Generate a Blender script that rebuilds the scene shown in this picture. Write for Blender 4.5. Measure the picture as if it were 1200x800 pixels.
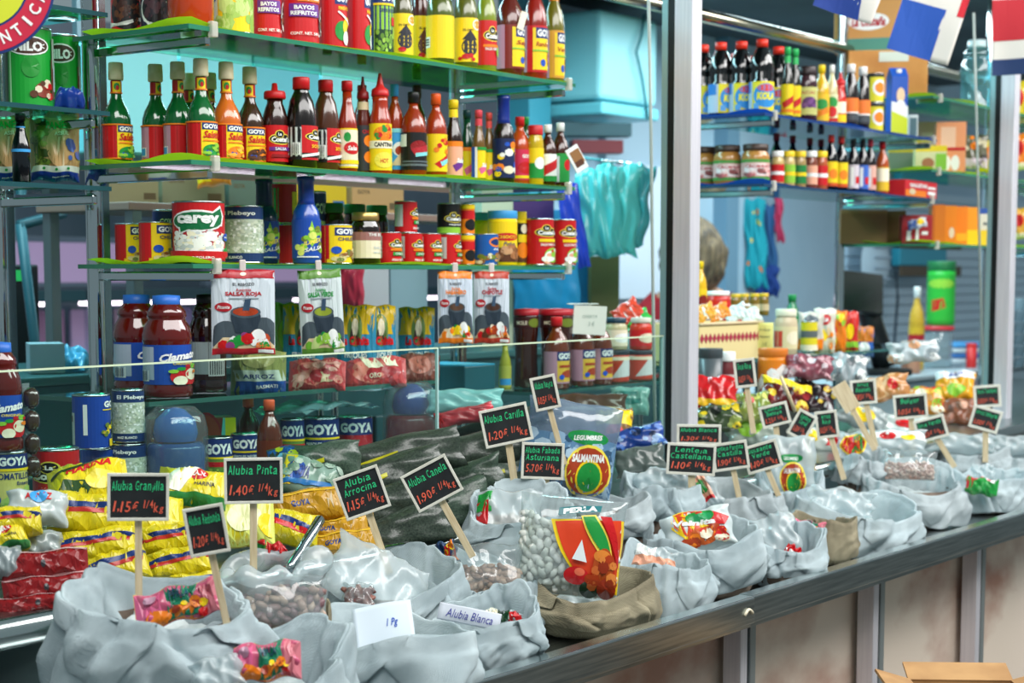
import bpy, bmesh, math, random
from mathutils import Vector, Matrix, noise
random.seed(7)
S = bpy.context.scene
COL = S.collection
for o in list(bpy.data.objects): bpy.data.objects.remove(o)

# ------------------------------------------------------------------ camera
F_PX, PX, PY, HC = 2050.0, 600.0, 522.0, 1.55
PITCH = math.atan(200 / F_PX)
TAN_A = 1510 / (F_PX / math.cos(PITCH))
ALPHA = math.atan(TAN_A)
SA, CA, SP, CP = math.sin(ALPHA), math.cos(ALPHA), math.sin(PITCH), math.cos(PITCH)
FWD = Vector((CP * CA, CP * SA, -SP)); RGT = Vector((SA, -CA, 0)); UPV = RGT.cross(FWD)
CAMP = Vector((0, 0, HC))
cam = bpy.data.cameras.new('camera'); camo = bpy.data.objects.new('camera', cam); COL.objects.link(camo)
camo.matrix_world = Matrix(((RGT.x, UPV.x, -FWD.x, CAMP.x), (RGT.y, UPV.y, -FWD.y, CAMP.y), (RGT.z, UPV.z, -FWD.z, CAMP.z), (0, 0, 0, 1)))
cam.sensor_width = 36; cam.lens = F_PX / 1200 * 36; cam.shift_y = (PY - 400) / 1200; cam.clip_start = .05; cam.clip_end = 60
cam.dof.use_dof = True; cam.dof.focus_distance = 3.0; cam.dof.aperture_fstop = 5.6
S.camera = camo

# ------------------------------------------------------------------ light and exposure
S.view_settings.view_transform = 'Standard'; S.view_settings.look = 'None'
S.view_settings.exposure = 0.0; S.view_settings.gamma = 1.0; S.view_settings.use_curve_mapping = False
w = bpy.data.worlds.new('hall_light'); S.world = w; w.use_nodes = True
w.node_tree.nodes['Background'].inputs[0].default_value = (.62, .80, .86, 1)
w.node_tree.nodes['Background'].inputs[1].default_value = .34
def area(name, loc, target, sx, sy, power, col):
    l = bpy.data.lights.new(name, 'AREA'); l.shape = 'RECTANGLE'; l.size = sx; l.size_y = sy; l.energy = power; l.color = col
    o = bpy.data.objects.new(name, l); COL.objects.link(o); o.location = loc
    o.rotation_euler = (Vector(target) - Vector(loc)).to_track_quat('-Z', 'Y').to_euler(); return o
area('aisle_ceiling_lamp', (2.2, .35, 3.3), (3.0, 2.0, 1.2), 4.5, .9, 122, (1, .985, .96))
area('aisle_ceiling_lamp', (5.6, .6, 3.3), (5.4, 2.2, 1.3), 3.5, .9, 112, (1, .985, .97))
area('stall_ceiling_lamp', (3.6, 3.5, 2.68), (3.6, 3.4, 0), 3.6, .35, 85, (.46, .91, 1))
area('stall_ceiling_lamp', (6.8, 3.4, 2.68), (6.8, 3.3, 0), 2.4, .35, 60, (.72, .94, 1))

# ------------------------------------------------------------------ placing helpers
def at(u, v, X=None, Y=None, Z=None):
    d = FWD + RGT * ((u - PX) / F_PX) + UPV * (-(v - PY) / F_PX)
    if Y is not None: t = Y / d.y
    elif Z is not None: t = (Z - HC) / d.z
    else: t = X / d.x
    return CAMP + d * t
def x_at(u, Y, z):
    k = (u - PX) / F_PX
    return (Y * CA + k * (CP * SA * Y - SP * (z - HC))) / (SA - k * CP * CA)
def depth(p): return (Vector(p) - CAMP).dot(FWD)
def ppm(p): return F_PX / depth(p)          # pixels per metre at a point
def face_cam(p, turn=0): return math.atan2(-p[1], -p[0]) + math.pi / 2 + math.radians(turn)

# ------------------------------------------------------------------ materials
def lin(h):
    h = h.lstrip('#'); c = [int(h[i:i + 2], 16) / 255 for i in (0, 2, 4)]
    return tuple(x / 12.92 if x <= .04045 else ((x + .055) / 1.055) ** 2.4 for x in c) + (1,)
CO = dict(R='#c4161c', r='#8e1218', N='#16306e', B='#1c50b8', b='#3c9ad8', c='#7fd0d8', C='#2bb4c8', Y='#f2cf18', y='#f0dc50', O='#ee8018', o='#d99a2c',
          G='#1f8f3c', g='#8cc43c', D='#123c22', K='#141416', k='#33353a', W='#ecefec', w='#c9d0d0', E='#e6dcc0', e='#d8c49c', P='#d8608c', p='#b88aa0', V='#6a2c8c',
          T='#5a3420', t='#94683c', S='#a63c1c', s='#7a1e12', L='#a4d828', l='#6a7a28', M='#1d6c72', m='#2f4850', A='#8e9aa0', a='#5f6a70', H='#c9a070', h='#a0805a',
          F='#e9a98c', I='#f4ecd0', Q='#b0202c')
MATS = {}
def M(c, rough=.45, metal=0, coat=0, trans=0, ior=1.45, emit=0):
    c = CO.get(c, c); k = (c, rough, metal, coat, trans, emit)
    if k in MATS: return MATS[k]
    m = bpy.data.materials.new('paint_' + c.lstrip('#')); m.use_nodes = True; b = m.node_tree.nodes['Principled BSDF']
    b.inputs['Base Color'].default_value = lin(c); b.inputs['Roughness'].default_value = rough; b.inputs['Metallic'].default_value = metal
    b.inputs['Coat Weight'].default_value = coat; b.inputs['Coat Roughness'].default_value = .05
    b.inputs['Transmission Weight'].default_value = trans; b.inputs['IOR'].default_value = ior
    if emit: b.inputs['Emission Color'].default_value = lin(c); b.inputs['Emission Strength'].default_value = emit
    MATS[k] = m; return m
def noisy(name, c1, c2, scale=8, rough=.6, metal=0, bump=0, bscale=None, stretch=(1, 1, 1), detail=4, lo=.35, hi=.65, wave=False):
    if name in MATS: return MATS[name]
    m = bpy.data.materials.new(name); m.use_nodes = True; n = m.node_tree.nodes; L = m.node_tree.links; b = n['Principled BSDF']
    tc = n.new('ShaderNodeTexCoord'); mp = n.new('ShaderNodeMapping'); mp.inputs['Scale'].default_value = stretch
    if wave: g = n.new('ShaderNodeNewGeometry'); L.new(g.outputs['Position'], mp.inputs[0])
    else: L.new(tc.outputs['Object'], mp.inputs[0])
    t = n.new('ShaderNodeTexNoise'); t.inputs['Scale'].default_value = scale; t.inputs['Detail'].default_value = detail; L.new(mp.outputs[0], t.inputs['Vector'])
    r = n.new('ShaderNodeValToRGB'); r.color_ramp.elements[0].position = lo; r.color_ramp.elements[1].position = hi
    r.color_ramp.elements[0].color = lin(CO.get(c1, c1)); r.color_ramp.elements[1].color = lin(CO.get(c2, c2))
    L.new(t.outputs['Fac'], r.inputs[0]); L.new(r.outputs[0], b.inputs['Base Color'])
    b.inputs['Roughness'].default_value = rough; b.inputs['Metallic'].default_value = metal
    if bump:
        t2 = n.new('ShaderNodeTexNoise'); t2.inputs['Scale'].default_value = bscale or scale * 4; t2.inputs['Detail'].default_value = 3; L.new(mp.outputs[0], t2.inputs['Vector'])
        bp = n.new('ShaderNodeBump'); bp.inputs['Strength'].default_value = bump; bp.inputs['Distance'].default_value = .004
        L.new(t2.outputs['Fac'], bp.inputs['Height']); L.new(bp.outputs[0], b.inputs['Normal'])
    MATS[name] = m; return m
def weave(name, c1, c2, sc, bump, rough=.9):
    if name in MATS: return MATS[name]
    m = bpy.data.materials.new(name); m.use_nodes = True; n = m.node_tree.nodes; L = m.node_tree.links; b = n['Principled BSDF']
    tc = n.new('ShaderNodeTexCoord'); uv = tc.outputs['Object']
    wv = []
    for d in ('Z', 'DIAGONAL'):
        q = n.new('ShaderNodeTexWave'); q.bands_direction = d; q.inputs['Scale'].default_value = sc; q.inputs['Distortion'].default_value = 2.5; q.inputs['Detail'].default_value = 2
        L.new(uv, q.inputs['Vector']); wv.append(q)
    mx = n.new('ShaderNodeMath'); mx.operation = 'MULTIPLY'; L.new(wv[0].outputs['Fac'], mx.inputs[0]); L.new(wv[1].outputs['Fac'], mx.inputs[1])
    ns = n.new('ShaderNodeTexNoise'); ns.inputs['Scale'].default_value = 14; ns.inputs['Detail'].default_value = 5; L.new(uv, ns.inputs['Vector'])
    ad = n.new('ShaderNodeMath'); ad.operation = 'MULTIPLY_ADD'; L.new(mx.outputs[0], ad.inputs[0]); ad.inputs[1].default_value = .35; L.new(ns.outputs['Fac'], ad.inputs[2])
    r = n.new('ShaderNodeValToRGB'); r.color_ramp.elements[0].position = .35; r.color_ramp.elements[1].position = .8
    r.color_ramp.elements[0].color = lin(c1); r.color_ramp.elements[1].color = lin(c2)
    L.new(ad.outputs[0], r.inputs[0]); L.new(r.outputs[0], b.inputs['Base Color']); b.inputs['Roughness'].default_value = rough
    bp = n.new('ShaderNodeBump'); bp.inputs['Strength'].default_value = bump; bp.inputs['Distance'].default_value = .003
    L.new(ad.outputs[0], bp.inputs['Height']); L.new(bp.outputs[0], b.inputs['Normal'])
    MATS[name] = m; return m
def clear(name, tint, fac=.08, rough=.03, veil=0, veilcol='#ffffff'):
    """thin clear sheet: tinted see-through plus fresnel gloss, optional milky veil"""
    if name in MATS: return MATS[name]
    m = bpy.data.materials.new(name); m.use_nodes = True; n = m.node_tree.nodes; L = m.node_tree.links; n.clear()
    out = n.new('ShaderNodeOutputMaterial'); tr = n.new('ShaderNodeBsdfTransparent'); tr.inputs[0].default_value = lin(tint)
    gl = n.new('ShaderNodeBsdfGlossy'); gl.inputs['Roughness'].default_value = rough
    fr = n.new('ShaderNodeLayerWeight'); fr.inputs[0].default_value = .5
    pw = n.new('ShaderNodeMath'); pw.operation = 'POWER'; pw.inputs[1].default_value = 5; L.new(fr.outputs['Facing'], pw.inputs[0])
    mx = n.new('ShaderNodeMixShader'); ad = n.new('ShaderNodeMath'); ad.operation = 'MULTIPLY_ADD'; ad.use_clamp = True; ad.inputs[1].default_value = .9; ad.inputs[2].default_value = fac
    L.new(pw.outputs[0], ad.inputs[0]); L.new(ad.outputs[0], mx.inputs[0])
    if veil:
        df = n.new('ShaderNodeBsdfDiffuse'); df.inputs[0].default_value = lin(veilcol); m2 = n.new('ShaderNodeMixShader'); m2.inputs[0].default_value = veil
        L.new(tr.outputs[0], m2.inputs[1]); L.new(df.outputs[0], m2.inputs[2]); L.new(m2.outputs[0], mx.inputs[1])
    else: L.new(tr.outputs[0], mx.inputs[1])
    L.new(gl.outputs[0], mx.inputs[2]); L.new(mx.outputs[0], out.inputs[0]); MATS[name] = m; return m
def paper(c, tr=.5):
    k = 'paper' + c + str(tr)
    if k in MATS: return MATS[k]
    m = bpy.data.materials.new(k); m.use_nodes = True; n = m.node_tree.nodes; L = m.node_tree.links; n.clear()
    out = n.new('ShaderNodeOutputMaterial'); d = n.new('ShaderNodeBsdfDiffuse'); t = n.new('ShaderNodeBsdfTranslucent'); x = n.new('ShaderNodeMixShader'); x.inputs[0].default_value = tr
    d.inputs[0].default_value = lin(CO.get(c, c)); t.inputs[0].default_value = lin(CO.get(c, c)); L.new(d.outputs[0], x.inputs[1]); L.new(t.outputs[0], x.inputs[2]); L.new(x.outputs[0], out.inputs[0])
    MATS[k] = m; return m
GLASS = clear('clear_glass', '#f0faf7', .015); GLASS_G = clear('green_edge_glass', '#8fd4b8', .05); FILM = clear('plastic_film', '#eef4f4', .06, .12, .16, '#dfe8ea')
FILM_M = clear('milky_film', '#e6eef0', .05, .2, .42, '#dde8ea')
STEEL = noisy('brushed_steel', '#8c9698', '#b4bcbc', 30, .28, 1, stretch=(.2, 6, 6)); CHROME = M('#c8d0d2', .08, 1); ALU = noisy('anodised_aluminium', '#d2d0d8', '#e0dee4', 20, .36, .35, stretch=(8, 8, .2))
TIN = M('#c2c8ca', .22, 1)
BURLAP = weave('burlap', '#6e6650', '#b2a88c', 170, 1.0); LINEN = weave('white_linen', '#a0b3b9', '#ccdbdf', 240, .9); LINEN2 = weave('grey_linen', '#9fadb1', '#cbd6d9', 240, .9)
BURLAP2 = weave('brown_burlap', '#5e5046', '#988474', 170, 1.0)
WOOD = noisy('pale_wood', '#cdb890', '#e4d4b2', 30, .6, stretch=(6, 6, .6)); CARD = noisy('brown_cardboard', '#a47a4c', '#b88e5c', 12, .8)

# ------------------------------------------------------------------ mesh builder
class MB:
    def __init__(s): s.v = []; s.f = []; s.mi = []; s.mats = []; s.sm = []
    def slot(s, m):
        if m not in s.mats: s.mats.append(m)
        return s.mats.index(m)
    def add(s, vs, fs, m, smooth=False):
        b = len(s.v); s.v += [tuple(v) for v in vs]; k = s.slot(m)
        for f in fs: s.f.append([b + i for i in f]); s.mi.append(k); s.sm.append(smooth)
        return s
    def box(s, c, d, m, rot=None, taper=1.0):
        vs = [Vector((sx * d[0] / 2 * (taper if sz > 0 else 1), sy * d[1] / 2 * (taper if sz > 0 else 1), sz * d[2] / 2)) for sz in (-1, 1) for sy in (-1, 1) for sx in (-1, 1)]
        if rot is not None: vs = [rot @ v for v in vs]
        c = Vector(c)
        return s.add([v + c for v in vs], [(0, 2, 3, 1), (4, 5, 7, 6), (0, 1, 5, 4), (2, 6, 7, 3), (1, 3, 7, 5), (0, 4, 6, 2)], m)
    def bbox(s, c, d, m, bev=.004, rot=None):
        bm = bmesh.new(); bmesh.ops.create_cube(bm, size=1)
        for v in bm.verts: v.co = Vector((v.co.x * d[0], v.co.y * d[1], v.co.z * d[2]))
        bmesh.ops.bevel(bm, geom=bm.edges[:], offset=bev, segments=2, affect='EDGES', profile=.5)
        bm.verts.index_update(); vs = [v.co.copy() for v in bm.verts]
        if rot is not None: vs = [rot @ v for v in vs]
        fs = [[v.index for v in f.verts] for f in bm.faces]; bm.free()
        return s.add([v + Vector(c) for v in vs], fs, m)
    def lathe(s, prof, m, seg=24, sx=1, sy=1, o=(0, 0, 0), smooth=True):
        vs = []; fs = []; rings = []
        for r, z in prof:
            if r < 1e-6: rings.append([len(vs)]); vs.append((o[0], o[1], o[2] + z))
            else:
                rings.append(list(range(len(vs), len(vs) + seg)))
                for i in range(seg):
                    a = 2 * math.pi * i / seg; vs.append((o[0] + r * sx * math.cos(a), o[1] + r * sy * math.sin(a), o[2] + z))
        for a, b in zip(rings, rings[1:]):
            if len(a) == 1 and len(b) == 1: continue
            for i in range(seg):
                j = (i + 1) % seg
                if len(a) == 1: fs.append((a[0], b[j], b[i]))
                elif len(b) == 1: fs.append((a[i], a[j], b[0]))
                else: fs.append((a[i], a[j], b[j], b[i]))
        return s.add(vs, fs, m, smooth)
    def tube(s, pts, r, m, seg=8, closed=False):
        pts = [Vector(p) for p in pts]; n = len(pts); vs = []; fs = []
        for i, p in enumerate(pts):
            t = (pts[min(i + 1, n - 1)] - pts[max(i - 1, 0)]).normalized()
            a = Vector((0, 0, 1)) if abs(t.z) < .9 else Vector((1, 0, 0))
            x = t.cross(a).normalized(); y = t.cross(x); rr = r[i] if isinstance(r, (list, tuple)) else r
            for k in range(seg):
                q = 2 * math.pi * k / seg; vs.append(p + (x * math.cos(q) + y * math.sin(q)) * rr)
        for i in range(n - 1):
            for k in range(seg):
                j = (k + 1) % seg; fs.append((i * seg + k, (i + 1) * seg + k, (i + 1) * seg + j, i * seg + j))
        fs.append(list(range(seg))); fs.append([(n - 1) * seg + k for k in reversed(range(seg))])
        return s.add(vs, fs, m, True)
    def grid(s, fn, nu, nv, m, smooth=True, matf=None, wrap=False):
        vs = [fn(i / nu, j / nv) for j in range(nv + 1) for i in range(nu + (0 if wrap else 1))]; W = nu if wrap else nu + 1
        b = len(s.v); s.v += [tuple(v) for v in vs]
        for j in range(nv):
            for i in range(nu):
                i2 = (i + 1) % W
                s.f.append([b + j * W + i, b + j * W + i2, b + (j + 1) * W + i2, b + (j + 1) * W + i])
                s.mi.append(s.slot(matf(( i + .5) / nu, (j + .5) / nv) if matf else m)); s.sm.append(smooth)
        return s
    def mesh(s, name):
        me = bpy.data.meshes.new(name); me.from_pydata(s.v, [], s.f)
        for m in s.mats: me.materials.append(m)
        me.polygons.foreach_set('material_index', s.mi); me.polygons.foreach_set('use_smooth', s.sm); me.update(); return me
    def build(s, name, parent=None, loc=(0, 0, 0), rot=(0, 0, 0)): return put(s.mesh(name), name, parent, loc, rot)
def put(me, name, parent=None, loc=(0, 0, 0), rot=(0, 0, 0)):
    o = bpy.data.objects.new(name, me); COL.objects.link(o); o.parent = parent; o.location = loc; o.rotation_euler = rot; return o
def tag(o, label, cat, group=None):
    o['label'] = label; o['category'] = cat
    if group: o['group'] = group
    return o
def struct(o): o['kind'] = 'structure'; return o
def stuff(o): o['kind'] = 'stuff'; return o
GROUPS = dict(bean_sack='bean sacks in the front trays', bean_bag='film bags of pulses in the sacks', price_sign='chalkboard price signs on stakes', flour_packet='yellow flour packets heaped on the deck', pulse_bag='dark pulse bags on the deck',
              salsa_pouch='salsa pouches clipped under the shelf', bean_pouch='bean pouches on the low shelf', candy_bag='candy bags behind the signs', soft_drink_bottle='bottles on the blue lined drinks shelf', peanut_butter_jar='peanut butter jars', plastic_pot='stacked clear pots',
              stock_carton='shipping cartons on the stock rack', carrier_bag='turquoise carrier bags', bunting_flag='bunting flags', display_case='far display cases', glass_shelf='glass shelves', juice_bottle='tomato juice bottles', sachet='sachets', sauce_bottle='sauce bottles on the glass shelves', food_can='food cans', glow_panel='far lit boards', paper_bag_stack='bag bundles on the till counter')
def thing(name, label, cat, loc=(0, 0, 0), rot=(0, 0, 0), group=None):
    group = group or GROUPS.get(name)
    o = bpy.data.objects.new(name, None); COL.objects.link(o); o.location = loc; o.rotation_euler = rot; o.empty_display_size = .02
    return tag(o, label, cat, group)

# ------------------------------------------------------------------ flat print: vector shapes laid on a surface
TX = {}
def text2d(s, bold=.02, shear=0):
    k = (s, bold, shear)
    if k in TX: return TX[k]
    c = bpy.data.curves.new('t', 'FONT'); c.body = s; c.resolution_u = 2; c.offset = bold; c.shear = shear; c.fill_mode = 'FRONT'
    o = bpy.data.objects.new('t', c); me = bpy.data.meshes.new_from_object(o)
    me.calc_loop_triangles(); vs = [(v.co.x, v.co.y) for v in me.vertices]; fs = [tuple(t.vertices) for t in me.loop_triangles]
    bpy.data.objects.remove(o); bpy.data.curves.remove(c); bpy.data.meshes.remove(me)
    if vs:
        x0 = min(v[0] for v in vs); x1 = max(v[0] for v in vs); y0 = min(v[1] for v in vs); y1 = max(v[1] for v in vs)
        vs = [((x - (x0 + x1) / 2) / max(x1 - x0, 1e-6), (y - (y0 + y1) / 2) / max(y1 - y0, 1e-6)) for x, y in vs]
    TX[k] = (vs, fs); return TX[k]
def art(mb, shapes, mapf, xlim=.22, rough=.35, base=1, lay=.0003, only=None):
    rnd = random.Random(5)
    def emit(vs, fs, col, layer):
        m = col if not isinstance(col, str) else M(col, rough); tris = [tuple(vs[i] for i in f) for f in fs]; out = []; st = tris
        while st:
            t = st.pop(); xs = [p[0] for p in t]
            if max(xs) - min(xs) > xlim:
                L = sorted(((abs(t[i][0] - t[(i + 1) % 3][0]), i) for i in range(3)), reverse=True)[0][1]
                a, b, c = t[L], t[(L + 1) % 3], t[(L + 2) % 3]; mid = ((a[0] + b[0]) / 2, (a[1] + b[1]) / 2); st += [(a, mid, c), (mid, b, c)]
            else: out.append(t)
        pv = []; pf = []
        for t in out:
            n = len(pv); pv += [mapf(p[0], p[1], layer * lay) for p in t]; pf.append((n, n + 1, n + 2))
        mb.add(pv, pf, m)
    def ell(cx, cy, rx, ry, n=18, ang=0):
        ca, sa = math.cos(ang), math.sin(ang)
        v = [(cx, cy)] + [(cx + rx * math.cos(2 * math.pi * i / n) * ca - ry * math.sin(2 * math.pi * i / n) * sa * (rx / max(ry, 1e-6)) ** 0, cy + ry * math.sin(2 * math.pi * i / n) * ca + rx * math.cos(2 * math.pi * i / n) * sa * 0) for i in range(n)]
        return v, [(0, 1 + i, 1 + (i + 1) % n) for i in range(n)]
    for li, sh in enumerate(shapes):
        k = sh[0]; layer = base + li
        if (isinstance(only, int) and li != only) or (only == 'shapes' and k == 't'): continue
        if k == 'r': x0, y0, x1, y1, c = sh[1:]; emit([(x0, y0), (x1, y0), (x1, y1), (x0, y1)], [(0, 1, 2), (0, 2, 3)], c, layer)
        elif k == 'e': v, f = ell(*sh[1:5]); emit(v, f, sh[5], layer)
        elif k == 'p':
            pts = sh[1]; emit(pts, [(0, i, i + 1) for i in range(1, len(pts) - 1)], sh[2], layer)
        elif k == 't':
            s_, cx, cy, w_, h_, c = sh[1:7]; bold = sh[7] if len(sh) > 7 else .02; shr = sh[8] if len(sh) > 8 else 0; tilt = sh[9] if len(sh) > 9 else 0
            vs, fs = text2d(s_, bold, shr); emit([(cx + x * w_, cy + y * h_ + x * tilt) for x, y in vs], fs, c, layer)
        elif k == 'd':
            x0, y0, x1, y1, n, cols, rx, ry = sh[1:9]
            for i in range(n):
                q = .7 + .6 * rnd.random()
                v, f = ell(x0 + (x1 - x0) * rnd.random(), y0 + (y1 - y0) * rnd.random(), rx * q, ry * q, 7); emit(v, f, cols[i % len(cols)], layer + (i % 4) * .4)
    return mb

# ------------------------------------------------------------------ the setting
YF, YB = 2.40, 2.74                       # front edge of the hanging shelves, line of their posts
S1 = at(225, 27, Y=YF).z; S2 = at(240, 187, Y=YF).z; S3 = at(255, 308, Y=YF).z
SLA = at(250, 464, Y=YF).z; SLB = at(632, 458, Y=YF).z
R1 = at(896, 131, Y=YF).z; R2 = at(903, 215, Y=YF).z
F1 = at(1107, 114, Y=YF).z; F2 = at(1120, 201, Y=YF).z; F3 = at(1100, 285, Y=YF).z
TRAY, RAILY, DECKY = .915, 1.55, 2.0
DECK = at(600, 612, Y=DECKY).z
FLOORM = noisy('floor_tiles', '#5c5750', '#7a746a', 3, .45)
struct(MB().box((4.5, 3, -.05), (15, 14, .1), FLOORM).build('floor'))
CEILM = noisy('ceiling_panels', '#39484e', '#4a5c62', 2, .7)
struct(MB().box((5.9, 3.35, 2.78), (9.4, 2.2, .1), CEILM).build('ceiling'))
MARB = noisy('veined_marble', '#b58572', '#ecdccb', 2.6, .25, bump=.05, stretch=(1, 1, 1.6), detail=10, lo=.30, hi=.50, wave=True)
WALLB = noisy('pale_blue_wall', '#9fbcd0', '#b4cddd', 1.2, .6)
wb = struct(MB().box((9.4, 4.5, 1.4), (6.4, .1, 2.8), WALLB).build('wall_back'))
# roller shutter slats on the far part of the back wall
sl = MB().box((0, 0, 0), (3.4, .03, .052), M('#b8d2e4', .5)).mesh('slat')
for i in range(30): put(sl, 'slat', wb, (11.0, 4.44, .35 + .058 * i))
d1 = MB(); d1.box((7.05, 4.43, 1.2), (.62, .04, 2.2), M('#a9bccb', .5)); d1.box((7.05, 4.4, 1.75), (.44, .02, .62), M('#d4dce8', .3)); d1.box((7.05, 4.4, .95), (.44, .02, .5), M('#c3cfe0', .3))
struct(d1.build('door_1'))
struct(MB().box((6.12, 4.42, 1.4), (.16, .16, 2.8), M('#3f93a8', .4)).build('trim_1'))
struct(MB().box((7.85, 4.42, 1.4), (.12, .1, 2.8), M('#6f93aa', .4)).build('trim_2'))
# mullions of the stall front
for i, u in enumerate((804, 1179)):
    X = x_at(u, 2.15, 1.6); o = MB()
    o.bbox((X, 2.15, 1.9), (.045, .05, 2.0), ALU, .003); o.box((X + .004, 2.186, 1.9), (.034, .022, 2.0), M('#12181a', .4)); o.box((X, 2.205, 1.9), (.03, .016, 2.0), M('#8fb4b8', .3, .4))
    struct(o.build('trim_%d' % (i + 3)))
MULX = x_at(804, 2.15, 1.6); MULX2 = x_at(1179, 2.15, 1.6)

# counter base: marble panels between aluminium legs
base = thing('counter_base', 'marble clad counter base with aluminium uprights under the steel tray', 'counter', (0, 0, 0))
MB().box((4.6, 1.86, .43), (7.2, .3, .86), M('#4c5254', .6)).build('core', base)
lx = [2.98 + .605 * i for i in range(-3, 9)]
lg = MB(); lg.bbox((-.022, 0, .445), (.026, .04, .89), ALU, .002); lg.box((0, .012, .445), (.02, .02, .89), M('#343c3e', .5)); lg.bbox((.022, .002, .445), (.022, .036, .89), M('#9aa3a4', .35, .6), .002)
lgm = lg.mesh('leg')
for x in lx: put(lgm, 'leg', base, (x, 1.63, 0))
pm = MB().bbox((.3, 0, .44), (.6, .03, .84), MARB, .003).mesh('marble_panel')
for x in lx[:-1]: put(pm, 'marble_panel', base, (x, 1.68, 0))
kick = MB().box((4.6, 1.69, .04), (7.2, .03, .1), M('#3a3f40', .5)); kick.build('kick_plate', base)

def tray(x0, x1, label, proud):
    t = thing('steel_tray', label, 'tray', ((x0 + x1) / 2, 1.8, TRAY), group='front steel trays'); L = x1 - x0
    MB().box((0, -.02, -.012), (L, .46, .02), STEEL).build('tray_bottom', t)
    r = MB(); r.bbox((0, RAILY - 1.8 - proud, .012), (L - .004, .012, .05), STEEL, .003); r.bbox((0, RAILY - 1.8 + .012 - proud, .036), (L - .004, .03, .004), M('#c4cccc', .2, 1), .001)
    r.build('front_rail', t)
    if proud:
        MB().tube([(L / 2 - .045 + .03 * k / 6, RAILY - 1.8 - proud - .008, .008 + .009 * math.sin(k / 6 * math.pi)) for k in range(7)], .003, M('E', .5)).build('corner_tape', t)
xj = x_at(880, RAILY, .94)
tray(1.2, xj, 'brushed steel tray section with a scrap of tape on its rail end', .004)
tray(xj, 5.02, 'brushed steel tray section running from the taped joint to the open end', 0)

dk = thing('display_deck', 'raised stainless steel display deck behind the bean sacks', 'deck', (4.5, DECKY, DECK))
o = MB(); o.bbox((0, .5, -.02), (7, 1.0, .04), STEEL, .01); o.build('deck_top', dk)
o = MB(); o.tube([(-3.5, 0, -.02), (3.5, 0, -.02)], .022, M('#c9d2d0', .16, 1), 16); o.build('rounded_edge', dk)
o = MB(); o.box((0, .03, -.1), (7, .02, .13), M('#6c8082', .3, .8)); o.build('front_apron', dk)

# glass guard along the deck
YG = 2.2
for u0, u1, lab in ((-60, 513, 'long low glass guard pane standing on the deck before the juice bottles'), (516, 776, 'short low glass guard pane between the long pane and the first upright')):
    xa = x_at(u0, YG, 1.2); xb = x_at(u1, YG, 1.2); zt = at(300, 420, Y=YG).z
    t = thing('glass_guard', lab, 'glass pane', ((xa + xb) / 2, YG, DECK), group=None)
    MB().box((0, 0, (zt - DECK) / 2), (xb - xa, .004, zt - DECK), GLASS).build('pane', t)
    MB().box((0, 0, zt - DECK + .0015), (xb - xa, .005, .003), M('#cfe0c0', .2)).build('polished_edge', t)
    MB().box(((xb - xa) / 2 - .002, 0, (zt - DECK) / 2), (.004, .006, zt - DECK), M('#a9cfcc', .2)).build('end_strip', t)

# ------------------------------------------------------------------ shelving
def shelf_unit(x0, x1, levels, label, yf=YF, yb=YB, posts=True, ztop=2.72, zbot=DECK, left_post=True):
    t = thing('shelf_frame', label, 'shelf frame', (x0, yb, zbot))
    px = [x0 + .06] * left_post + [x1 - .03]
    for x in px:
        MB().lathe([(.017, 0), (.017, ztop - zbot)], CHROME, 18).build('post', t, (x - x0, 0, 0))
        MB().box((.03, .005, (ztop - zbot) / 2), (.016, .014, ztop - zbot), M('#8fa0a2', .2, 1)).build('slotted_strip', t, (x - x0, 0, 0))
        for z in levels:
            MB().bbox((0, (yf - yb) / 2, 0), (.012, yb - yf - .02, .018), CHROME, .003).build('arm', t, (x - x0, 0, z - zbot - .025))
    return t
def shelf(x0, x1, z, label, liner, yf=YF, yb=YB, clips=True, glass=GLASS_G, edge='#2e7a5c'):
    t = thing('glass_shelf', label, 'glass shelf', ((x0 + x1) / 2, yf, z)); L = x1 - x0; D = yb - yf - .02
    MB().box((0, D / 2, -.006), (L, D, .008), glass).build('pane', t)
    e = MB(); e.box((0, -.0005, -.006), (L, .002, .0085), M(edge, .15, coat=.5)); e.box((-L / 2, D / 2, -.006), (.002, D, .0085), M(edge, .15, coat=.5)); e.build('pane_edge', t)
    if liner:
        rnd = random.Random(int(x0 * 100 + z * 1000)); ph = [rnd.random() * 6 for _ in range(4)]
        def fn(a, b):
            x = -L / 2 + .004 + (L - .008) * a; y = .0 + (D - .02) * b
            fl = max(0, .5 + .5 * math.sin(x * 9 + ph[0])) ** 3 * .007 * (1 - b) ** 4 + (.012 * max(0, 1 - (a * L) / .06) * (.6 + .4 * math.sin(y * 30)))
            return (x, y - .001 - .004 * (1 - b) ** 6 * math.sin(x * 14 + ph[1]), -.0012 + fl)
        MB().grid(fn, 60, 10, paper(liner)).build('paper_liner', t)
    if clips:
        for x in (-L / 2 + .06, L / 2 - .03):
            c = MB(); c.bbox((x, -.002, -.006), (.016, .014, .03), clear('clip_plastic', '#f4f4ee', .1, .1, .5, '#f0ecdf'), .003); c.build('front_clip', t)
    return t
XM0, XM1 = 2.274, 3.53
shelf_unit(XM0, XM1, (S1, S2, S3), 'chrome post and arm frame carrying the sauce bottle shelves')
shelf(XM0, XM1, S1, 'top glass shelf of the sauce rack with lime green liner', 'L')
shelf(XM0, XM1, S2, 'glass shelf with lime liner under the hot sauce bottles', 'L')
shelf(XM0, XM1, S3, 'lowest lime lined glass shelf with pouches clipped below it', 'L')
XL1 = 2.24
shelf_unit(1.0, XL1, (at(100, 127, Y=2.58).z, at(100, 217, Y=2.58).z), 'chrome frame holding the chocolate tin and cereal shelves', 2.58, 2.88, left_post=False)
ZL1 = at(100, 127, Y=2.58).z; ZL2 = at(100, 216, Y=2.58).z
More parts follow.
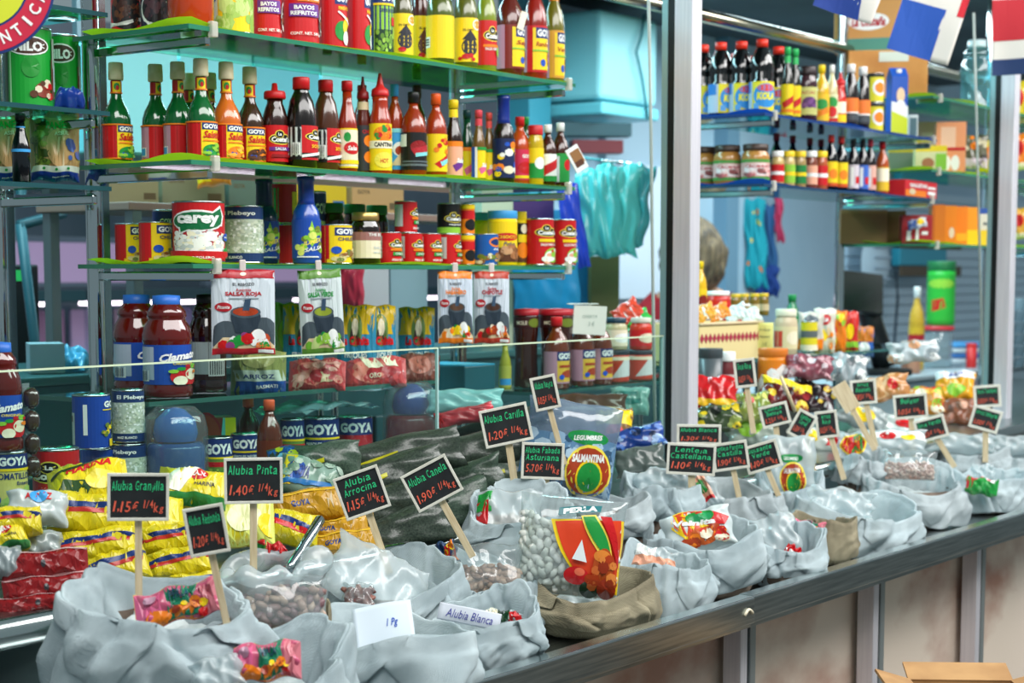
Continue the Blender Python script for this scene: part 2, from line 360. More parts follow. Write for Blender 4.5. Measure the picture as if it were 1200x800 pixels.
shelf(1.0, XL1, ZL1, 'bare glass shelf under the green chocolate drink tins', None, 2.58, 2.86, False, edge='#1d4a50')
shelf(1.0, XL1, ZL2, 'bare glass shelf under the puffed cereal packs', None, 2.58, 2.86, False, edge='#1d4a50')
shelf(1.0, XL1, at(100, 10, Y=2.58).z, 'upper bare glass shelf above the green chocolate drink tins', None, 2.58, 2.86, False, edge='#1d4a50')
shelf(2.16, 3.0, SLA, 'low glass shelf carrying the tomato juice bottles', None, clips=False, edge='#2c5a50')
shelf(3.36, 4.3, SLB, 'low glass shelf carrying tall dark jars with red lids', None, clips=False, edge='#2c5a58')
XR0, XR1 = 4.505, 5.72
shelf_unit(XR0, XR1, (R1, R2), 'chrome frame holding the shelves of dark soft drink bottles')
shelf(XR0 - .02, XR1, R1, 'blue lined glass shelf under the dark soft drink bottles', '#1b4fb4', edge='#153a78')
shelf(XR0 - .02, XR1, R2, 'blue lined glass shelf under the peanut butter jars', '#1b4a9a', edge='#153a58')
XF0, XF1 = 5.68, 7.1
shelf_unit(XF0, XF1, (F1, F2, F3), 'chrome frame of the far lime lined shelves', left_post=False)
shelf(XF0, XF1, F1, 'far top glass shelf with lime liner below the orange cartons', 'L')
shelf(XF0, XF1, F2, 'far middle glass shelf with lime liner and biscuit boxes', 'L')
shelf(XF0, XF1, F3, 'far lower glass shelf with lime liner and brown boxes', 'L')
SLC = at(950, 415, Y=YF).z
shelf(4.0, 5.75, SLC, 'low glass shelf behind the candy with basket and snack packs', None, clips=False, edge='#2c5a58')
lowf = thing('shelf_frame', 'short chrome stand carrying the low glass shelves above the deck', 'shelf frame', (2.2, 2.66, DECK))
for x in (2.3, 2.95, 3.42, 4.25, 4.95, 5.7):
    zt = (SLA if x < 3.1 else SLB if x < 4.28 else SLC) - .012
    MB().lathe([(.008, 0), (.008, zt - DECK)], CHROME, 10).build('post', lowf, (x - 2.2, 0, 0)); MB().lathe([(.008, 0), (.008, zt - DECK)], CHROME, 10).build('post', lowf, (x - 2.2, .045, 0))
# top rail tying the frames together
tag(MB().tube([(3.2, 2.74, 2.335), (7.0, 2.74, 2.335)], .021, M('#b9b49c', .18, 1), 14).build('top_rail'), 'chrome tube rail running above the soft drink shelves', 'rail')
# thin hanging cords
for p0, p1, lab in (((760, -5), (768, 530), 'thin pale rope hanging beside the first upright'), ((1141, 15), (1153, 500), 'thin pale rope hanging beside the second upright')):
    a = at(*p0, Y=2.26); b = at(*p1, Y=2.26)
    tag(MB().tube([a, a.lerp(b, .3) + Vector((.002, 0, 0)), a.lerp(b, .7), b], .0042, M('#b9c4be', .3)).build('nylon_rope'), lab, 'rope')

# ------------------------------------------------------------------ bottles, cans and jars
SH = {
 'salsita': dict(body=[(0, 0), (.92, 0), (1, .015), (1, .42), (.97, .47), (.82, .54), (.55, .61), (.4, .66), (.36, .72), (.36, .84), (0, .84)], cap=[(0, .83), (.5, .83), (.54, .845), (.51, .99), (.45, 1), (0, 1)], lab=(.06, .40), neck=(.70, .82)),
 'sauce': dict(body=[(0, 0), (.9, 0), (1, .02), (1, .54), (.97, .60), (.8, .70), (.5, .78), (.38, .82), (.36, .88), (0, .88)], cap=[(0, .87), (.46, .87), (.46, .985), (.42, 1), (0, 1)], lab=(.08, .52), neck=(.80, .86)),
 'slim': dict(body=[(0, 0), (.9, 0), (1, .015), (1, .5), (.9, .58), (.66, .68), (.5, .76), (.46, .9), (0, .9)], cap=[(0, .89), (.56, .89), (.56, .985), (.5, 1), (0, 1)], lab=(.05, .48), neck=(.78, .88)),
 'spout': dict(body=[(0, 0), (.9, 0), (1, .015), (1, .5), (.94, .56), (.74, .64), (.7, .72), (.72, .78), (0, .78)], cap=[(0, .77), (.76, .77), (.8, .79), (.74, .84), (.4, .865), (.3, .9), (.18, .97), (.14, 1), (0, 1)], lab=(.04, .5), neck=(.66, .74)),
 'squat': dict(body=[(0, 0), (.88, 0), (1, .03), (.97, .3), (1, .5), (.98, .6), (.78, .7), (.62, .76), (.62, .82), (0, .82)], cap=[(0, .81), (.82, .81), (.86, .83), (.84, .88), (.76, .9), (.26, .91), (.2, .99), (0, 1)], lab=(.08, .5), neck=(.68, .78)),
 'round': dict(body=[(0, 0), (.86, 0), (1, .03), (1, .42), (.99, .5), (.93, .62), (.78, .74), (.55, .82), (.48, .85), (.48, .88), (0, .88)], cap=[(0, .87), (.56, .87), (.56, .985), (.52, 1), (0, 1)], lab=(.1, .47), neck=(.6, .7)),
 'juice': dict(body=[(0, 0), (.92, 0), (1, .02), (1, .1), (.95, .12), (.95, .52), (1, .55), (1, .60), (.93, .68), (.76, .75), (.74, .77), (.8, .79), (.76, .84), (.56, .90), (.5, .92), (0, .92)], cap=[(0, .90), (.54, .90), (.56, .91), (.55, .99), (0, 1)], lab=(.13, .515), neck=(.8, .83)),
 'soda': dict(body=[(0, 0), (.7, 0), (.95, .02), (1, .05), (1, .44), (.94, .47), (1, .52), (.94, .55), (1, .6), (.97, .68), (.8, .78), (.5, .87), (.4, .9), (0, .9)], cap=[(0, .89), (.48, .89), (.48, .99), (0, 1)], lab=(.05, .43), neck=(.8, .83)),
 'can': dict(body=[(0, 0), (.95, 0), (1, .012), (1, .025), (.975, .035), (.975, .965), (1, .975), (1, .995), (.95, 1), (.92, .975), (0, .97)], cap=None, lab=(.035, .965), neck=None),
 'jar': dict(body=[(0, 0), (.9, 0), (1, .03), (1, .68), (.95, .76), (.82, .82), (.82, .86), (0, .86)], cap=[(0, .84), (.9, .84), (.92, .86), (.92, .985), (.86, 1), (0, 1)], lab=(.12, .62), neck=None),
 'tub': dict(body=[(0, 0), (.94, 0), (1, .02), (1, .86), (0, .86)], cap=[(0, .85), (1.0, .85), (1.03, .86), (1.03, .985), (1, 1), (0, 1)], lab=(.06, .8), neck=None),
 'tall': dict(body=[(0, 0), (.9, 0), (1, .02), (.92, .3), (.9, .6), (1, .78), (1, .9), (.9, .92), (0, .92)], cap=[(0, .91), (1.0, .91), (1.03, .92), (1.03, .99), (0, 1)], lab=(.1, .5), neck=(.74, .9)),
 'wrapneck': dict(body=[(0, 0), (.92, 0), (1, .02), (1, .5), (.9, .6), (.6, .68), (.52, .72), (.5, .9), (0, .9)], cap=[(0, .66), (.64, .66), (.58, .72), (.56, .93), (.62, .94), (.62, .99), (0, 1)], lab=(.06, .5), neck=None),
}
PROD = {}
def prof_r(prof, z):
    for (r0, z0), (r1, z1) in zip(prof, prof[1:]):
        if z0 <= z <= z1 and z1 > z0: return r0 + (r1 - r0) * (z - z0) / (z1 - z0)
    return 1
AX = math.radians(100)
def product(key, shape, wid, hgt, bodym, capm, label=None, neck=None, seg=24):
    """meshes of one kind of container, made once and shared"""
    if key in PROD: return PROD[key]
    s = SH[shape]; R = wid / 2; parts = []
    parts.append(('body', MB().lathe([(r * R, z * hgt) for r, z in s['body']], bodym, seg).mesh('body')))
    if s['cap'] and capm: parts.append(('cap' if shape not in ('jar', 'tub', 'tall') else 'lid', MB().lathe([(r * R, z * hgt) for r, z in s['cap']], capm, seg).mesh('cap')))
    def wrap(zone, shapes, nm):
        z0, z1 = zone; pr = [(r * R, z * hgt) for r, z in s['body']]
        def mp(x, y, off):
            z = (z0 + (z1 - z0) * min(1, max(0, y))) * hgt; r = prof_r(pr, z) + .0006 + off; a = -math.pi / 2 + x * AX
            return (r * math.cos(a), r * math.sin(a), z)
        parts.append((nm, art(MB(), shapes, mp, only='shapes').mesh(nm)))
        for i, q in enumerate(shapes):
            if q[0] == 't': parts.append(('lettering', art(MB(), shapes, mp, only=i).mesh('lettering')))
    if label: wrap(s['lab'], label, 'printed_label')
    if neck and s['neck']: wrap(s['neck'], neck, 'neck_label')
    PROD[key] = parts; return parts
def hang_parts(parts, t):
    last = None
    for n, me in parts:
        o = put(me, n, last if n == 'lettering' and last else t)
        if n in ('printed_label', 'neck_label', 'printed_design'): last = o
def place(parts, name, label, cat, p, turn, group=None):
    t = thing(name, label, cat, p, (0, 0, face_cam(p, turn)), group)
    hang_parts(parts, t)
    return t
def item(key, shape, u0, u1, vtop, Y, z, bodyc, capc, art_, label, name='sauce_bottle', cat='bottle', turn=22, neck=None, group=None, h=None):
    """stands a container on level z; size read off its extents"""
    uc = (u0 + u1) / 2; X = x_at(uc, Y, z); p = Vector((X, Y, z)); sc = ppm(p)
    wid = (u1 - u0) / sc; hgt = h or (at(uc, vtop, Y=Y).z - z)
    bm_ = bodyc if not isinstance(bodyc, str) else M(bodyc, .18, coat=.6)
    cm_ = capc if (capc is None or not isinstance(capc, str)) else M(capc, .4)
    return place(product(key, shape, wid, hgt, bm_, cm_, art_, neck), name, label, cat, p, turn, group)
FULL = 1.8
def base(c): return ('r', -FULL, 0, FULL, 1, c)
def band(y0, y1, c): return ('r', -FULL, y0, FULL, y1, c)
def goya(y, h=.14, w=.62, x=0, bg='N'): return [('r', x - w * .56, y - h * .72, x + w * .56, y + h * .72, bg), ('t', 'GOYA', x, y, w, h, 'W', .05)]
def costena(y, h=.1, w=.62, x=0): return [('e', x, y, w * .62, h * 1.1, 'y'), ('e', x, y, w * .57, h * .92, 'K'), ('e', x - w * .1, y + h * .95, w * .22, h * .8, 'y'), ('e', x - w * .1, y + h * .92, w * .18, h * .68, 'K'), ('t', 'La', x - w * .1, y + h * .95, w * .16, h * .6, 'W', .04), ('t', 'Costeña', x, y - h * .1, w * .96, h * 1.0, 'W', .05)]
def salsita(c1, c2, dots): return [base('s'), ('r', -.72, 0, -.02, 1, 'R'), ('r', -1.5, .05, -.72, .95, 'p'), ('r', -1.25, .1, -.85, .36, 'W'), ('r', -1.2, .13, -.9, .33, 'b'), ('r', -.02, .04, .95, .97, 'Y'), band(0, .04, 'O'), band(.96, 1, 'O')] + \
    goya(.86, .13, .72, .42) + [('t', 'Salsita', .44, .63, .78, .2, 'R', .03, .3), ('r', .05, .44, .9, .48, 'O'), ('e', .4, .2, .36, .16, c1), ('e', .62, .28, .26, .12, c2), ('e', .25, .14, .12, .07, 'B'), ('d', .1, .06, .8, .34, 14, dots, .09, .04)]
NECKG = [base('R'), ('r', -.4, .1, .5, .95, 'Y'), ('e', .05, .55, .3, .3, 'G'), ('e', .1, .45, .16, .2, 'R'), band(0, .12, 'O')]
CORK = noisy('cork_cap', '#dccaa2', '#eee2c4', 40, .7)
def beans(y0, y1, cols, n=46, x0=-1.1, x1=1.1): return ('d', x0, y0, x1, y1, n, cols, .075, .035)

# ---- top shelf
z = S1
item('s1a', 'can', 131, 167, -30, 2.66, z, TIN, None, [base('R'), ('e', 0, .38, .7, .3, 'K'), ('d', -.5, .2, .5, .55, 40, ['T', 'K', '#3a2018'], .1, .05), ('p', [(-.9, .12), (.9, .26), (.9, .34), (0, .16), (-.9, .22)], 'W'), ('e', .1, .7, .6, .12, 'N')], 'red can with black bean picture at the open end of the top shelf', 'food_can', 'can', 0)
item('s1b', 'can', 166, 198, -32, 2.6, z, TIN, None, [base('#20203c'), ('e', 0, .4, .8, .3, 'W'), ('e', 0, .42, .7, .26, 'K'), ('d', -.5, .25, .5, .55, 40, ['#2c2430', '#4a3038'], .1, .05), ('r', -.6, .7, .6, .9, 'W')], 'dark blue can with white swoosh on top shelf beside orange sauce jar', 'food_can', 'can', 10)
item('s1c', 'jar', 197, 251, -75, 2.475, z, M('#b83c14', .12, coat=.8), 'G', [('r', -1.2, .55, 1.2, 1, 'Y')], 'large glass jar of orange red sauce on the top shelf corner', 'sauce_jar', 'jar', 10)
item('s1d', 'can', 251, 297, -60, 2.47, z, TIN, None, [base('Y'), ('r', -1.8, 0, -.6, 1, 'W'), ('d', -.6, .02, .9, .42, 26, ['#a8c860', '#90b848', '#c0d880'], .2, .09), ('e', -.8, .42, .16, .06, 'B'), ('r', -.5, .6, .8, .8, 'N')], 'can with pale green tomatillos on a yellow label, top shelf', 'food_can', 'can', 8)
COST = lambda t1, t2: [base('R'), ('r', -1.8, 0, -1.0, 1, 'Q')] + costena(.74, .11, .95, .1) + [('r', -.25, .53, .55, .6, 'O'), ('t', t1, .15, .565, .66, .045, 'W', .03), ('r', -.5, .33, .45, .5, 'V'), ('t', t2[0], -.05, .45, .6, .055, 'W', .04), ('t', t2[1], -.05, .375, .8, .055, 'W', .04), ('e', .75, .3, .26, .2, 'W'), ('e', .75, .32, .22, .15, 'T'), ('d', .55, .22, .9, .38, 12, ['#6a3020', '#8a4a30'], .06, .03), ('t', 'CONT. NET. 580 g', 0, .1, .9, .05, 'W', .02)]
item('s1e', 'can', 297, 330, -45, 2.48, z, TIN, None, COST('FRIJOLES', ('BAYOS', 'REFRITOS')), 'medium red refried bean can with black oval logo on top shelf', 'food_can', 'can', 12)
item('s1f', 'can', 329, 374, -40, 2.47, z, TIN, None, COST('FRIJOLES', ('BAYOS', 'REFRITOS')), 'widest red refried bean can with purple panel on top shelf', 'food_can', 'can', 20)
GPEP = [base('R'), ('r', -1.5, .05, -.7, .95, 'Q')] + goya(.72, .15, .8, .35) + [('t', 'PIMIENTOS', .35, .56, .6, .05, 'Y', .02), ('e', .2, .24, .3, .14, 'G'), ('e', .5, .3, .26, .14, 'Y'), ('e', .65, .2, .2, .12, 'K'), ('e', .4, .14, .16, .1, 'W'), ('p', [(0, .5), (.05, .52), (.7, .36), (.66, .33)], 'W')]
item('s1g', 'can', 374, 407, -28, 2.47, z, TIN, None, GPEP, 'red can with peppers picture and blue name panel, left of its twin', 'food_can', 'can', 18)
item('s1h', 'can', 407, 434, -25, 2.47, z, TIN, None, GPEP, 'red can with peppers picture beside the blue green pea can', 'food_can', 'can', 40)
item('s1i', 'can', 433, 461, -20, 2.47, z, TIN, None, [base('N'), ('r', -.55, 0, 1.2, .72, 'g'), ('r', -.5, .03, 1.1, .36, 'D'), beans(.04, .34, ['#7aa838', '#a0c850', '#5c8828'], 60, -.4, 1), ('t', 'GOYA', .3, .84, 1.0, .17, 'W', .05), ('t', 'GREEN PIGEON PEAS', .3, .63, 1.0, .05, 'N', .02), ('r', .35, .42, 1, .54, 'R'), ('r', -.55, .7, 1.2, .73, 'Y')], 'blue and green pigeon pea can on the top shelf', 'food_can', 'can', 18)
PEP = lambda c: [base('Y'), ('e', .1, .34, .42, .2, c), ('p', [(-.3, .5), (.1, .72), (.5, .5)], c), ('e', .5, .85, .3, .13, 'I'), ('e', .5, .85, .22, .09, 'o'), ('t', 'DEL CAMPO', .0, .72, .5, .05, 'K', .02), ('e', -.1, .12, .2, .06, 'R')]
BARC = [base('Y'), ('r', -1.0, .25, -.45, .5, 'W'), ('r', -.95, .3, -.5, .33, 'K'), ('r', -.95, .36, -.5, .39, 'K'), ('r', -.95, .42, -.5, .45, 'K')]
item('s1j', 'sauce', 458, 484, -35, 2.48, z, '#4a4a1c', 'Y', PEP('#2c2c34'), 'olive green sauce bottle with dark pepper on yellow label', turn=12)
item('s1k', 'sauce', 482, 503, -38, 2.53, z, '#4a140c', 'Y', PEP('#5a2c30'), 'dark red sauce bottle with yellow pepper label on top shelf', turn=20)
item('s1l', 'sauce', 500, 532, -35, 2.46, z, '#4c5a18', 'Y', BARC, 'olive green bottle showing barcode side of its plain yellow label', turn=0)
item('s1m', 'sauce', 532, 560, -34, 2.46, z, '#565c1c', 'Y', PEP('#26262c') + [('d', -.4, .05, .3, .15, 6, ['R'], .1, .04)], 'olive bottle with black pepper and red chillies on yellow label', turn=12)
item('s1n', 'sauce', 558, 582, -32, 2.46, z, '#7a8a20', 'G', [base('R')] + costena(.66, .12, 1.0, .2) + [('r', -.4, .4, .6, .46, 'O'), ('t', 'SALSA VERDE', .1, .36, .8, .06, 'W'), ('e', .6, .3, .25, .12, 'g')], 'pale green sauce bottle with red label on top shelf', turn=25)
GSAL = lambda c, d: [base(c), ('r', -1.5, 0, -.5, 1, 'p'), ('r', -.2, .05, 1.1, .95, 'Y')] + goya(.84, .16, .9, .45) + [('e', .3, .2, .14, .08, 'B'), ('t', d, .4, .6, .9, .1, 'S', .02, .2), ('e', .8, .3, .2, .15, 'R'), ('r', -.2, .44, 1.1, .48, 'g')]
item('s1o', 'sauce', 581, 614, -25, 2.46, z, '#5a1c10', 'R', GSAL('s', 'Salsa'), 'brown salsa bottle with a price tag at its neck', turn=30, neck=NECKG)
tagc = at(610, 25, Y=2.43)
item('s1p', 'sauce', 613, 641, -28, 2.46, z, '#8a1c10', 'R', GSAL('R', 'Ranchera'), 'red salsa bottle with yellow and green label on top shelf', turn=10, neck=NECKG)
item('s1q', 'sauce', 637, 661, -24, 2.5, z, '#6a6414', 'R', GSAL('o', 'Verde'), 'yellow green salsa bottle last in the top shelf row', turn=25, neck=NECKG)
t = thing('price_tag', 'small cream price tag hanging at a brown salsa bottle neck', 'price tag', tagc, (0, 0, face_cam(tagc, 20)))
MB().bbox((0, -.012, 0), (.016, .002, .042), M('I', .6), .0008, Matrix.Rotation(.3, 3, 'Y')).build('card', t); MB().tube([(-.004, -.012, .02), (-.014, .008, .042)], .0006, M('E')).build('string', t)

# ---- second shelf
z = S2
hs = .2
GREEN, ORN, BRN = M('#0c5a2a', .12, coat=.9), M('#c8641a', .2, coat=.8), M('#3a2414', .15, coat=.9)
AG = salsita('G', 'g', ['#2c7030', '#8cc43c']); AO = salsita('O', 'Y', ['#e88020', '#f0b040']); AB = salsita('T', 'O', ['#3a2014', '#5a3420'])
for i, (u, Y, tn, lab) in enumerate([(138, 2.68, 2, 'green sauce bottle standing alone by the chrome post'), (184, 2.64, 42, 'green sauce bottle with barcode side showing, left of two'), (210, 2.575, 40, 'green sauce bottle with barcode side showing beside a front facing one'), (237, 2.5, 0, 'green sauce bottle facing front in the tall cork capped row')]):
    item('sg', 'salsita', u - 16.5, u + 16.5, 61, Y, z, GREEN, CORK, AG, lab, turn=tn, neck=NECKG, h=hs)
item('so', 'salsita', 250, 283, 65, 2.5, z, ORN, CORK, AO, 'orange cork capped sauce bottle with pumpkin coloured label', turn=0, neck=NECKG, h=hs)
item('sb', 'salsita', 278, 310, 69, 2.52, z, BRN, CORK, AB, 'dark brown cork capped sauce bottle on the second shelf', turn=-14, neck=NECKG, h=hs)
item('sg', 'salsita', 206, 239, 61, 2.70, z, GREEN, CORK, AG, 'green sauce bottle half hidden in the back of the cork capped row', turn=40, neck=NECKG, h=hs)
item('sb', 'salsita', 232, 262, 61, 2.66, z, BRN, CORK, AB, 'dark brown sauce bottle hidden behind the green and orange ones', turn=30, neck=NECKG, h=hs)
CS = [base('R'), ('r', -1.8, 0, -.8, 1, 'Q')] + costena(.62, .14, .95, .15) + [('r', -.4, .3, .7, .4, 'V'), ('t', 'SALSA', .1, .35, .5, .08, 'W'), ('r', -.3, .12, .6, .2, 'r')]
item('b1', 'squat', 308, 338, 97, 2.5, z, '#30140e', 'R', CS, 'squat dark sauce bottle with red flip cap and pointed spout', turn=15)
CSOY = [base('K'), ('r', -1.0, .1, -.2, .95, 'w'), ('r', -.55, .14, -.25, .5, 'W'), ('r', -.2, 0, 1.2, 1, 'R')] + costena(.68, .12, .85, .45) + [('r', -.2, .08, 1.0, .2, 'K'), ('t', 'SOYA', .4, .4, .5, .1, 'Y'), ('p', [(-.2, .14), (1, .3), (1, .22), (-.2, .06)], 'W')] + [('r', -.53 + .05 * i, .16, -.51 + .05 * i, .48, 'k') for i in range(5)]
item('b2', 'round', 336, 372, 91, 2.47, z, '#140c0a', 'R', CSOY, 'black round shouldered soy sauce bottle with red cap', turn=20)
item('b3', 'round', 367, 398, 94, 2.49, z, '#4a2818', 'R', [x if x[-1] != 'K' else x for x in CSOY], 'brown round shouldered seasoning bottle with red cap', turn=24)
item('b4', 'slim', 396, 419, 95, 2.47, z, '#8e2410', 'R', [base('Y'), ('r', -1, .04, 1.2, .96, 'E'), ('e', -.1, .78, .2, .12, 'G'), ('e', .2, .5, .5, .16, 'R'), ('t', 'Salsa', .2, .5, .6, .12, 'W', .03, .3), ('r', -1, .1, 1.2, .2, 'Y')], 'slim red hot sauce bottle with cream label and red cap', turn=10)
item('b5', 'spout', 417, 435, 90, 2.49, z, '#5a1c10', 'r', [base('k'), ('e', .3, .66, .4, .13, 'O'), ('e', .3, .3, .4, .13, 'O'), ('t', 'CHILE', .2, .86, .8, .08, 'R')], 'thin dark labelled chile sauce bottle with spout', turn=15, neck=[base('e')])
item('b6', 'spout', 433, 459, 86, 2.46, z, '#a02c12', 'R', [base('Y'), ('e', .1, .78, .55, .16, 'O'), ('d', -.3, .7, .5, .95, 12, ['R', 'O', 'G'], .12, .05), ('r', -.9, .47, 1.0, .63, 'I'), ('t', 'CANTINA', .1, .55, 1.0, .1, 'K', .04), ('e', .1, .22, .5, .17, 'y'), ('t', 'HOT', .1, .2, .4, .1, 'R')], 'orange red squeeze bottle with pointed red tip and yellow label', turn=10)
item('b7', 'sauce', 452, 474, 99, 2.5, z, '#96300f', 'b', [base('b'), ('e', .2, .5, .5, .18, 'W'), ('e', .2, .46, .34, .12, 'S'), ('p', [(-.4, .1), (.2, .42), (.9, .1)], 'e'), ('r', -1, .9, 1.2, 1, 'c')], 'red sauce bottle with sky blue cap and label', turn=15)
item('b8', 'sauce', 470, 500, 108, 2.46, z, '#8c2c0e', 'K', [base('K'), ('r', -.85, .62, -.4, .95, 'W'), ('e', .2, .62, .42, .16, 'r'), ('p', [(-.2, .55), (.7, .68), (.8, .5), (.0, .36)], 'Q'), ('p', [(.0, .44), (.95, .52), (.9, .42), (0, .34)], 'c'), ('r', -.8, .1, .8, .16, 'a'), ('r', -.6, .2, .7, .24, 'a')], 'red hot sauce bottle with black cap and black label', turn=8)
item('b9', 'sauce', 498, 524, 110, 2.46, z, '#9c3010', '#e8581c', [base('Y'), ('p', [(-.2, .2), (.7, .5), (.9, .34), (.1, .08)], 'R'), ('p', [(.1, .26), (.95, .42), (.9, .3), (.2, .14)], 'c'), ('d', -.1, .5, .6, .85, 7, ['R', 'O'], .14, .07), ('r', -1.0, .55, -.55, .95, 'I')], 'red hot sauce bottle with orange cap and yellow label', turn=12)
item('b10', 'slim', 521, 542, 117, 2.47, z, '#241008', 'Y', [base('F'), ('r', -1, .85, 1, 1, 'O'), ('p', [(-.2, .3), (.9, .6), (.9, .4), (0, .12)], 'V'), ('t', 'Salsa', .35, .45, .6, .14, 'W', .04, .3)], 'black slim bottle with yellow sleeve cap and peach label', turn=15, neck=[base('Y')])
item('b11', 'slim', 539, 556, 129, 2.5, z, '#0e3c28', '#123c40', [base('Y'), ('p', [(-.4, .3), (.9, .66), (.9, .44), (-.2, .1)], 'P'), ('r', -1, .88, 1, 1, 'O')], 'dark green slim bottle with yellow label between black and pink topped bottles', turn=15)
LAPR = [base('Y'), ('r', -1.6, 0, -.7, 1, 'B'), ('r', -.7, 0, -.5, 1, 'W'), ('p', [(-.4, .3), (.9, .6), (.9, .42), (-.2, .12)], 'P'), ('t', 'Salsa', .25, .42, .8, .14, 'W', .04, .3), ('r', -.5, .9, 1.2, 1, 'G')]
item('b12', 'slim', 553, 569, 129, 2.46, z, '#6a4c18', '#d0404c', LAPR, 'amber bottle with pink neck sleeve showing a blue label side', turn=40, neck=[base('#d0404c')])
item('b13', 'slim', 566, 580, 132, 2.49, z, '#6a4c18', '#d84c44', LAPR, 'amber bottle with pink neck sleeve touching the blue wrapped bottle', turn=18, neck=[base('#d84c44')])
item('b14', 'wrapneck', 577, 603, 111, 2.46, z, '#1c0e0c', M('#142c84', .3, coat=.4), [base('#142450'), ('d', -.6, .1, .9, .9, 16, ['Y', 'O', 'B', 'W'], .2, .08), ('e', .2, .2, .3, .1, 'E')], 'dark bottle wrapped in blue foil at the neck', turn=10)
item('b15', 'sauce', 597, 621, 137, 2.49, z, '#b84418', 'R', [base('#d02c50'), ('t', 'GOYA', .3, .78, .6, .12, 'W', .04), ('e', .2, .4, .45, .2, 'R'), ('r', -1, .05, 1, .14, 'Y')], 'orange red sauce bottle with pink label and red cap', turn=15)
item('b16', 'jar', 618, 637, 147, 2.46, z, '#c8a818', 'R', [base('Y'), ('r', -1, 0, 1, .5, 'G'), ('e', .2, .5, .4, .2, 'W')], 'small yellow and green condiment jar with red lid', 'condiment_jar', 'jar', 15)
item('b17', 'slim', 606, 624, 137, 2.58, z, '#284c14', '#1f9a3c', [base('G')], 'green capped sauce bottle standing behind the pink labelled one', turn=15)
item('b18', 'sauce', 632, 652, 146, 2.46, z, '#3c1408', 'W', [base('W'), ('p', [(-.6, .5), (.8, .9), (.9, .6), (-.4, .2)], 'R'), ('r', -1, 0, 1, .2, 'G')], 'brown sauce bottle with white cap and white red label', turn=15)
item('b19', 'sauce', 646, 667, 144, 2.46, z, '#40180a', 'W', [base('G'), ('r', -1.2, .0, -.2, .9, 'w'), ('e', .4, .6, .3, .2, 'R')], 'brown sauce bottle with white cap and green label ending the row', turn=15)
# a second row glimpsed behind
for i, (u, c, lab) in enumerate([(352, 'r', 'red capped'), (385, 'r', 'crimson capped'), (425, 'R', 'scarlet capped'), (489, '#3a1010', 'maroon capped')]):
    item('bb%d' % i, 'sauce', u - 12, u + 12, 100, 2.64, z, '#7a2410', c, [base('Y')], lab + ' red sauce bottle in the second row behind ' + ('the soy sauce', 'the brown seasoning bottle', 'the thin chile bottle', 'the black labelled bottle')[i], turn=10)
cp = at(676, 186, Y=2.37)
t = thing('price_card', 'tilted product card hanging off the end of the hot sauce shelf', 'card', cp, (0, 0, face_cam(cp, 25)))
o = MB(); rr = Matrix.Rotation(-.55, 3, 'Y'); o.bbox((0, 0, 0), (.036, .003, .062), M('W', .4), .001, rr); o.build('card', t)
o = MB(); o.box((0, -.002, .004), (.026, .0012, .036), M('t', .4), rr); o.box(tuple(rr @ Vector((0, -.0028, -.012))), (.022, .0008, .014), M('T', .4), rr); o.build('picture', t)

# ---- third shelf
z = S3
GCH = [base('Y'), ('r', -1.8, 0, -.5, 1, 'R'), ('r', -.5, .1, -.4, 1, 'R')] + goya(.84, .15, .9, .3) + [('t', 'CHILES', .25, .64, .7, .09, 'N', .02), ('e', -.15, .34, .18, .1, 'B'), ('d', -.2, .04, .9, .34, 22, ['#a89060', '#d8c890', '#6c7c40', '#8c5c30'], .15, .06)]
for i, (u0, u1, Y, tn, lab) in enumerate([(136, 166, 2.68, 30, 'small red and yellow chile can farthest along the shelf end'), (164, 201, 2.58, 26, 'small red and yellow chile can beside the big hominy can'), (374, 413, 2.46, 18, 'small red and yellow chile can beside the blue bottle')]):
    item('gch%d' % i, 'can', u0, u1, (262, 260, 263)[i], Y, z, TIN, None, GCH, lab, 'food_can', 'can', tn)
item('gbk', 'can', 180, 206, 246, 2.70, z, TIN, None, [base('N'), ('t', 'GOYA', .1, .8, .8, .12, 'W')], 'dark blue can behind the small chile can', 'food_can', 'can', 10)
CAREY = [base('R'), ('r', -1.8, 0, -.86, 1, 'p'), ('e', .0, .34, .72, .24, 'W'), ('e', 0, .36, .68, .22, 'Q'), ('d', -.6, .14, .6, .5, 190, ['W', 'I', 'w', '#f4f4f0'], .075, .035), ('e', -.05, .69, .64, .19, 'W'), ('p', [(.2, .8), (.5, .96), (.62, .78), (.56, .6), (.3, .6)], 'W'), ('p', [(-.5, .62), (-.46, .46), (-.1, .56)], 'W'), ('e', -.05, .69, .59, .155, '#0e6a3c'), ('p', [(.2, .78), (.5, .91), (.55, .76), (.5, .63), (.3, .63)], '#0e6a3c'), ('p', [(-.44, .62), (-.42, .5), (-.1, .58)], '#0e6a3c'), ('t', 'carey', -.03, .69, .96, .2, 'W', .05), ('e', .72, .41, .15, .07, 'B'), ('t', 'MAIZ', .72, .41, .2, .03, 'W'), ('e', .68, .17, .11, .06, 'G'), ('p', [(-.9, .18), (-.2, .03), (.5, .05), (.9, .16), (.9, .1), (.4, 0), (-.4, 0), (-.9, .1)], 'R'), ('t', 'MAIZ POZOLERO', -.1, .06, .8, .04, 'W')]
item('carey', 'can', 203, 264, 236, 2.49, z, TIN, None, CAREY, 'big red hominy can with green oval name badge', 'food_can', 'can', 2)
PLEB = lambda a: [base('#1b3566'), band(.16, .78, '#b9c4b4'), ('d', -1.8, .18, 1.8, .76, 420, ['W', '#dfe4d8', '#9aa890', '#c9d0bc'], .045, .022), ('t', a, 0, .88, 1.1, .1, 'W', .03), ('t', 'MAIZ BLANCO', -.2, .08, .7, .05, 'W')]
item('pleb', 'can', 262, 309, 241, 2.53, z, TIN, None, PLEB('El Plebeyo'), 'large white corn can with navy bands beside the big hominy can', 'food_can', 'can', -18)
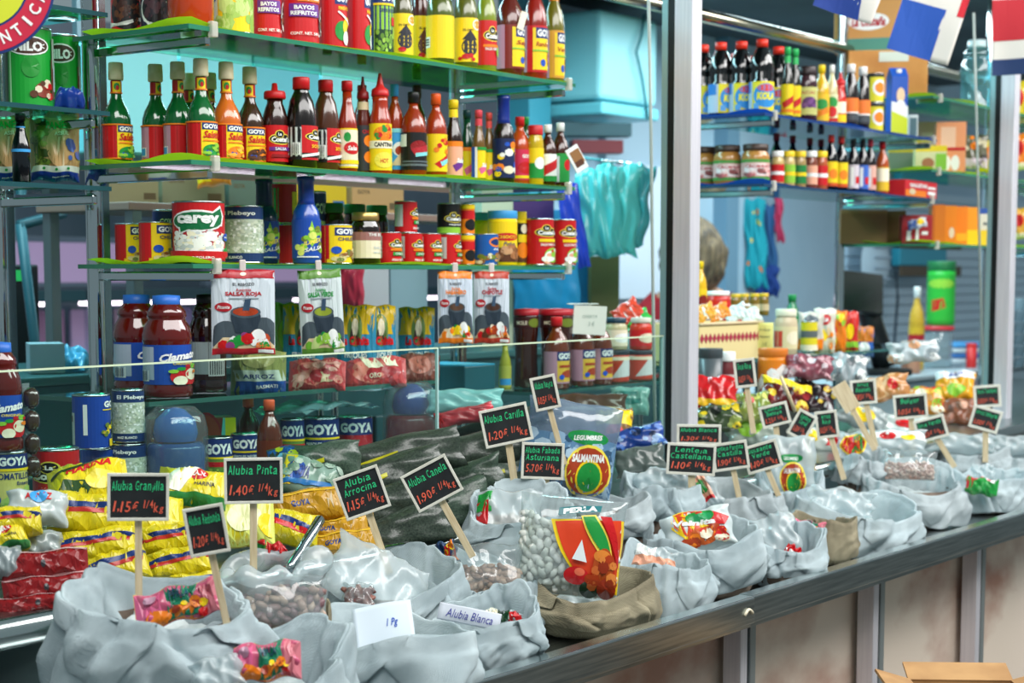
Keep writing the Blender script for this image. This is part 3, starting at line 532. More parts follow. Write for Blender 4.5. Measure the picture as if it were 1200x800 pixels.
BLUEB = [base('#1a48a8'), ('p', [(-.1, .5), (.1, .98), (.35, .5), (.1, .3)], 'g'), ('d', -.5, .15, .7, .8, 16, ['g', 'l', '#d8e070'], .14, .08), ('t', 'JUMEX', .15, .42, .9, .14, 'y', .03, .3, .14), ('t', 'SALSA', .2, .26, .8, .1, 'W', .02, .2, .1), ('r', -.5, .03, .4, .06, 'W')]
SLV = M('#1747a8', .25, coat=.5)
item('blue1', 'wrapneck', 343, 376, 206, 2.47, z, SLV, M('#123a98', .3, coat=.4), BLUEB, 'royal blue sleeved sauce bottle at the front of third shelf', turn=12)
item('blue2', 'wrapneck', 294, 327, 209, 2.60, z, M('#14306a', .25, coat=.5), M('#142c5c', .3), BLUEB, 'navy sleeved sauce bottle behind the large corn can', turn=12)
REDC = [base('R'), ('r', -1.2, .1, -.4, .9, 'G'), ('r', .2, .2, .8, .8, 'Y')]
for k in range(2):
    p = Vector((x_at(333, 2.66, z), 2.66, z + k * .088)); place(product('redst', 'can', .058, .087, TIN, None, REDC), 'food_can', ('lower', 'upper')[k] + ' red and green can of the stack between blue bottles', 'can', p, 20)
item('gbk2', 'can', 360, 383, 224, 2.68, z, TIN, None, [base('N'), ('r', -.2, 0, 1, .6, 'E'), ('t', 'GOYA', .3, .78, .9, .16, 'W')], 'blue can with cream panel behind the royal blue bottle', 'food_can', 'can', 10)
for u, w_ in ((390, 'beside the royal blue bottle'), (416, 'behind the gold lidded jar'), (442, 'behind the small red cans')):
    item('dkj', 'jar', u - 14, u + 14, 238, 2.66, z, M('#3c0c10', .1, coat=.9), '#2c6a40', None, 'dark red jar with green lid in the back row, ' + w_, 'sauce_jar', 'jar', 0, group='dark red jars behind the third shelf front row')
item('jalj', 'jar', 411, 446, 249, 2.47, z, M('#1c100c', .12, coat=.9), M('#b8985c', .3, .8), [('r', -1.6, 0, 1.6, .68, 'E'), ('r', -1.6, .68, 1.6, 1.16, '#9c6c68'), ('t', 'THE BEST', .3, .9, .8, .12, 'W'), ('t', 'SALSA', .4, .4, .6, .1, 'w'), ('t', 'MACHA', .4, .22, .6, .08, 'w')], 'black sauce jar with gold lid and cream label', 'sauce_jar', 'jar', 22)
CSM = [base('R'), ('r', -1.15, .18, -.55, .92, 'w')] + costena(.62, .11, .8, .3) + [('r', -.1, .42, .6, .49, 'O'), ('r', .0, .26, .7, .38, 'G'), ('t', 'CHILES', .35, .32, .5, .07, 'W'), ('t', 'PESO NETO', .3, .12, .7, .07, 'W')]
CSK = [base('K'), ('r', -1.0, .0, 1.0, .2, 'g')] + costena(.5, .13, .9, .15) + [('t', 'FRIJOLES', .2, .28, .7, .07, 'W')]
hsm = at(457, 272, Y=2.47).z - z
for u, tn, lab in ((457, 15, 'next to the black sauce jar'), (482, 22, 'second along from the black sauce jar'), (504, 20, 'third along from the black sauce jar'), (527, 40, 'below the black can')):
    item('csm', 'can', u - 13.5, u + 13.5, 272, 2.47, z, TIN, None, CSM, 'small red chile can on the shelf, ' + lab, 'food_can', 'can', tn, h=hsm)
for u, k, a, tn, lab in ((476, 'csm', CSM, 40, 'small red chile can stacked on top of the red can row'), (526, 'csk', CSK, 18, 'small black bean can stacked above a red can')):
    X = x_at(u, 2.49, z); place(product(k, 'can', 27 / ppm((X, 2.49, z)), hsm, TIN, None, a), 'food_can', lab, 'can', Vector((X, 2.49, z + hsm)), tn)
ST = [base('O'), ('r', -1.5, .5, 1.5, .8, 'R'), ('e', .1, .3, .5, .2, 'K'), ('r', -1, .86, 1, 1, 'Y')]
for k in range(2):
    X = x_at(548, 2.47, z); place(product('stk', 'can', .032, hsm, TIN, None, ST), 'food_can', ('lower', 'upper')[k] + ' narrow orange tin of the two stacked by the blue bean can', 'can', Vector((X, 2.47, z + k * hsm)), 20)
item('bluecan', 'can', 555, 584, 274, 2.46, z, TIN, None, [base('#1558a8'), ('e', .4, .75, .4, .17, 'O'), ('e', .4, .75, .3, .11, 'N'), ('t', 'Agua', .4, .5, .4, .1, 'W', .03, .3), ('d', -.7, .02, .9, .34, 24, ['#c89858', '#8a5c30', 'E', 'l'], .16, .07)], 'blue can with brown beans picture near the chocolate tubs', 'food_can', 'can', 15)
CHOC = [base('Y'), ('r', -1.8, 0, 1.8, .35, 'T'), ('e', .1, .62, .55, .1, 'R'), ('t', 'CHOCO', .1, .62, .8, .08, 'Y'), ('t', 'Polvo', .2, .45, .5, .09, 'N', .02, .3), ('d', -.5, .1, .6, .36, 16, ['#7a4a28', '#a87048', '#c89870'], .2, .08), ('r', .75, .4, 1.4, 1, 'K')]
item('choc1', 'tub', 572, 606, 247, 2.47, z, M('Y', .4), 'b', CHOC, 'yellow and brown chocolate tub with sky blue lid', 'chocolate_tub', 'tub', 8)
item('choc2', 'tub', 551, 576, 249, 2.60, z, M('Y', .4), 'b', CHOC, 'yellow chocolate tub with blue lid behind the blue can', 'chocolate_tub', 'tub', 8)
item('choc3', 'tub', 601, 617, 248, 2.5, z, M('Y', .4), 'Y', [base('Y'), ('r', -1, .7, 1.5, .98, 'K'), ('e', .3, .84, .3, .12, 'E'), ('r', -1.8, 0, 1.8, .5, 'T'), ('e', .2, .3, .5, .2, 'O')], 'narrow yellow and brown drink powder tin beside red cans', 'powder_tin', 'tin', 10)
TACO = [base('R'), ('r', -1.3, .35, -.85, .95, 'w')] + costena(.72, .1, .95, .2) + [('r', -.2, .5, .8, .57, 'Y'), ('t', 'SALSA PARA TACOS', .3, .44, .9, .06, 'W'), ('e', .4, .2, .4, .17, 'g'), ('e', .3, .18, .3, .12, 'W'), ('d', 0, .06, .8, .3, 12, ['F', 'W', 'R', 'g'], .13, .06)]
item('taco1', 'can', 615, 649, 256, 2.47, z, TIN, None, TACO, 'tall red salsa can, left of the two at the shelf end', 'food_can', 'can', 20)
item('taco2', 'can', 647, 675, 257, 2.47, z, TIN, None, TACO, 'tall red salsa can at the very end of the third shelf', 'food_can', 'can', 15)

# ------------------------------------------------------------------ soft packs and pouches
def pillow(key, w, h, t, mat, shapes=None, wr=.0025, p=4, seed=1, nu=30, nv=28, artmat=.3, backm=None):
    """meshes of a filled film pack standing on its lower edge, printed on its front"""
    if key in PROD: return PROD[key]
    rnd = random.Random(seed); ph = [rnd.random() * 6.3 for _ in range(8)]
    def T(x, y):
        b = max(0, (1 - abs(x) ** p)) ** .6 * max(0, (1 - abs(2 * y - 1) ** p)) ** .6
        n = math.sin(x * 7 + ph[0] + y * 3) * math.sin(y * 9 + ph[1]) + .6 * math.sin(x * 15 + ph[2] + 4 * y) * math.sin(y * 6 + ph[3]) + .5 * math.sin(y * 23 + ph[4] + x * 5) * abs(x) ** 2 + .5 * math.sin(x * 19 + ph[5]) * abs(2 * y - 1) ** 2
        return t / 2 * b + wr * n * (.4 + .6 * b)
    def edge(x, y): return (x * w / 2 * (1 - .04 * (1 - abs(2 * y - 1) ** 3)) + wr * .8 * math.sin(y * 11 + ph[6]) * abs(x), y * h + wr * .8 * math.sin(x * 6 + ph[7]) * abs(2 * y - 1))
    def fr(x, y, off):
        ex, ez = edge(x, y); return (ex, -T(x, y) - off - .0004, ez)
    mb = MB(); mb.grid(lambda a, b: fr(2 * a - 1, b, 0), nu, nv, mat)
    def bk(a, b):
        x = 1 - 2 * a; ex, ez = edge(x, b); q = max(0, (1 - abs(x) ** p)) ** .6 * max(0, (1 - abs(2 * b - 1) ** p)) ** .6; return (ex, t / 2 * q, ez)
    mb.grid(bk, nu, nv, backm or mat)
    parts = [('pack_body', mb.mesh('pack_body'))]
    if shapes:
        mp = lambda x, y, o: fr(max(-1, min(1, x)), max(0, min(1, y)), .0012 + o)
        parts.append(('printed_design', art(MB(), shapes, mp, xlim=.1, rough=artmat, only='shapes').mesh('printed_design')))
        for i, q in enumerate(shapes):
            if q[0] == 't': parts.append(('lettering', art(MB(), shapes, mp, xlim=.1, rough=artmat, only=i).mesh('lettering')))
    PROD[key] = parts; return parts
def pack(key, u, v, Y, wpx, h, t, tilt, roll, mat, shapes, label, name='food_packet', cat='packet', turn=0, group=None, seed=1, wr=.0025, w=None, p=4):
    """a pack with its middle at the sight line (u, v) where it crosses the plane Y"""
    c = at(u, v, Y=Y); W = w or wpx / ppm(c)
    parts = pillow(key, W, h, t, mat, shapes, wr, p, seed=seed)
    R = Matrix.Rotation(face_cam(c, turn), 3, 'Z') @ Matrix.Rotation(math.radians(-roll), 3, 'Y') @ Matrix.Rotation(math.radians(-tilt), 3, 'X')
    q = c - R @ Vector((0, 0, h / 2)); o = thing(name, label, cat, q, R.to_euler(), group)
    hang_parts(parts, o)
    return o
def film_mat(c, rough=.28): return M(c, rough, coat=.35)

# ---- pouches clipped under the third shelf
MOL = lambda cx, s, sauce, y=.42: [('e', cx, y - .02, .5 * s, .13, '#34424e'), ('p', [(cx - .5 * s, y), (cx + .5 * s, y), (cx + .34 * s, y - .2), (cx - .34 * s, y - .2)], '#2c3844'), ('e', cx, y + .04, .5 * s, .07, '#46545e'), ('e', cx, y + .045, .42 * s, .05, sauce), ('p', [(cx - .1 * s, y + .06), (cx + .12 * s, y + .06), (cx + .18 * s, y + .2), (cx - .02 * s, y + .19)], '#3a5068')]
def pouch_art(c, top, t1, t2, tcol, sauce, veg):
    return [('r', -1, 0, 1, 1, c), ('r', -1, .9, 1, 1, top), ('e', 0, .955, .1, .022, 'E'), ('t', 'EL REBOZO', 0, .83, .7, .035, 'k'), ('t', t1, 0, .71, 1.2, .06, tcol, .04)] + ([('t', t2, 0, .765, .5, .04, tcol, .02)] if t2 else []) + [('r', -.5, .655, .5, .668, 'A'), ('e', -.66, .56, .28, .055, 'Q'), ('t', 'Picante', -.66, .56, .4, .04, 'W', .02, .3)] + \
        [('e', -.6, .22, .5, .18, '#46525a'), ('e', .65, .24, .45, .2, '#46525a'), ('p', [(-1, .08), (-.7, .2), (.7, .2), (1, .1), (1, .05), (-1, .05)], 'e')] + MOL(.05, 1, sauce, .46) + [('d', -.7, .08, .8, .24, 22, veg, .17, .055), ('e', .45, .2, .25, .1, 'W'), ('r', -1, 0, 1, .075, top), ('r', .45, .015, .95, .055, 'W')]
Wp = film_mat('#d5dde4', .3)
def hang(key, u0, u1, v0, v1, shapes, label, roll=0, seed=1):
    uc = (u0 + u1) / 2; c = at(uc, (v0 + v1) / 2, Y=2.385); h = (at(uc, v0, Y=2.385).z - at(uc, v1, Y=2.385).z)
    o = pack(key, uc, (v0 + v1) / 2, 2.385, u1 - u0, h, .02, 0, roll, Wp, shapes, label, 'salsa_pouch', 'pouch', 6, seed=seed, wr=.0011)
    MB().bbox((0, .0, h + .004), (.012, .006, .03), M('#d8ccc8', .3), .002).build('hanging_clip', o)
hang('rojaP', 248, 322, 316, 415, pouch_art('#ccd6de', 'Q', 'SALSA ROJA', 'Auténtica', 'Q', 'S', ['#c8502c', '#e07838', '#8c3c78', 'G', 'W', 'R']), 'white salsa pouch with a dark red top band clipped under shelf', 0, 1)
hang('verdeP', 351, 402, 316, 415, pouch_art('#ccd8d8', '#5c8c34', 'SALSA VERDE', 'Auténtica', 'G', '#8c9c30', ['#6aa830', '#94c448', 'G', 'W', '#b8cc80']), 'white salsa pouch with a green top band clipped under shelf', 3, 2)
hang('habP', 513, 554, 318, 402, pouch_art('#c6d2e0', 'O', 'HABANERO', 'Salsa', 'O', '#5a4030', ['O', 'Y', 'G', 'R', 'E']), 'white salsa pouch with an orange top band clipped under shelf', 0, 3)
hang('chipP', 555, 597, 318, 402, pouch_art('#c8d2dc', '#b83c28', 'CHIPOTLE', 'Salsa', 'Q', '#4a3026', ['R', 'S', 'E', 'O', 'T']), 'white salsa pouch with a brick red top band clipped under shelf', 0, 4)

# ---- low shelf: juice bottles and packs
CLAM = [base('#1b4aa6'), ('r', -1.25, .12, -.35, .95, '#a9b8c8'), ('r', -.9, .08, -.5, .36, 'W')] + [('r', -.88 + .05 * i, .1, -.86 + .05 * i, .34, 'k') for i in range(7)] + [('t', 'Clamato', .3, .72, 1.0, .2, 'W', .04, .25, .12), ('t', 'ORIGINAL', .4, .53, .6, .06, 'Y'), ('e', .45, .2, .42, .24, 'R'), ('e', .62, .26, .22, .15, 'E'), ('e', .28, .1, .18, .12, 'I'), ('d', .1, .3, .9, .48, 8, ['G', 'g', 'R', 'O'], .12, .05)]
JUICE = M('#5a0e0a', .1, coat=.9)
hj = at(197, 345, Y=2.46).z - SLA
item('clam', 'juice', 168, 226, 345, 2.46, SLA, JUICE, '#2c6cc8', CLAM, 'tomato juice bottle with blue cap, the front one on the low shelf', 'juice_bottle', turn=2, h=hj)
item('clam', 'juice', 136, 188, 345, 2.60, SLA, JUICE, '#2c6cc8', CLAM, 'tomato juice bottle with blue cap standing behind its twin', 'juice_bottle', turn=20, h=hj)
item('clamk', 'juice', 222, 266, 346, 2.50, SLA, M('#2c0c0a', .12, coat=.9), 'K', [base('#30100c'), ('r', -.75, .15, .5, 1.0, '#a8b4b4'), ('r', .1, .1, .7, .55, 'W')] + [('r', .14 + .07 * i, .14, .17 + .07 * i, .5, 'k') for i in range(8)], 'dark red juice bottle with black cap showing its back label', 'juice_bottle', turn=-8, h=hj)
FR = [('r', -1, 0, 1, 1, '#2d86a8'), ('r', -1, .62, 1, 1, '#c8a818'), ('e', 0, .68, .4, .22, '#5c7c40'), ('p', [(-.3, .55), (0, .95), (.3, .55)], '#3c3434'), ('e', 0, .72, .18, .12, 'E'), ('t', 'La Chinita', 0, .54, 1.5, .12, 'R', .05, .2), ('t', 'FRIJOLES', 0, .34, 1.2, .1, 'W', .03), ('t', 'ROJOS', 0, .22, .8, .09, 'W', .03), ('e', 0, .08, .4, .05, 'Q')]
for i, (u, Y, tn, lab) in enumerate([(418, 2.52, -8, 'beside the green topped pouch'), (442, 2.50, 22, 'overlapping its neighbour'), (488, 2.56, 12, 'next to the orange topped pouch')]):
    pack('frj', u, 402, Y, 44, .165, .045, 0, 0, film_mat('#2d86a8'), FR, 'blue and yellow bean pouch standing on low shelf, ' + lab, 'bean_pouch', 'pouch', tn, w=.085)
pack('frj', 355, 402, 2.58, 44, .165, .045, 0, 0, film_mat('#2d86a8'), FR, 'blue and yellow bean pouch behind the green topped salsa pouch', 'bean_pouch', 'pouch', 0, w=.085)
pack('grn', 334, 400, 2.62, 30, .165, .04, 0, 0, film_mat('#7a9a3c'), [('r', -1, 0, 1, 1, '#7fa050'), ('e', 0, .6, .5, .2, 'g'), ('r', -1, 0, 1, .2, 'O')], 'pale green pouch between the red and green topped pouches', 'bean_pouch', 'pouch', 0)
PANB = [('r', -1, 0, 1, 1, '#8c9454'), ('r', -1, 0, 1, .36, '#1b4a94'), ('r', -1, .36, 1, .6, '#b9c8b8'), ('t', 'ARROZ', 0, .46, 1.2, .1, 'N'), ('e', 0, .8, .6, .15, '#a8a868'), ('t', 'BASMATI', .3, .24, .8, .08, 'W')]
pack('panb', 303, 438, 2.46, 64, .09, .06, 0, 0, film_mat('#7d8a5a'), PANB, 'rice pack with olive top and blue bottom band on low shelf', 'rice_pack')
HAM = [('r', -1, 0, 1, 1, '#c8484a'), ('e', -.2, .4, .6, .35, '#d88070'), ('e', .2, .3, .5, .2, '#a82c34'), ('r', .1, .1, .55, .4, 'e'), ('d', -.9, .1, .9, .9, 20, ['#d89080', '#b83c40', '#e8b0a0'], .2, .1)]
pack('ham1', 372, 440, 2.44, 66, .07, .05, 35, 0, film_mat('#b84448'), HAM, 'pink red vacuum pack lying on low shelf under the green topped pouch', 'pink_pack')
pack('ham2', 440, 438, 2.44, 72, .075, .05, 40, 4, film_mat('#c05058'), HAM[:3] + [('p', [(-.6, 1), (-.1, 1), (.3, .45), (-.2, .45)], 'I'), ('p', [(.1, 1), (.6, 1), (.8, .5), (.4, .5)], 'I'), ('t', 'ORO', 0, .2, .4, .12, 'E')], 'pink pack with two cream stripes lying on low shelf', 'pink_pack')  # solid pack built in place of a pinkish reflection
pack('ham3', 492, 433, 2.46, 46, .075, .05, 30, 0, film_mat('#7a3c34'), [('r', -1, 0, 1, 1, '#84483c'), ('e', 0, .5, .6, .3, '#b86858')], 'brown red pack on low shelf under the bean pouch', 'pink_pack')  # darker end of the same reflection, also built as a pack

# ---- left edge shelves
MILO = [base('#159a32'), ('r', -1.8, 0, -.5, 1, '#0c3c1c'), ('r', -.52, 0, -.46, 1, '#9cd8a0'), ('e', .0, .78, .55, .13, 'W'), ('e', 0, .78, .5, .11, '#4a3024'), ('t', 'MILO', 0, .77, .7, .13, 'W', .05), ('e', .05, .5, .22, .14, '#1c8c30'), ('e', .35, .2, .22, .1, '#8c3c2c'), ('d', .1, .1, .6, .3, 8, ['R', 'E', 'T'], .1, .05), ('r', .62, .1, .95, .62, '#70402c'), ('r', .66, .5, .92, .9, '#9ab0a0'), ('r', .7, .2, .88, .55, '#b8d0d8')]
item('milo', 'can', 8, 62, 34, 2.68, ZL1, TIN, None, MILO, 'green chocolate drink tin, the larger one on the bare glass shelf', 'drink_tin', 'tin', 0)
item('milo2', 'can', 55, 94, 42, 2.76, ZL1, TIN, None, MILO, 'green chocolate drink tin half hidden behind its larger twin', 'drink_tin', 'tin', -8)
pack('bagl', 82, 121, 2.7, 34, .03, .06, 60, 0, film_mat('#1a3c9c'), None, 'crumpled blue bag tucked behind the green tins', 'plastic_bag', 'bag')
PANE = [('r', -1, 0, 1, 1, '#a88a58'), ('r', -1, .22, -.45, 1, '#42561c'), ('d', -1, .2, -.4, .95, 22, ['#5c7428', '#32461a', '#8a9444'], .22, .05), ('e', .15, .52, .55, .3, '#c09a68'), ('p', [(.0, .2), (.1, .68), (.18, .68), (.12, .2)], 'e'), ('p', [(.25, .2), (.32, .66), (.38, .66), (.33, .2)], 'e'), ('t', 'PANELA', .2, .86, 1.2, .12, 'G', .04), ('t', 'ASSUL', .25, .73, .6, .06, 'E'), ('d', .55, .3, .95, .6, 8, ['#4868b0', '#385090'], .12, .06), ('r', -1, .14, 1, .23, '#c8d4c4'), ('r', -1, 0, 1, .14, '#1a358a'), ('e', -.5, .185, .06, .02, 'G'), ('e', 0, .185, .06, .02, 'G'), ('e', .5, .185, .06, .02, 'G'), ('t', 'panela organica', .2, .07, .7, .03, 'W')]
for i, (u, wv, lab) in enumerate([(64, 58, 'cane sugar pack with green lettering beside the chrome post'), (5, 40, 'cane sugar pack with green lettering left of the black bottle')]):
    c = at(u, 175, Y=2.7); pack('pan', u, 175, 2.7, 58, .122, .07, 0, 0, film_mat('#a88a58'), PANE, lab, 'sugar_pack', turn=4, w=.092)
item('blk', 'slim', 15, 36, 133, 2.62, ZL2, M('#060a10', .15, coat=.6), M('#0a0e14', .3), [band(.9, 1, 'b')], 'slim black bottle standing between the cane sugar packs', 'oil_bottle', turn=0, neck=[band(.1, .3, 'b')])
pack('bagl2', 113, 206, 2.74, 24, .045, .05, 40, 0, film_mat('#1a3a9a'), None, 'small crumpled blue bag beside the chrome post', 'plastic_bag', 'bag')
# round hanging sign
c = at(-26, -24, Y=2.05); sc = ppm(c); Rr = 88 / sc
t = thing('round_sign', 'round hanging sign with crimson lettered ring and lime centre', 'sign', c, (math.radians(90), 0, face_cam(c, 0)))
def ring(mb, r0, r1, z0, m, n=64):
    mb.add([(r * math.cos(2 * math.pi * i / n), r * math.sin(2 * math.pi * i / n), z0) for r in (r0, r1) for i in range(n)], [(i, (i + 1) % n, n + (i + 1) % n, n + i) for i in range(n)], m)
o = MB(); o.lathe([(0, -.003), (Rr, -.003), (Rr, .003), (0, .003)], M('N', .4), 64, smooth=False); o.build('disc', t)
o = MB(); ring(o, Rr * .66, Rr * .965, .0036, M('#c02440', .4)); o.build('lettering_ring', t)
o = MB(); o.lathe([(0, .0038), (Rr * .63, .0038)], M('#c8d030', .4), 48); o.build('centre', t)
o = MB()
for i, ch in enumerate('AUTÉNTICA'):
    a = math.radians(-66 + 13 * (i - 4)); vs, fs = text2d(ch, .02); hh = Rr * .16; ww = hh * (.25 if ch == 'I' else .75); rm = Rr * .81
    o.add([(rm * math.cos(a) + x * ww * -math.sin(a) * 1 + y * hh * -math.cos(a), rm * math.sin(a) + x * ww * math.cos(a) + y * hh * -math.sin(a), .0046) for x, y in vs], fs, M('W', .5))
o.build('lettering', t)

# ---- behind the guard: cans on the deck
CSTD = .078; HSTD = .105
def stackcan(key, u, Y, z, wid, hgt, a, label, tn=10, body=TIN): place(product(key, 'can', wid, hgt, body, None, a), 'food_can', label, 'can', Vector((x_at(u, Y, z), Y, z)), tn)
GTOM = [base('#d9cc74'), band(.78, 1, 'N'), ('t', 'GOYA', .1, .89, .95, .14, 'W', .05), ('t', 'TOMATILLOS', .1, .66, 1.2, .1, 'N', .02), ('r', -1.8, .74, 1.8, .78, 'Y'), ('t', 'Enteros', .4, .55, .5, .06, 'N'), ('d', -.4, .05, .9, .4, 14, ['#8cb050', '#a8c468', '#6c9038'], .26, .11), ('e', -.5, .3, .2, .09, 'B')]
zb = DECK + .04
dtz = at(15, 527, Y=2.36).z
ZC = zb + .0
riser = thing('stock_riser', 'low steel riser on the deck under the cans', 'riser', (2.6, 2.42, DECK))
MB().bbox((-.3, 0, .04), (1.5, .3, .078), STEEL, .004).build('top', riser)
ZR = DECK + .08
def tall_to(u, v, Y): return at(u, v, Y=Y).z
ht = tall_to(12, 527, 2.36) - ZR
stackcan('gtom', 10, 2.36, ZR, 46 / ppm(at(10, 560, Y=2.36)), ht, GTOM, 'blue banded tomatillo can under a tomato juice bottle', 12)
item('clam2', 'juice', -22, 27, 400, 2.36, ZR + ht + .001, JUICE, '#2c6cc8', CLAM, 'tomato juice bottle with blue cap standing on a tomatillo can', 'juice_bottle', turn=-10)
hc = tall_to(67, 524, 2.36) - ZR
COSL = [base('R'), ('r', -1.8, .0, 1.8, .3, '#98382c'), ('r', -.9, .12, .2, .3, '#3c7c48')] + costena(.62, .13, 1.25, -.1)
stackcan('coslow', 67, 2.36, ZR, 54 / ppm(at(67, 560, Y=2.36)), hc, COSL, 'wide red can with black oval logo on the deck behind yellow bags', 6)
GB = [base('#15409c'), ('r', -1.2, .05, -.6, .68, '#c8d0c8'), ('r', -1.1, .5, -.7, .62, 'T'), ('r', -.25, .25, -.12, .85, 'W'), ('t', 'GOYA', .85, .85, .9, .13, 'W', .05), ('r', .35, .73, 1.3, .75, 'Y'), ('d', .35, .25, 1.2, .5, 26, ['Y', '#b8a030', 'l'], .08, .04), ('r', .6, .02, 1.2, .16, 'Y')]
w2 = 44 / ppm(at(106, 500, Y=2.42)); h2 = tall_to(106, 462, 2.42) - tall_to(106, 526, 2.42)
z2 = tall_to(106, 526, 2.42)
stackcan('gblo', 118, 2.44, ZR, w2, z2 - ZR, [base('#15409c'), ('r', -1.0, 0, -.4, 1, '#1c4cb4'), ('t', 'GOYA', .4, .72, .9, .2, 'W', .05), ('r', -.2, .5, 1.2, .53, 'Y')], 'blue chickpea can at the bottom of its stack', 10)
stackcan('gbup', 108, 2.43, z2, w2, h2, GB, 'blue chickpea can stacked on top with cream side panel', 0)
z3 = tall_to(150, 517, 2.42); h3 = tall_to(150, 455, 2.42) - z3; w3 = 37 / ppm(at(150, 500, Y=2.42))
stackcan('plo', 152, 2.40, ZR, w3 * 1.08, z3 - ZR, PLEB('El Plebeyo'), 'navy banded white corn can at the bottom of its stack', -30)
stackcan('pup', 151, 2.41, z3, w3, h3, PLEB('El Plebeyo'), 'navy banded white corn can on top of its stack behind the guard', 14)
# string of clear capsules with brown filling
c0 = at(36, 452, Y=2.34); t = thing('capsule_string', 'hanging string of clear capsules with dark brown filling', 'packet strip', c0)
for k in range(4):
    rr = .0125; MB().lathe([(0, 0), (rr * .5, .001), (rr, .008), (rr * 1.1, .018), (rr, .028), (rr * .45, .035), (0, .036)], M('#3c2a22', .1, coat=.9), 14).build('capsule', t, (0, 0, -.038 * (k + 1) + .0), (0, 0, 0))
MB().box((0, .013, -.076), (.014, .001, .16), FILM).build('backing_strip', t)
# blue pea cans further along
GPEA = [base('N'), band(0, .62, '#6a8c3c'), ('t', 'GOYA', .0, .8, 1.2, .22, 'W', .05), band(.6, .64, 'Y'), ('r', -.8, .44, .8, .54, 'R'), beans(.02, .4, ['#7aa838', '#5c8828', '#a0b850'], 40)]
GBLK = [base('N'), ('t', 'GOYA', .0, .8, 1.2, .22, 'W', .05), band(.6, .64, 'Y'), ('t', 'FRIJOLES NEGROS', 0, .5, 1.1, .09, 'W'), ('d', -.8, .05, .8, .4, 30, ['#20242c', '#3c3438'], .1, .05)]
GRED = [base('Q'), band(.64, 1, 'N'), ('t', 'GOYA', .0, .8, 1.2, .22, 'W', .05), ('r', .8, 0, 1.3, 1, '#c8503c')]
for i, (u0, u1, vt, Y, k, a, lab) in enumerate([(239, 273, 511, 2.38, 'gpea', GPEA, 'green pea can with blue top next to the large blue jar'), (271, 305, 507, 2.46, 'gbk3', GBLK, 'plain blue bean can between the pea can and amber bottle'), (329, 357, 490, 2.46, 'gpea2', GPEA, 'green pea can with blue top behind the amber bottle'), (355, 398, 488, 2.45, 'gblk', GBLK, 'black bean can with blue label under a plastic wrap'), (396, 437, 487, 2.46, 'gred', GRED, 'red can with blue name band under a plastic wrap')]):
    c = at((u0 + u1) / 2, vt, Y=Y); stackcan(k, (u0 + u1) / 2, Y, ZR, (u1 - u0) / ppm(c), c.z - ZR, a, lab, 6)
c = at(375, 483, Y=2.44)
def wrapf(a, b): return ((a - .5) * .25, (b - .5) * .14, .006 + .012 * math.sin(a * 3.1) + .004 * math.sin(a * 17 + b * 6) + .003 * math.sin(b * 21))
tag(MB().grid(wrapf, 30, 12, clear('teal_wrap', '#bfe4e4', .12, .15, .35, '#8fd0d4')).build('plastic_wrap', None, c, (0, 0, .05)), 'crinkled teal plastic wrap lying across the blue cans', 'plastic wrap')
AMB = lambda: [base('#6c2a14'), ('r', .0, .05, 1, .6, 'Y'), ('e', .6, .25, .3, .2, 'R'), ('r', .05, .2, .4, .55, 'W')]
item('amb1', 'sauce', 302, 331, 468, 2.37, ZR, M('#5a2410', .15, coat=.8), '#d05a34', AMB(), 'amber sauce bottle with orange cap in front of the pea cans', turn=6)
item('amb2', 'sauce', 278, 306, 465, 2.54, ZR, M('#5a2410', .15, coat=.8), '#d05a34', AMB(), 'amber sauce bottle with orange cap behind the plain blue can', turn=6)
# large clear jars with blue domed lids; the blue one stands for a reflection
def bigjar(u, v0, v1, Y, wpx, inner, lidc, label):
    z0 = ZR; c = at(u, v0, Y=Y); R = wpx / 2 / ppm(c); H = c.z - z0
    t = thing('storage_jar', label, 'jar', (x_at(u, Y, z0), Y, z0))
    MB().lathe([(0, .004), (R * .86, .004), (R * .9, .02), (R * .9, H * .55), (R * .8, H * .6), (0, H * .6)], M(inner, .25, coat=.5), 28).build('contents', t)
    MB().lathe([(R * .9, 0), (R, .01), (R, H * .74), (R * .9, H * .9), (R * .6, H), (0, H)], clear('jar_plastic', '#d8ecf0', .05, .05, .06), 28).build('jar_wall', t)
    MB().lathe([(R * .62, H * .62), (R * .7, H * .7), (R * .62, H * .86), (R * .3, H * .97), (0, H)], M(lidc, .2, coat=.7), 24).build('blue_scoop', t)
bigjar(207, 476, 560, 2.36, 76, '#1c4c8c', '#1d64b0', 'large clear jar filled with blue beside the corn cans')
bigjar(482, 448, 530, 2.38, 66, '#7c1822', '#1a3c86', 'large clear jar of dark red stock with a blue scoop')
o = thing('sauce_box', 'red patterned carton standing behind the large blue jar', 'box', (x_at(225, 2.56, ZR), 2.56, ZR), (0, 0, face_cam((2.3, 2.5), 8)))
bw = 100 / ppm(at(215, 500, Y=2.56)); MB().bbox((0, 0, .06), (bw, .05, .12), M('#a83a2c', .5), .002).build('carton', o)
art(mb := MB(), [('e', .3, .6, .4, .5, 'Q'), ('e', .3, .6, .36, .45, '#b8402c'), ('r', -1, 0, -.2, .5, '#a83a2c'), ('p', [(.55, 0), (1, 0), (1, 1), (.7, 1)], 'c'), ('p', [(.75, .7), (1, .4), (1, 1), (.75, 1)], 'Y')], lambda x, y, f: (x * bw / 2, -.0255 - f, y * .118 + .001)); mb.build('printed_face', o)

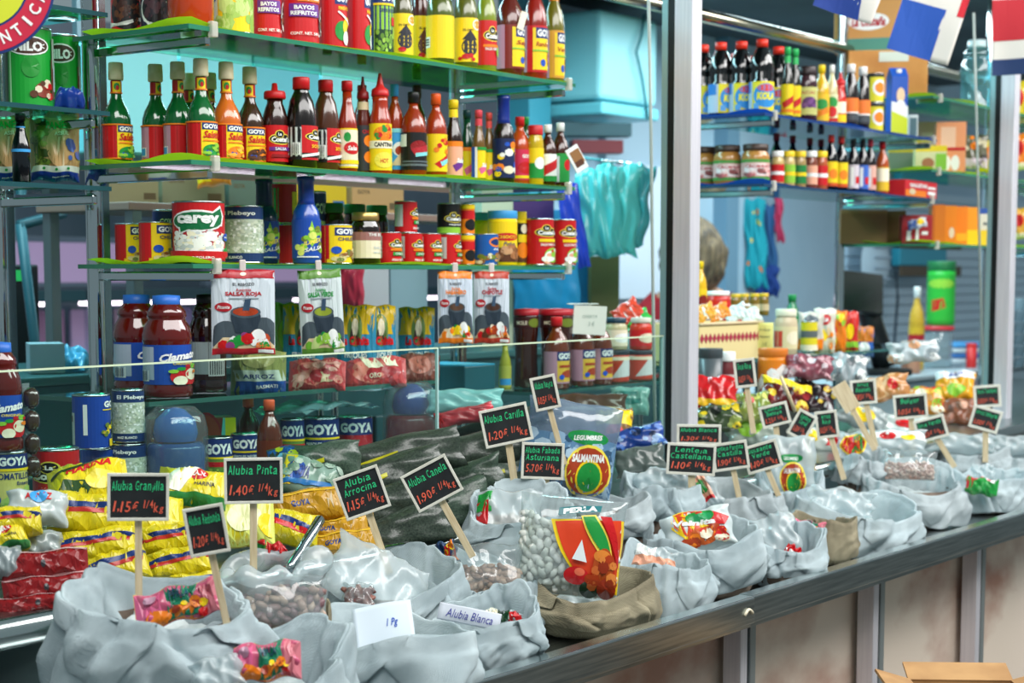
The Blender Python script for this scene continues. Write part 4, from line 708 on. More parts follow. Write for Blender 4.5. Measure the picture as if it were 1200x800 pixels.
# ---- low shelf B: tall dark jars
TD = M('#38140c', .1, coat=.9)
TL = [('r', -1.2, .1, 1.2, 1, '#3c1818'), ('e', .3, .5, .3, .35, 'l'), ('t', 'MOLE', -.3, .5, .5, .3, 'E')]
for i, (u0, u1, Y, lab) in enumerate([(602, 631, 2.5, 'tall dark mole jar with red lid at the shelf corner'), (632, 672, 2.46, 'widest tall dark mole jar with red lid by the white note')]):
    item('mole%d' % i, 'tall', u0, u1, 361, Y, SLB, TD, 'Q', None, lab, 'sauce_jar', 'jar', 10, neck=TL)
ADB = [('r', -.8, .0, 1.2, 1, 'p'), ('r', .0, .05, 1.2, .95, '#d8b03c')] + goya(.86, .2, .9, .5) + [('e', .6, .3, .4, .12, 'S'), ('r', .1, .5, 1.1, .58, 'S'), ('e', .2, .2, .12, .08, 'B')]
for i, (u, lab) in enumerate([(652, 'in front of the widest mole jar'), (682, 'under the white note'), (703, 'next to the white lidded jars')]):
    item('adb', 'sauce', u - 15, u + 15, 371, 2.43 if i else 2.42, SLB, M('#6a2c14', .12, coat=.8), 'R', ADB, 'brown sauce bottle with yellow label on low shelf ' + lab, turn=4)
WJ = [base('#b8402c'), ('p', [(-.3, .1), (.9, .2), (.9, .9), (.3, .9)], 'w'), ('r', -1, .85, 1, 1, 'E')]
for i, (u, Y, c2, lab) in enumerate([(722, 2.45, '#203038', 'red and white tub with dark lid on the low shelf'), (750, 2.45, '#283038', 'red and white tub with dark lid beside the first upright')]):
    item('wj%d' % i, 'tub', u - 15, u + 15, 410, Y, SLB, M('#b8402c', .4), c2, WJ, lab, 'spread_tub', 'tub', 10)
    z5 = at(u, 410, Y=Y).z
    item('wk%d' % i, 'jar', u - 13 + i, u + 13 + i, 372, Y, z5 + .001, M(('#b8b48c', '#c83c28')[i], .2), ('#1c3c4c', '#c8c8b8')[i], [base(('E', 'R')[i]), ('e', .3, .5, .5, .3, ('W', 'E')[i])], ('cream jar with dark teal lid stacked on a red white tub', 'red jar with pale lid stacked on a red white tub')[i], 'spread_jar', 'jar', 10)
c = at(691, 375, Y=2.39); t = thing('paper_note', 'white folded paper note propped on the jars', 'note', c, (0, 0, face_cam(c, 8)))
nw = 39 / ppm(c); nh = 34 / ppm(c); MB().bbox((0, 0, 0), (nw, .003, nh), M('#dfe8dc', .7), .0008, Matrix.Rotation(.06, 3, 'Y')).build('sheet', t)
art(mb := MB(), [('t', 'OFERTA', 0, .25, .9, .22, '#9ab0a4', .0, .2), ('t', '3 €', .1, -.25, .4, .3, '#9ab0a4', .0, .2)], lambda x, y, f: (x * nw / 2, -.0022 - f, y * nh / 2)); mb.build('handwriting', t)
tp = MB(); tp.box((-.015, .02, nh / 2 + .004), (nw * .9, .05, .002), M('#dfe8dc', .7)); tp.build('folded_back', t)
o = thing('carton', 'dark teal carton lying on the low shelf below the clipped pouches', 'box', (x_at(555, 2.52, SLB), 2.58, SLB), (0, 0, 0)); MB().bbox((0, 0, .032), (.12, .16, .06), M('#1d5a66', .4), .003).build('carton_body', o); MB().box((0, -.001, .063), (.118, .156, .003), M('#2b9cc4', .4)).build('lid_flap', o)
item('mus', 'slim', 585, 599, 398, 2.5, SLB, M('#a8a838', .2), 'G', [base('#b8b850'), ('r', -.6, .1, .6, .4, 'b')], 'small yellow green mustard bottle between carton and dark jar', turn=5)
c = at(620, 370, Y=2.6); 

# ------------------------------------------------------------------ bean sacks
def smooth_path(pts, n):
    out = []; m = len(pts) - 1
    for i in range(n + 1):
        t = i / n * m; k = min(int(t), m - 1); f = t - k; p0 = pts[max(k - 1, 0)]; p1 = pts[k]; p2 = pts[k + 1]; p3 = pts[min(k + 2, m)]
        out.append(tuple(.5 * (2 * b + (c - a) * f + (2 * a - 5 * b + 4 * c - d) * f * f + (3 * b - a - 3 * c + d) * f ** 3) for a, b, c, d in zip(p0, p1, p2, p3)))
    return out
def ridge(p): return 1 - 2 * abs(noise.noise(p))
def sack(u, v, wpx, Y, label, cuff=LINEN, body=BURLAP, drop=.07, seed=1, sy=.95, folds=1.0):
    c = at(u, v, Y=Y); R = wpx / 2 / ppm(c) / 1.16; Y = max(min(Y, 1.985 - R * 1.1), RAILY + .02 + R * 1.1); c = at(u, v, Y=Y); R = wpx / 2 / ppm(c) / 1.16; H = max(.07, c.z - TRAY); rnd = random.Random(seed); P = [rnd.random() * 6.283 for _ in range(16)]
    t = thing('bean_sack', label, 'sack', (c.x, Y, TRAY), (0, 0, face_cam(c, 0))); drop = min(drop, H * .8)
    def lump(th): return 1 + .05 * math.sin(2 * th + P[0]) + .035 * math.sin(3 * th + P[1])
    def bodyf(a, b):
        th = a * 2 * math.pi; r = R * (.86 + .14 * math.sin(math.pi * (.1 + b * .8))) * lump(th) * (1 - .16 * (1 - min(1, b * 5)) ** 2)
        n = .006 * ridge(Vector((math.cos(th) * 3 + seed, math.sin(th) * 3, b * 1.2))) * (.5 + b)
        return ((r + n) * math.cos(th), (r + n) * sy * math.sin(th), b * (H - .004))
    mb = MB(); mb.grid(bodyf, 72, 16, body, wrap=True); mb.lathe([(0, .002), (R * .7, .002)], body, 24, sy=sy); mb.build('sack_body', t)
    bare = cuff is BURLAP
    path = smooth_path([(.74, -.075, 0), (.83, -.045, .1), (.92, -.012, .25), (1.0, .010, .38), (1.085, .0, .5), (1.15, -.28, .68), (1.165, -.6, .84), (1.12, -.9, .96), (1.075, -1.0, 1)], 28)
    ss_ = [p_[2] for p_ in path]
    def s_to_b(s_):
        for i in range(28):
            if ss_[i] <= s_ <= ss_[i + 1]: return (i + (s_ - ss_[i]) / max(1e-6, ss_[i + 1] - ss_[i])) / 28
        return 1
    creases = [(rnd.random() * 6.283, rnd.uniform(-1.2, 1.2), rnd.uniform(.12, .26), rnd.uniform(.010, .020)) for _ in range(7)]
    peak = [(rnd.random() * 6.283, rnd.uniform(.01, .026)) for _ in range(2)]
    def cufff(a, b):
        th = a * 2 * math.pi; f = b * 28; k = min(int(f), 27); q = f - k; rr, zz, s = [x + (y - x) * q for x, y in zip(path[k], path[k + 1])]
        dr = drop * (1 + .22 * math.sin(th + P[7]) + .12 * math.sin(2 * th + P[8]) + .05 * math.sin(5 * th + P[9]))
        rz = .011 * math.sin(th + P[4]) + .008 * math.sin(2 * th + P[5]) + .004 * math.sin(3 * th + P[6]) + sum(h * max(0, math.cos(th - w_)) ** 8 for w_, h in peak)
        rz += .24 * R * math.sin(th)
        z = H + rz * (1 - .7 * max(0, s - .4) / .6) + (zz if s <= .5 else zz * dr)
        p = Vector((math.cos(th) * 2.2 + seed * 1.7, math.sin(th) * 2.2, s * 1.5)); n = noise.noise(p) * .014 + noise.noise(p * 2.3) * .007
        wv = .0065 * ridge(Vector((th * 1.6 + s * 2.0 + seed, s * 2.5, seed * .7))) + .003 * ridge(Vector((th * 5 + s * 3, s * 5, seed)))
        cr = 0
        for c0, sl, wd, am in creases:
            d = (th + sl * s - c0 + math.pi) % (2 * math.pi) - math.pi
            if abs(d) < wd * 3: cr += am * (math.exp(-(d / wd) ** 2) * .9 - math.exp(-((d - wd * .8) / (wd * .35)) ** 2) * .9)
        am = folds * (.35 + .65 * min(1, abs(s - .3) * 2.2))
        r = R * rr * lump(th) + am * (n * min(1, R / .09) + wv + cr)
        z += folds * .3 * (n + cr) * (1 if s < .6 else .3)
        return (r * math.cos(th), r * sy * math.sin(th), max(.005 + .002 * math.sin(9 * th), z))
    for q_ in range(2 if not bare else 1):
        t0 = -math.pi / 2 + rnd.uniform(-.5, .5) + (-.75, .75)[q_]; wd_ = rnd.uniform(.45, .75); sk_ = rnd.uniform(-.35, .35)
        def flapf(a, b):
            f = 1 - abs(2 * a - 1) ** 1.3; s_ = .40 + (.22 + .36 * f) * b; th = t0 + wd_ * (2 * a - 1) * (1 - .35 * b) + sk_ * b
            x, y, zz_ = cufff((th / (2 * math.pi)) % 1, s_to_b(s_)); k_ = 1 + (.0035 + .007 * math.sin(math.pi * min(1, b * 1.05)) * (.5 + .5 * f)) / R
            return (x * k_, y * k_, zz_ + .0035 * (1 - b))
        fo = MB().grid(flapf, 28, 16, cuff).build('folded_corner', t); mf = fo.modifiers.new('cloth', 'SOLIDIFY'); mf.thickness = .002; mf.offset = 1
    o = MB().grid(cufff, 150, 46, cuff, wrap=True).build('rolled_cuff', t)
    md = o.modifiers.new('cloth', 'SOLIDIFY'); md.thickness = .0024; md.offset = 0
    def fillf(a, b):
        th = a * 6.28318; r = R * .80 * b; p = Vector((r * math.cos(th) * 30 + seed, r * math.sin(th) * 30, seed)); return (r * math.cos(th), r * sy * math.sin(th), H - .04 + .2 * r * math.sin(th) + .014 * ridge(p) + .01 * noise.noise(p * .5))
    MB().grid(fillf, 48, 14, FILM_FILL, wrap=True).build('film_lining', t)
    return t
FILM_FILL = noisy('crumpled_lining', '#aab8ba', '#d4dedd', 26, .3, bump=.8, bscale=40)
EL = None
def bean_mesh(pts, size, m, seed=3, flat=.65, long=1.6):
    rnd = random.Random(seed); bm = bmesh.new(); bmesh.ops.create_icosphere(bm, subdivisions=1, radius=1); bv = [v.co.copy() for v in bm.verts]; bf = [[v.index for v in f.verts] for f in bm.faces]; bm.free(); mb = MB()
    for p in pts:
        R = Matrix.Rotation(rnd.random() * 6.3, 3, 'Y') @ Matrix.Rotation(rnd.uniform(-.5, .5), 3, 'X') @ Matrix.Rotation(rnd.uniform(-.4, .4), 3, 'Z'); s = size * rnd.uniform(.85, 1.15)
        mb.add([Vector(p) + R @ Vector((q.x * s * long, q.y * s * flat, q.z * s + .22 * s * q.x * q.x)) for q in bv], bf, m if not isinstance(m, list) else m[rnd.randrange(len(m))], True)
    return mb
def bag(key, u, v, Y, wpx, h, t, tilt, roll, shapes, label, turn=0, seed=1, beans_=None, film=None, wr=.004, fill=.6):
    """clear film bag of pulses lying or standing in a sack mouth"""
    o = pack(key, u, v, Y, wpx, h, t, tilt, roll, film or FILM, shapes, label, 'bean_bag', 'bag of beans', turn, seed=seed, wr=wr)
    if beans_:
        n, size, cols = beans_; W = wpx / ppm(at(u, v, Y=Y)); rnd = random.Random(seed); pts = []; 
        tries = 0
        while len(pts) < n and tries < n * 14:
            tries += 1; x = rnd.uniform(-.88, .88); y = rnd.uniform(.05, fill + .05 * math.sin(x * 5)); b = (1 - abs(x) ** 4) ** .6 * (1 - abs(2 * y - 1) ** 4) ** .6
            q = Vector((x * W / 2, -t / 2 * b + .004 + size * .6 + rnd.random() * .004, y * h))
            if all((q - k).length > size * 1.55 for k in pts): pts.append(q)
        stuff(bean_mesh(pts, size, [M(c, .35) for c in cols], seed).build('beans', o))
        bk = MB(); bk.grid(lambda a, b: ((2 * a - 1) * W / 2 * .9, -t / 2 * ((1 - abs(.9 * (2 * a - 1)) ** 4) * max(0, 1 - abs(2 * (b * fill * .98 + .01) - 1) ** 4)) ** .6 * .72 + .004, (b * fill * .98 + .01) * h), 16, 12, M(cols[0], .6)); bk.build('bean_mass', o)
    return o
PRT = [('r', -1, 0, -.3, 1, 'P'), ('r', -1, 0, -.92, 1, 'Y'), ('p', [(-.3, 0), (.55, .1), (.55, 1), (-.3, 1)], '#1c7c5c'), ('r', -.34, 0, -.26, 1, 'Y'), ('p', [(-.9, 0), (.6, 0), (.5, .4), (-.3, .3), (-.7, .42)], 'O'), ('p', [(.55, 0), (1, 0), (1, 1), (.55, 1)], '#d07884'), ('r', .52, 0, .57, 1, 'Y'), ('e', -.62, .72, .16, .14, 'p'), ('t', 'PERLA', .1, .7, .5, .22, '#2c5a6c', .04), ('d', -.3, .05, .7, .4, 7, ['S', 'O', 'Y', 'R'], .12, .12)]
PFL = film_mat('#c85878', .25)
SAL = [('e', -.1, .8, .75, .1, 'G'), ('e', -.1, .8, .68, .075, '#1c8c4c'), ('t', 'LEGUMBRES', -.1, .8, 1.1, .07, 'W', .04, 0, .08), ('e', .1, .34, .85, .36, 'y'), ('e', .1, .34, .78, .32, 'S'), ('e', .15, .26, .48, .24, 'Y'), ('e', .15, .26, .42, .2, 'G'), ('t', 'SALMANTINA', .05, .52, 1.3, .11, 'W', .05, 0, .1), ('d', -.1, .1, .45, .35, 10, ['W', 'D', 'g', 'E'], .1, .07)]
CHILI = [('p', [(-.6, .95), (-.2, 1), (.1, .98), (.35, .55), (.3, .2), (-.35, .25), (-.75, .6)], 'Y'), ('p', [(-.55, .92), (.05, .97), (.28, .52), (-.3, .32), (-.66, .62)], '#d84a28'), ('p', [(-.1, .95), (.3, .9), (.95, .65), (.8, .45), (.2, .5)], 'R'), ('e', .15, .74, .42, .17, 'G'), ('e', .2, .72, .32, .12, '#28985c'), ('t', 'Vainita', -.05, .62, 1.2, .14, 'W', .05, .2, -.12), ('e', .2, .28, .5, .2, '#c85a20'), ('d', -.4, .1, .8, .4, 14, ['O', '#a83c14', 'R', 'E'], .16, .1)]
def stripe(lft, rgt, c): return [('p', [lft[i], rgt[i], rgt[i + 1], lft[i + 1]], c) for i in range(len(lft) - 1)]
def arcp(x0, y0, x1, y1, bow, n=6): return [(x0 + (x1 - x0) * i / n + bow * math.sin(math.pi * i / n), y0 + (y1 - y0) * i / n) for i in range(n + 1)]
BIGP = stripe(arcp(-.42, .74, .3, .12, -.12), arcp(.98, .8, .95, .05, .04), 'Y') + stripe(arcp(-.34, .72, .34, .12, -.10), arcp(.92, .8, .9, .05, .05), '#d8401c') + stripe(arcp(.14, .8, .6, .42, -.06), arcp(.42, .83, .82, .42, .06), 'y') + stripe(arcp(.18, .79, .62, .45, -.05), arcp(.40, .81, .78, .45, .05), 'G') + stripe(arcp(.5, .82, .9, .4, .02), arcp(.72, .82, .97, .3, .05), 'R') + \
    [('p', [(-.3, .78), (.5, .86), (.52, .93), (-.28, .86)], 'M'), ('t', 'PERLA', .12, .858, .64, .055, 'W', .05, 0, .07), ('p', [(.05, .36), (.2, .56), (.34, .34)], '#dfe8e8'), ('e', .66, .3, .2, .2, '#b04a18'), ('e', .62, .42, .16, .06, '#d88030'), ('e', .16, .2, .24, .09, 'R'), ('e', .22, .24, .1, .04, '#e87050'), ('e', .42, .08, .18, .08, 'D'), ('e', .74, .1, .18, .1, '#a83418'), ('d', .4, .12, .9, .4, 12, ['#c8642c', '#a83810', '#d88038', '#8c2c10'], .09, .05)]
SACKS = [
 # u, v rim, width, Y, label, cuff, body, drop, seed
 (180, 722, 206, 1.80, 'widest white cuffed sack, under the Granjilla price sign', LINEN, BURLAP2, .10, 3),
 (322, 735, 150, 1.84, 'natural burlap sack holding a clear bag of pinto beans', BURLAP, BURLAP, .07, 5),
 (308, 792, 180, 1.62, 'white cuffed sack with pink film, in front of the pinto bean sack', LINEN, BURLAP2, .08, 8),
 (455, 758, 192, 1.66, 'white cuffed sack with a handwritten weight note inside', LINEN, BURLAP2, .09, 11),
 (465, 690, 150, 1.88, 'white cuffed sack under the Arrocina price sign', LINEN, BURLAP2, .08, 14),
 (556, 690, 126, 1.84, 'white cuffed sack of brown beans under the Canela price sign', LINEN, BURLAP2, .08, 17),
 (571, 738, 124, 1.67, 'white cuffed sack with a handwritten paper strip at its rim', LINEN, BURLAP2, .09, 20),
 (690, 694, 162, 1.72, 'burlap sack holding the upright bag of white beans', BURLAP, BURLAP, .05, 23),
 (606, 606, 124, 1.89, 'white cuffed sack behind the upright bag of white beans', LINEN, BURLAP2, .08, 26),
 (716, 600, 92, 1.91, 'white cuffed burlap sack below the tall printed film bag', LINEN2, BURLAP2, .06, 29),
 (775, 672, 104, 1.70, 'small white cuffed sack with folded paper beside the white beans', LINEN, BURLAP2, .06, 32),
 (824, 640, 138, 1.74, 'white cuffed sack holding a red and orange printed bag', LINEN, BURLAP2, .07, 35),
 (772, 580, 84, 1.91, 'white cuffed sack of clear film beside the first upright', LINEN, BURLAP2, .06, 38),
 (858, 588, 104, 1.92, 'white cuffed sack behind the Castellana and Pardina signs', LINEN2, BURLAP2, .07, 41),
 (917, 652, 86, 1.66, 'white cuffed sack tipped over the steel rail', LINEN, BURLAP2, .09, 44),
 (962, 634, 78, 1.72, 'small bare burlap sack with a pink printed film tip', BURLAP, BURLAP, .05, 47),
 (1000, 604, 146, 1.74, 'wide white cuffed sack with deep folds and burlap foot', LINEN, BURLAP2, .08, 50),
 (928, 572, 74, 1.93, 'white cuffed sack behind the tipped one', LINEN, BURLAP2, .06, 53),
 (1068, 570, 112, 1.80, 'white cuffed sack of pale pink lentils with tall burlap side', LINEN2, BURLAP2, .07, 56),
 (1010, 545, 54, 1.92, 'small white cuffed sack behind the wide folded one', LINEN2, BURLAP2, .05, 59),
 (1156, 572, 86, 1.74, 'white cuffed sack with red green film at the open tray end', LINEN, BURLAP2, .08, 62),
 (1140, 538, 72, 1.92, 'white cuffed sack behind the one at the open tray end', LINEN2, BURLAP2, .05, 65),
 (1194, 545, 52, 1.86, 'white cuffed sack half out of sight past the tray end', LINEN2, BURLAP2, .06, 68),
]
for u, v, wv, Y, lab, cf, bd, dr, sd in SACKS: sack(u, v, wv, Y, lab, cf, bd, dr, sd, folds=.8 if cf is BURLAP else 1.0)

bag('bA', 208, 708, 1.76, 98, .05, .025, 30, 12, PRT, 'pink green and orange printed film tip in the widest white sack', 0, 2, film=PFL)
bag('bB', 325, 712, 1.83, 120, .10, .09, 25, 0, None, 'clear bag of pinto beans in the natural burlap sack', 0, 4, (230, .0068, ['#a88878', '#8c6c68', '#b89c88', '#7c5c60']), wr=.002, fill=.75)
# rolled open top of the pinto bag
c = at(318, 668, Y=1.86); t = thing('film_roll', 'rolled clear film collar of the pinto bean bag', 'plastic film', c, (0, 0, face_cam(c, 0)))
def collar(a, b):
    th = a * 6.28318; ph = b * 6.28318; r0 = .016 + .006 * math.sin(3 * th + 1) + .003 * math.sin(9 * th + ph); Rm = .06 + .006 * math.sin(2 * th)
    return ((Rm + r0 * math.cos(ph)) * math.cos(th) * 1.12, (Rm + r0 * math.cos(ph)) * math.sin(th) * .8, r0 * math.sin(ph) * 1.1 + .012 * math.sin(th + .6) + .004 * math.sin(8 * th))
MB().grid(collar, 64, 16, FILM_M, wrap=True).build('collar', t)
def skirt(a, b):
    th = a * 6.28318; x, y, zz = collar(a, .5); return (x * (1 + .12 * b), y * (1 + .12 * b), zz - .05 * b + .004 * math.sin(11 * th) * b)
MB().grid(skirt, 64, 6, FILM, wrap=True).build('film_skirt', t)
bag('bB2', 318, 648, 1.90, 34, .035, .02, 10, -10, [('r', -1, 0, -.4, 1, 'G'), ('e', .2, .5, .7, .45, 'R'), ('t', 'Perla', .2, .5, .8, .3, 'N', .04, .2), ('r', -.45, 0, -.35, 1, 'Y')], 'red and green printed corner of the pinto bean bag film', 0, 3, film=film_mat('R'))
bag('bC', 312, 775, 1.60, 78, .05, .03, 25, 4, PRT, 'pink and green printed film tip in the foremost white sack', 0, 6, film=PFL)
bag('bCw', 255, 792, 1.62, 60, .05, .04, 40, 10, None, 'plain clear film bag end in the foremost white sack', 0, 7, film=FILM_M)
bag('bE', 440, 680, 1.86, 120, .12, .05, 45, -28, None, 'milky film bag slumped across the Arrocina sack', 0, 8, film=FILM_M, wr=.006)
bag('bE2', 420, 700, 1.84, 36, .05, .03, 40, 0, None, 'small clear bag of reddish beans in the Arrocina sack', 0, 9, (50, .006, ['#6c3c38', '#8c5c50']), fill=.8)
bag('bF', 570, 668, 1.82, 86, .10, .05, 35, 0, None, 'clear bag of light brown beans in the Canela sack', 0, 10, (120, .006, ['#a8846c', '#8c6854', '#c0a088']), fill=.5, wr=.004)
bag('bF2', 522, 648, 1.90, 28, .04, .02, 10, 10, [('r', -1, 0, 0, 1, '#24406c'), ('p', [(0, 0), (1, .2), (.6, 1), (0, .8)], 'R'), ('d', -.2, .1, .9, .9, 6, ['Y', 'O'], .2, .15)], 'blue and red printed film tip beside the Canela sign', 0, 11, film=film_mat('#24406c'))
bag('bG', 590, 724, 1.66, 46, .025, .02, 40, -6, [('r', .2, .0, 1, .8, 'R'), ('r', -.3, .1, .3, .9, 'D'), ('r', -1, 0, -.3, 1, 'I')], 'tiny red and green film tip under the handwritten strip', 0, 12, film=FILM_M)
bag('bH', 668, 640, 1.73, 126, .175, .10, 12, -6, BIGP, 'upright clear bag of white beans with a red chilli print', 0, 13, (420, .0078, ['#e6e8e0', '#d8dcd2', '#f0f0ea']), wr=.0012, fill=.74)
bag('bI', 596, 604, 1.90, 80, .10, .05, 30, 0, [('r', -.95, .1, -.6, .7, 'R'), ('r', -.95, .5, -.5, .9, 'G')], 'clear bag of pale beans behind the upright white bean bag', 0, 14, (60, .006, ['#c8b8a4', '#b0988c']), fill=.45, film=FILM_M)
bag('bJ', 668, 524, 1.98, 112, .185, .07, 8, -10, [('r', -1, 0, 1, .62, '#5c84a8'), ('d', -1, .02, 1, .62, 50, ['#4c7098', '#88a8c4', '#30506c', '#a8c4d8'], .16, .06)] + [(('e', s[1] * .55 + .38, s[2] * .78, s[3] * .6, s[4] * .8, s[5]) if s[0] == 'e' else ('t', s[1], s[2] * .55 + .38, s[3] * .78, s[4] * .55, s[5] * .8, s[6], s[7], 0, .04) if s[0] == 't' else s) for s in SAL[:-1]], 'tall printed film bag with green and red oval badges', 4, 15, film=clear('blue_film', '#c4d4e4', .08, .12, .35, '#9cb4cc'), wr=.002)
bag('bL', 818, 622, 1.74, 84, .085, .05, 25, 14, CHILI, 'red and orange printed chickpea bag in a white sack', 0, 16, film=film_mat('#c4d0d0'), wr=.003)
bag('bK', 768, 655, 1.70, 50, .045, .02, 35, -10, [('r', -1, 0, 1, .5, 'F'), ('r', -1, .5, 0, 1, 'W')], 'folded pale paper and film in the small white sack', 0, 17, film=FILM_M)
bag('bM', 775, 566, 1.92, 64, .07, .04, 30, 10, None, 'milky film bulging from the sack beside the upright', 0, 18, film=FILM_M, wr=.006)
bag('bN', 826, 575, 1.86, 30, .08, .03, 15, 30, [('r', -.6, .3, .6, .9, 'F'), ('e', 0, .6, .4, .2, 'G'), ('r', -.6, .2, .6, .3, 'R')], 'narrow printed film corner under the Castellana sign', 0, 19, film=FILM_M)
bag('bO', 905, 628, 1.70, 60, .10, .04, 40, 20, None, 'milky film bag slumped in the tipped sack', 0, 20, film=FILM_M, wr=.006)
bag('bO2', 928, 647, 1.63, 16, .03, .015, 20, -30, [('r', -1, 0, 1, 1, 'R'), ('r', -1, .4, 1, .6, 'W')], 'small crimson film tip in the tipped sack', 0, 21, film=film_mat('Q'))
bag('bP', 948, 618, 1.70, 36, .03, .02, 25, -8, PRT, 'pink and teal printed film tip in the bare burlap sack', 0, 22, film=PFL)
bag('bQ', 985, 588, 1.74, 78, .07, .04, 45, -6, None, 'blue tinted film folded in the wide white sack', 0, 23, film=FILM_M, wr=.007)
bag('bR', 925, 545, 1.92, 62, .14, .05, 12, 0, [(('e', s[1] * .5 + .1, s[2] * .75, s[3] * .6, s[4] * .8, s[5]) if s[0] == 'e' else ('t', s[1], s[2] * .5 + .1, s[3] * .75, s[4] * .5, s[5] * .8, s[6]) if s[0] == 't' else s) for s in SAL[:-1]], 'clear film bag with red oval badge behind the Guisante sign', 0, 24, film=FILM_M)
bag('bR2', 1000, 522, 1.96, 40, .07, .03, 15, 0, [('e', 0, .5, .8, .4, 'Y'), ('e', 0, .5, .7, .34, 'R'), ('p', [(-.1, .2), (.6, .3), (.5, .9), (0, .8)], 'G')], 'film tip with red and green badge behind the rice signs', 0, 25, film=FILM_M)
bag('bS', 1066, 545, 1.80, 62, .08, .05, 30, 0, None, 'clear bag of pale pink lentils in the tall burlap sack', 0, 26, (140, .0048, ['#c8a090', '#d8b8a8', '#b88c80']), fill=.5, wr=.003)
bag('bS2', 1050, 518, 1.9, 70, .07, .05, 30, 0, [('r', -1, .5, 1, .8, 'W'), ('e', -.3, .6, .3, .15, 'R'), ('e', .4, .55, .25, .12, 'Y')], 'white film pack with red and yellow marks behind the lentils', 0, 27, film=FILM_M)
bag('bT', 1150, 570, 1.70, 36, .045, .035, 20, -6, [('r', -1, 0, 1, 1, 'G'), ('r', -1, .0, -.5, 1, 'Q'), ('r', -.55, 0, -.42, 1, 'Y'), ('d', -1, .8, 1, 1, 5, ['R', 'W'], .25, .12)], 'green and red printed film tip in the last sack', 0, 28, film=film_mat('G'))
bag('bT2', 1152, 555, 1.74, 26, .05, .02, 10, 4, None, 'twisted clear film neck above the green red film tip', 0, 29, film=FILM_M)
bag('bV', 1130, 520, 1.94, 70, .06, .05, 30, 0, None, 'milky film bag bulging behind the Bulgur sign', 0, 30, film=FILM_M)
bag('bX', 1185, 522, 1.9, 50, .06, .05, 30, 0, None, 'milky film bag bulging past the second upright', 0, 31, film=FILM_M)
# paper notes
def note(u, v, Y, wpx, hpx, txt, tilt, roll, label, col='#d4e0ea'):
    c = at(u, v, Y=Y); W = wpx / ppm(c); Hh = hpx / ppm(c)
    R = Matrix.Rotation(face_cam(c, 0), 3, 'Z') @ Matrix.Rotation(math.radians(-roll), 3, 'Y') @ Matrix.Rotation(math.radians(-tilt), 3, 'X')
    t = thing('paper_note', label, 'note', c, R.to_euler())
    def sh(x, y): return -.003 * math.sin(x * 2.2 + y) - .002 * math.sin(y * 4)
    mb = MB(); mb.grid(lambda a, b: ((a - .5) * W, sh(2 * a - 1, b), (b - .5) * Hh), 14, 10, M(col, .7)); o = mb.build('sheet', t); m_ = o.modifiers.new('s', 'SOLIDIFY'); m_.thickness = .0008; m_.offset = 1
    mb = MB(); art(mb, txt, lambda x, y, f: (x * W / 2, sh(x, y) - .0014 - f, (y - .5) * Hh), xlim=.15); mb.build('handwriting', t); return t
note(450, 736, 1.65, 70, 66, [('t', '1 Pg', .3, .55, .4, .2, '#2050b0', .02, .3)], 40, 8, 'white paper with blue handwriting tucked in a sack')
note(550, 722, 1.655, 74, 20, [('t', 'Alubia Blanca', 0, .5, 1.5, .5, '#4a4c9c', .0, .25)], 15, -12, 'paper strip with purple handwriting lying on a sack rim', '#ccd2dc')
# steel scoop standing in the pinto beans
a, b = at(376, 607, Y=1.87), at(338, 668, Y=1.84); ax = (a - b).normalized()
t = thing('metal_scoop', 'shiny steel scoop handle stuck in the pinto bean bag', 'scoop', b)
MB().tube([ax * .0, ax * .01, (a - b) * .97, a - b], [.006, .008, .0085, .006], CHROME, 14).build('handle', t)
MB().lathe([(0, 0), (.012, .003), (.018, -.012), (.019, -.045), (.016, -.06)], CHROME, 16).build('scoop_bowl', t)

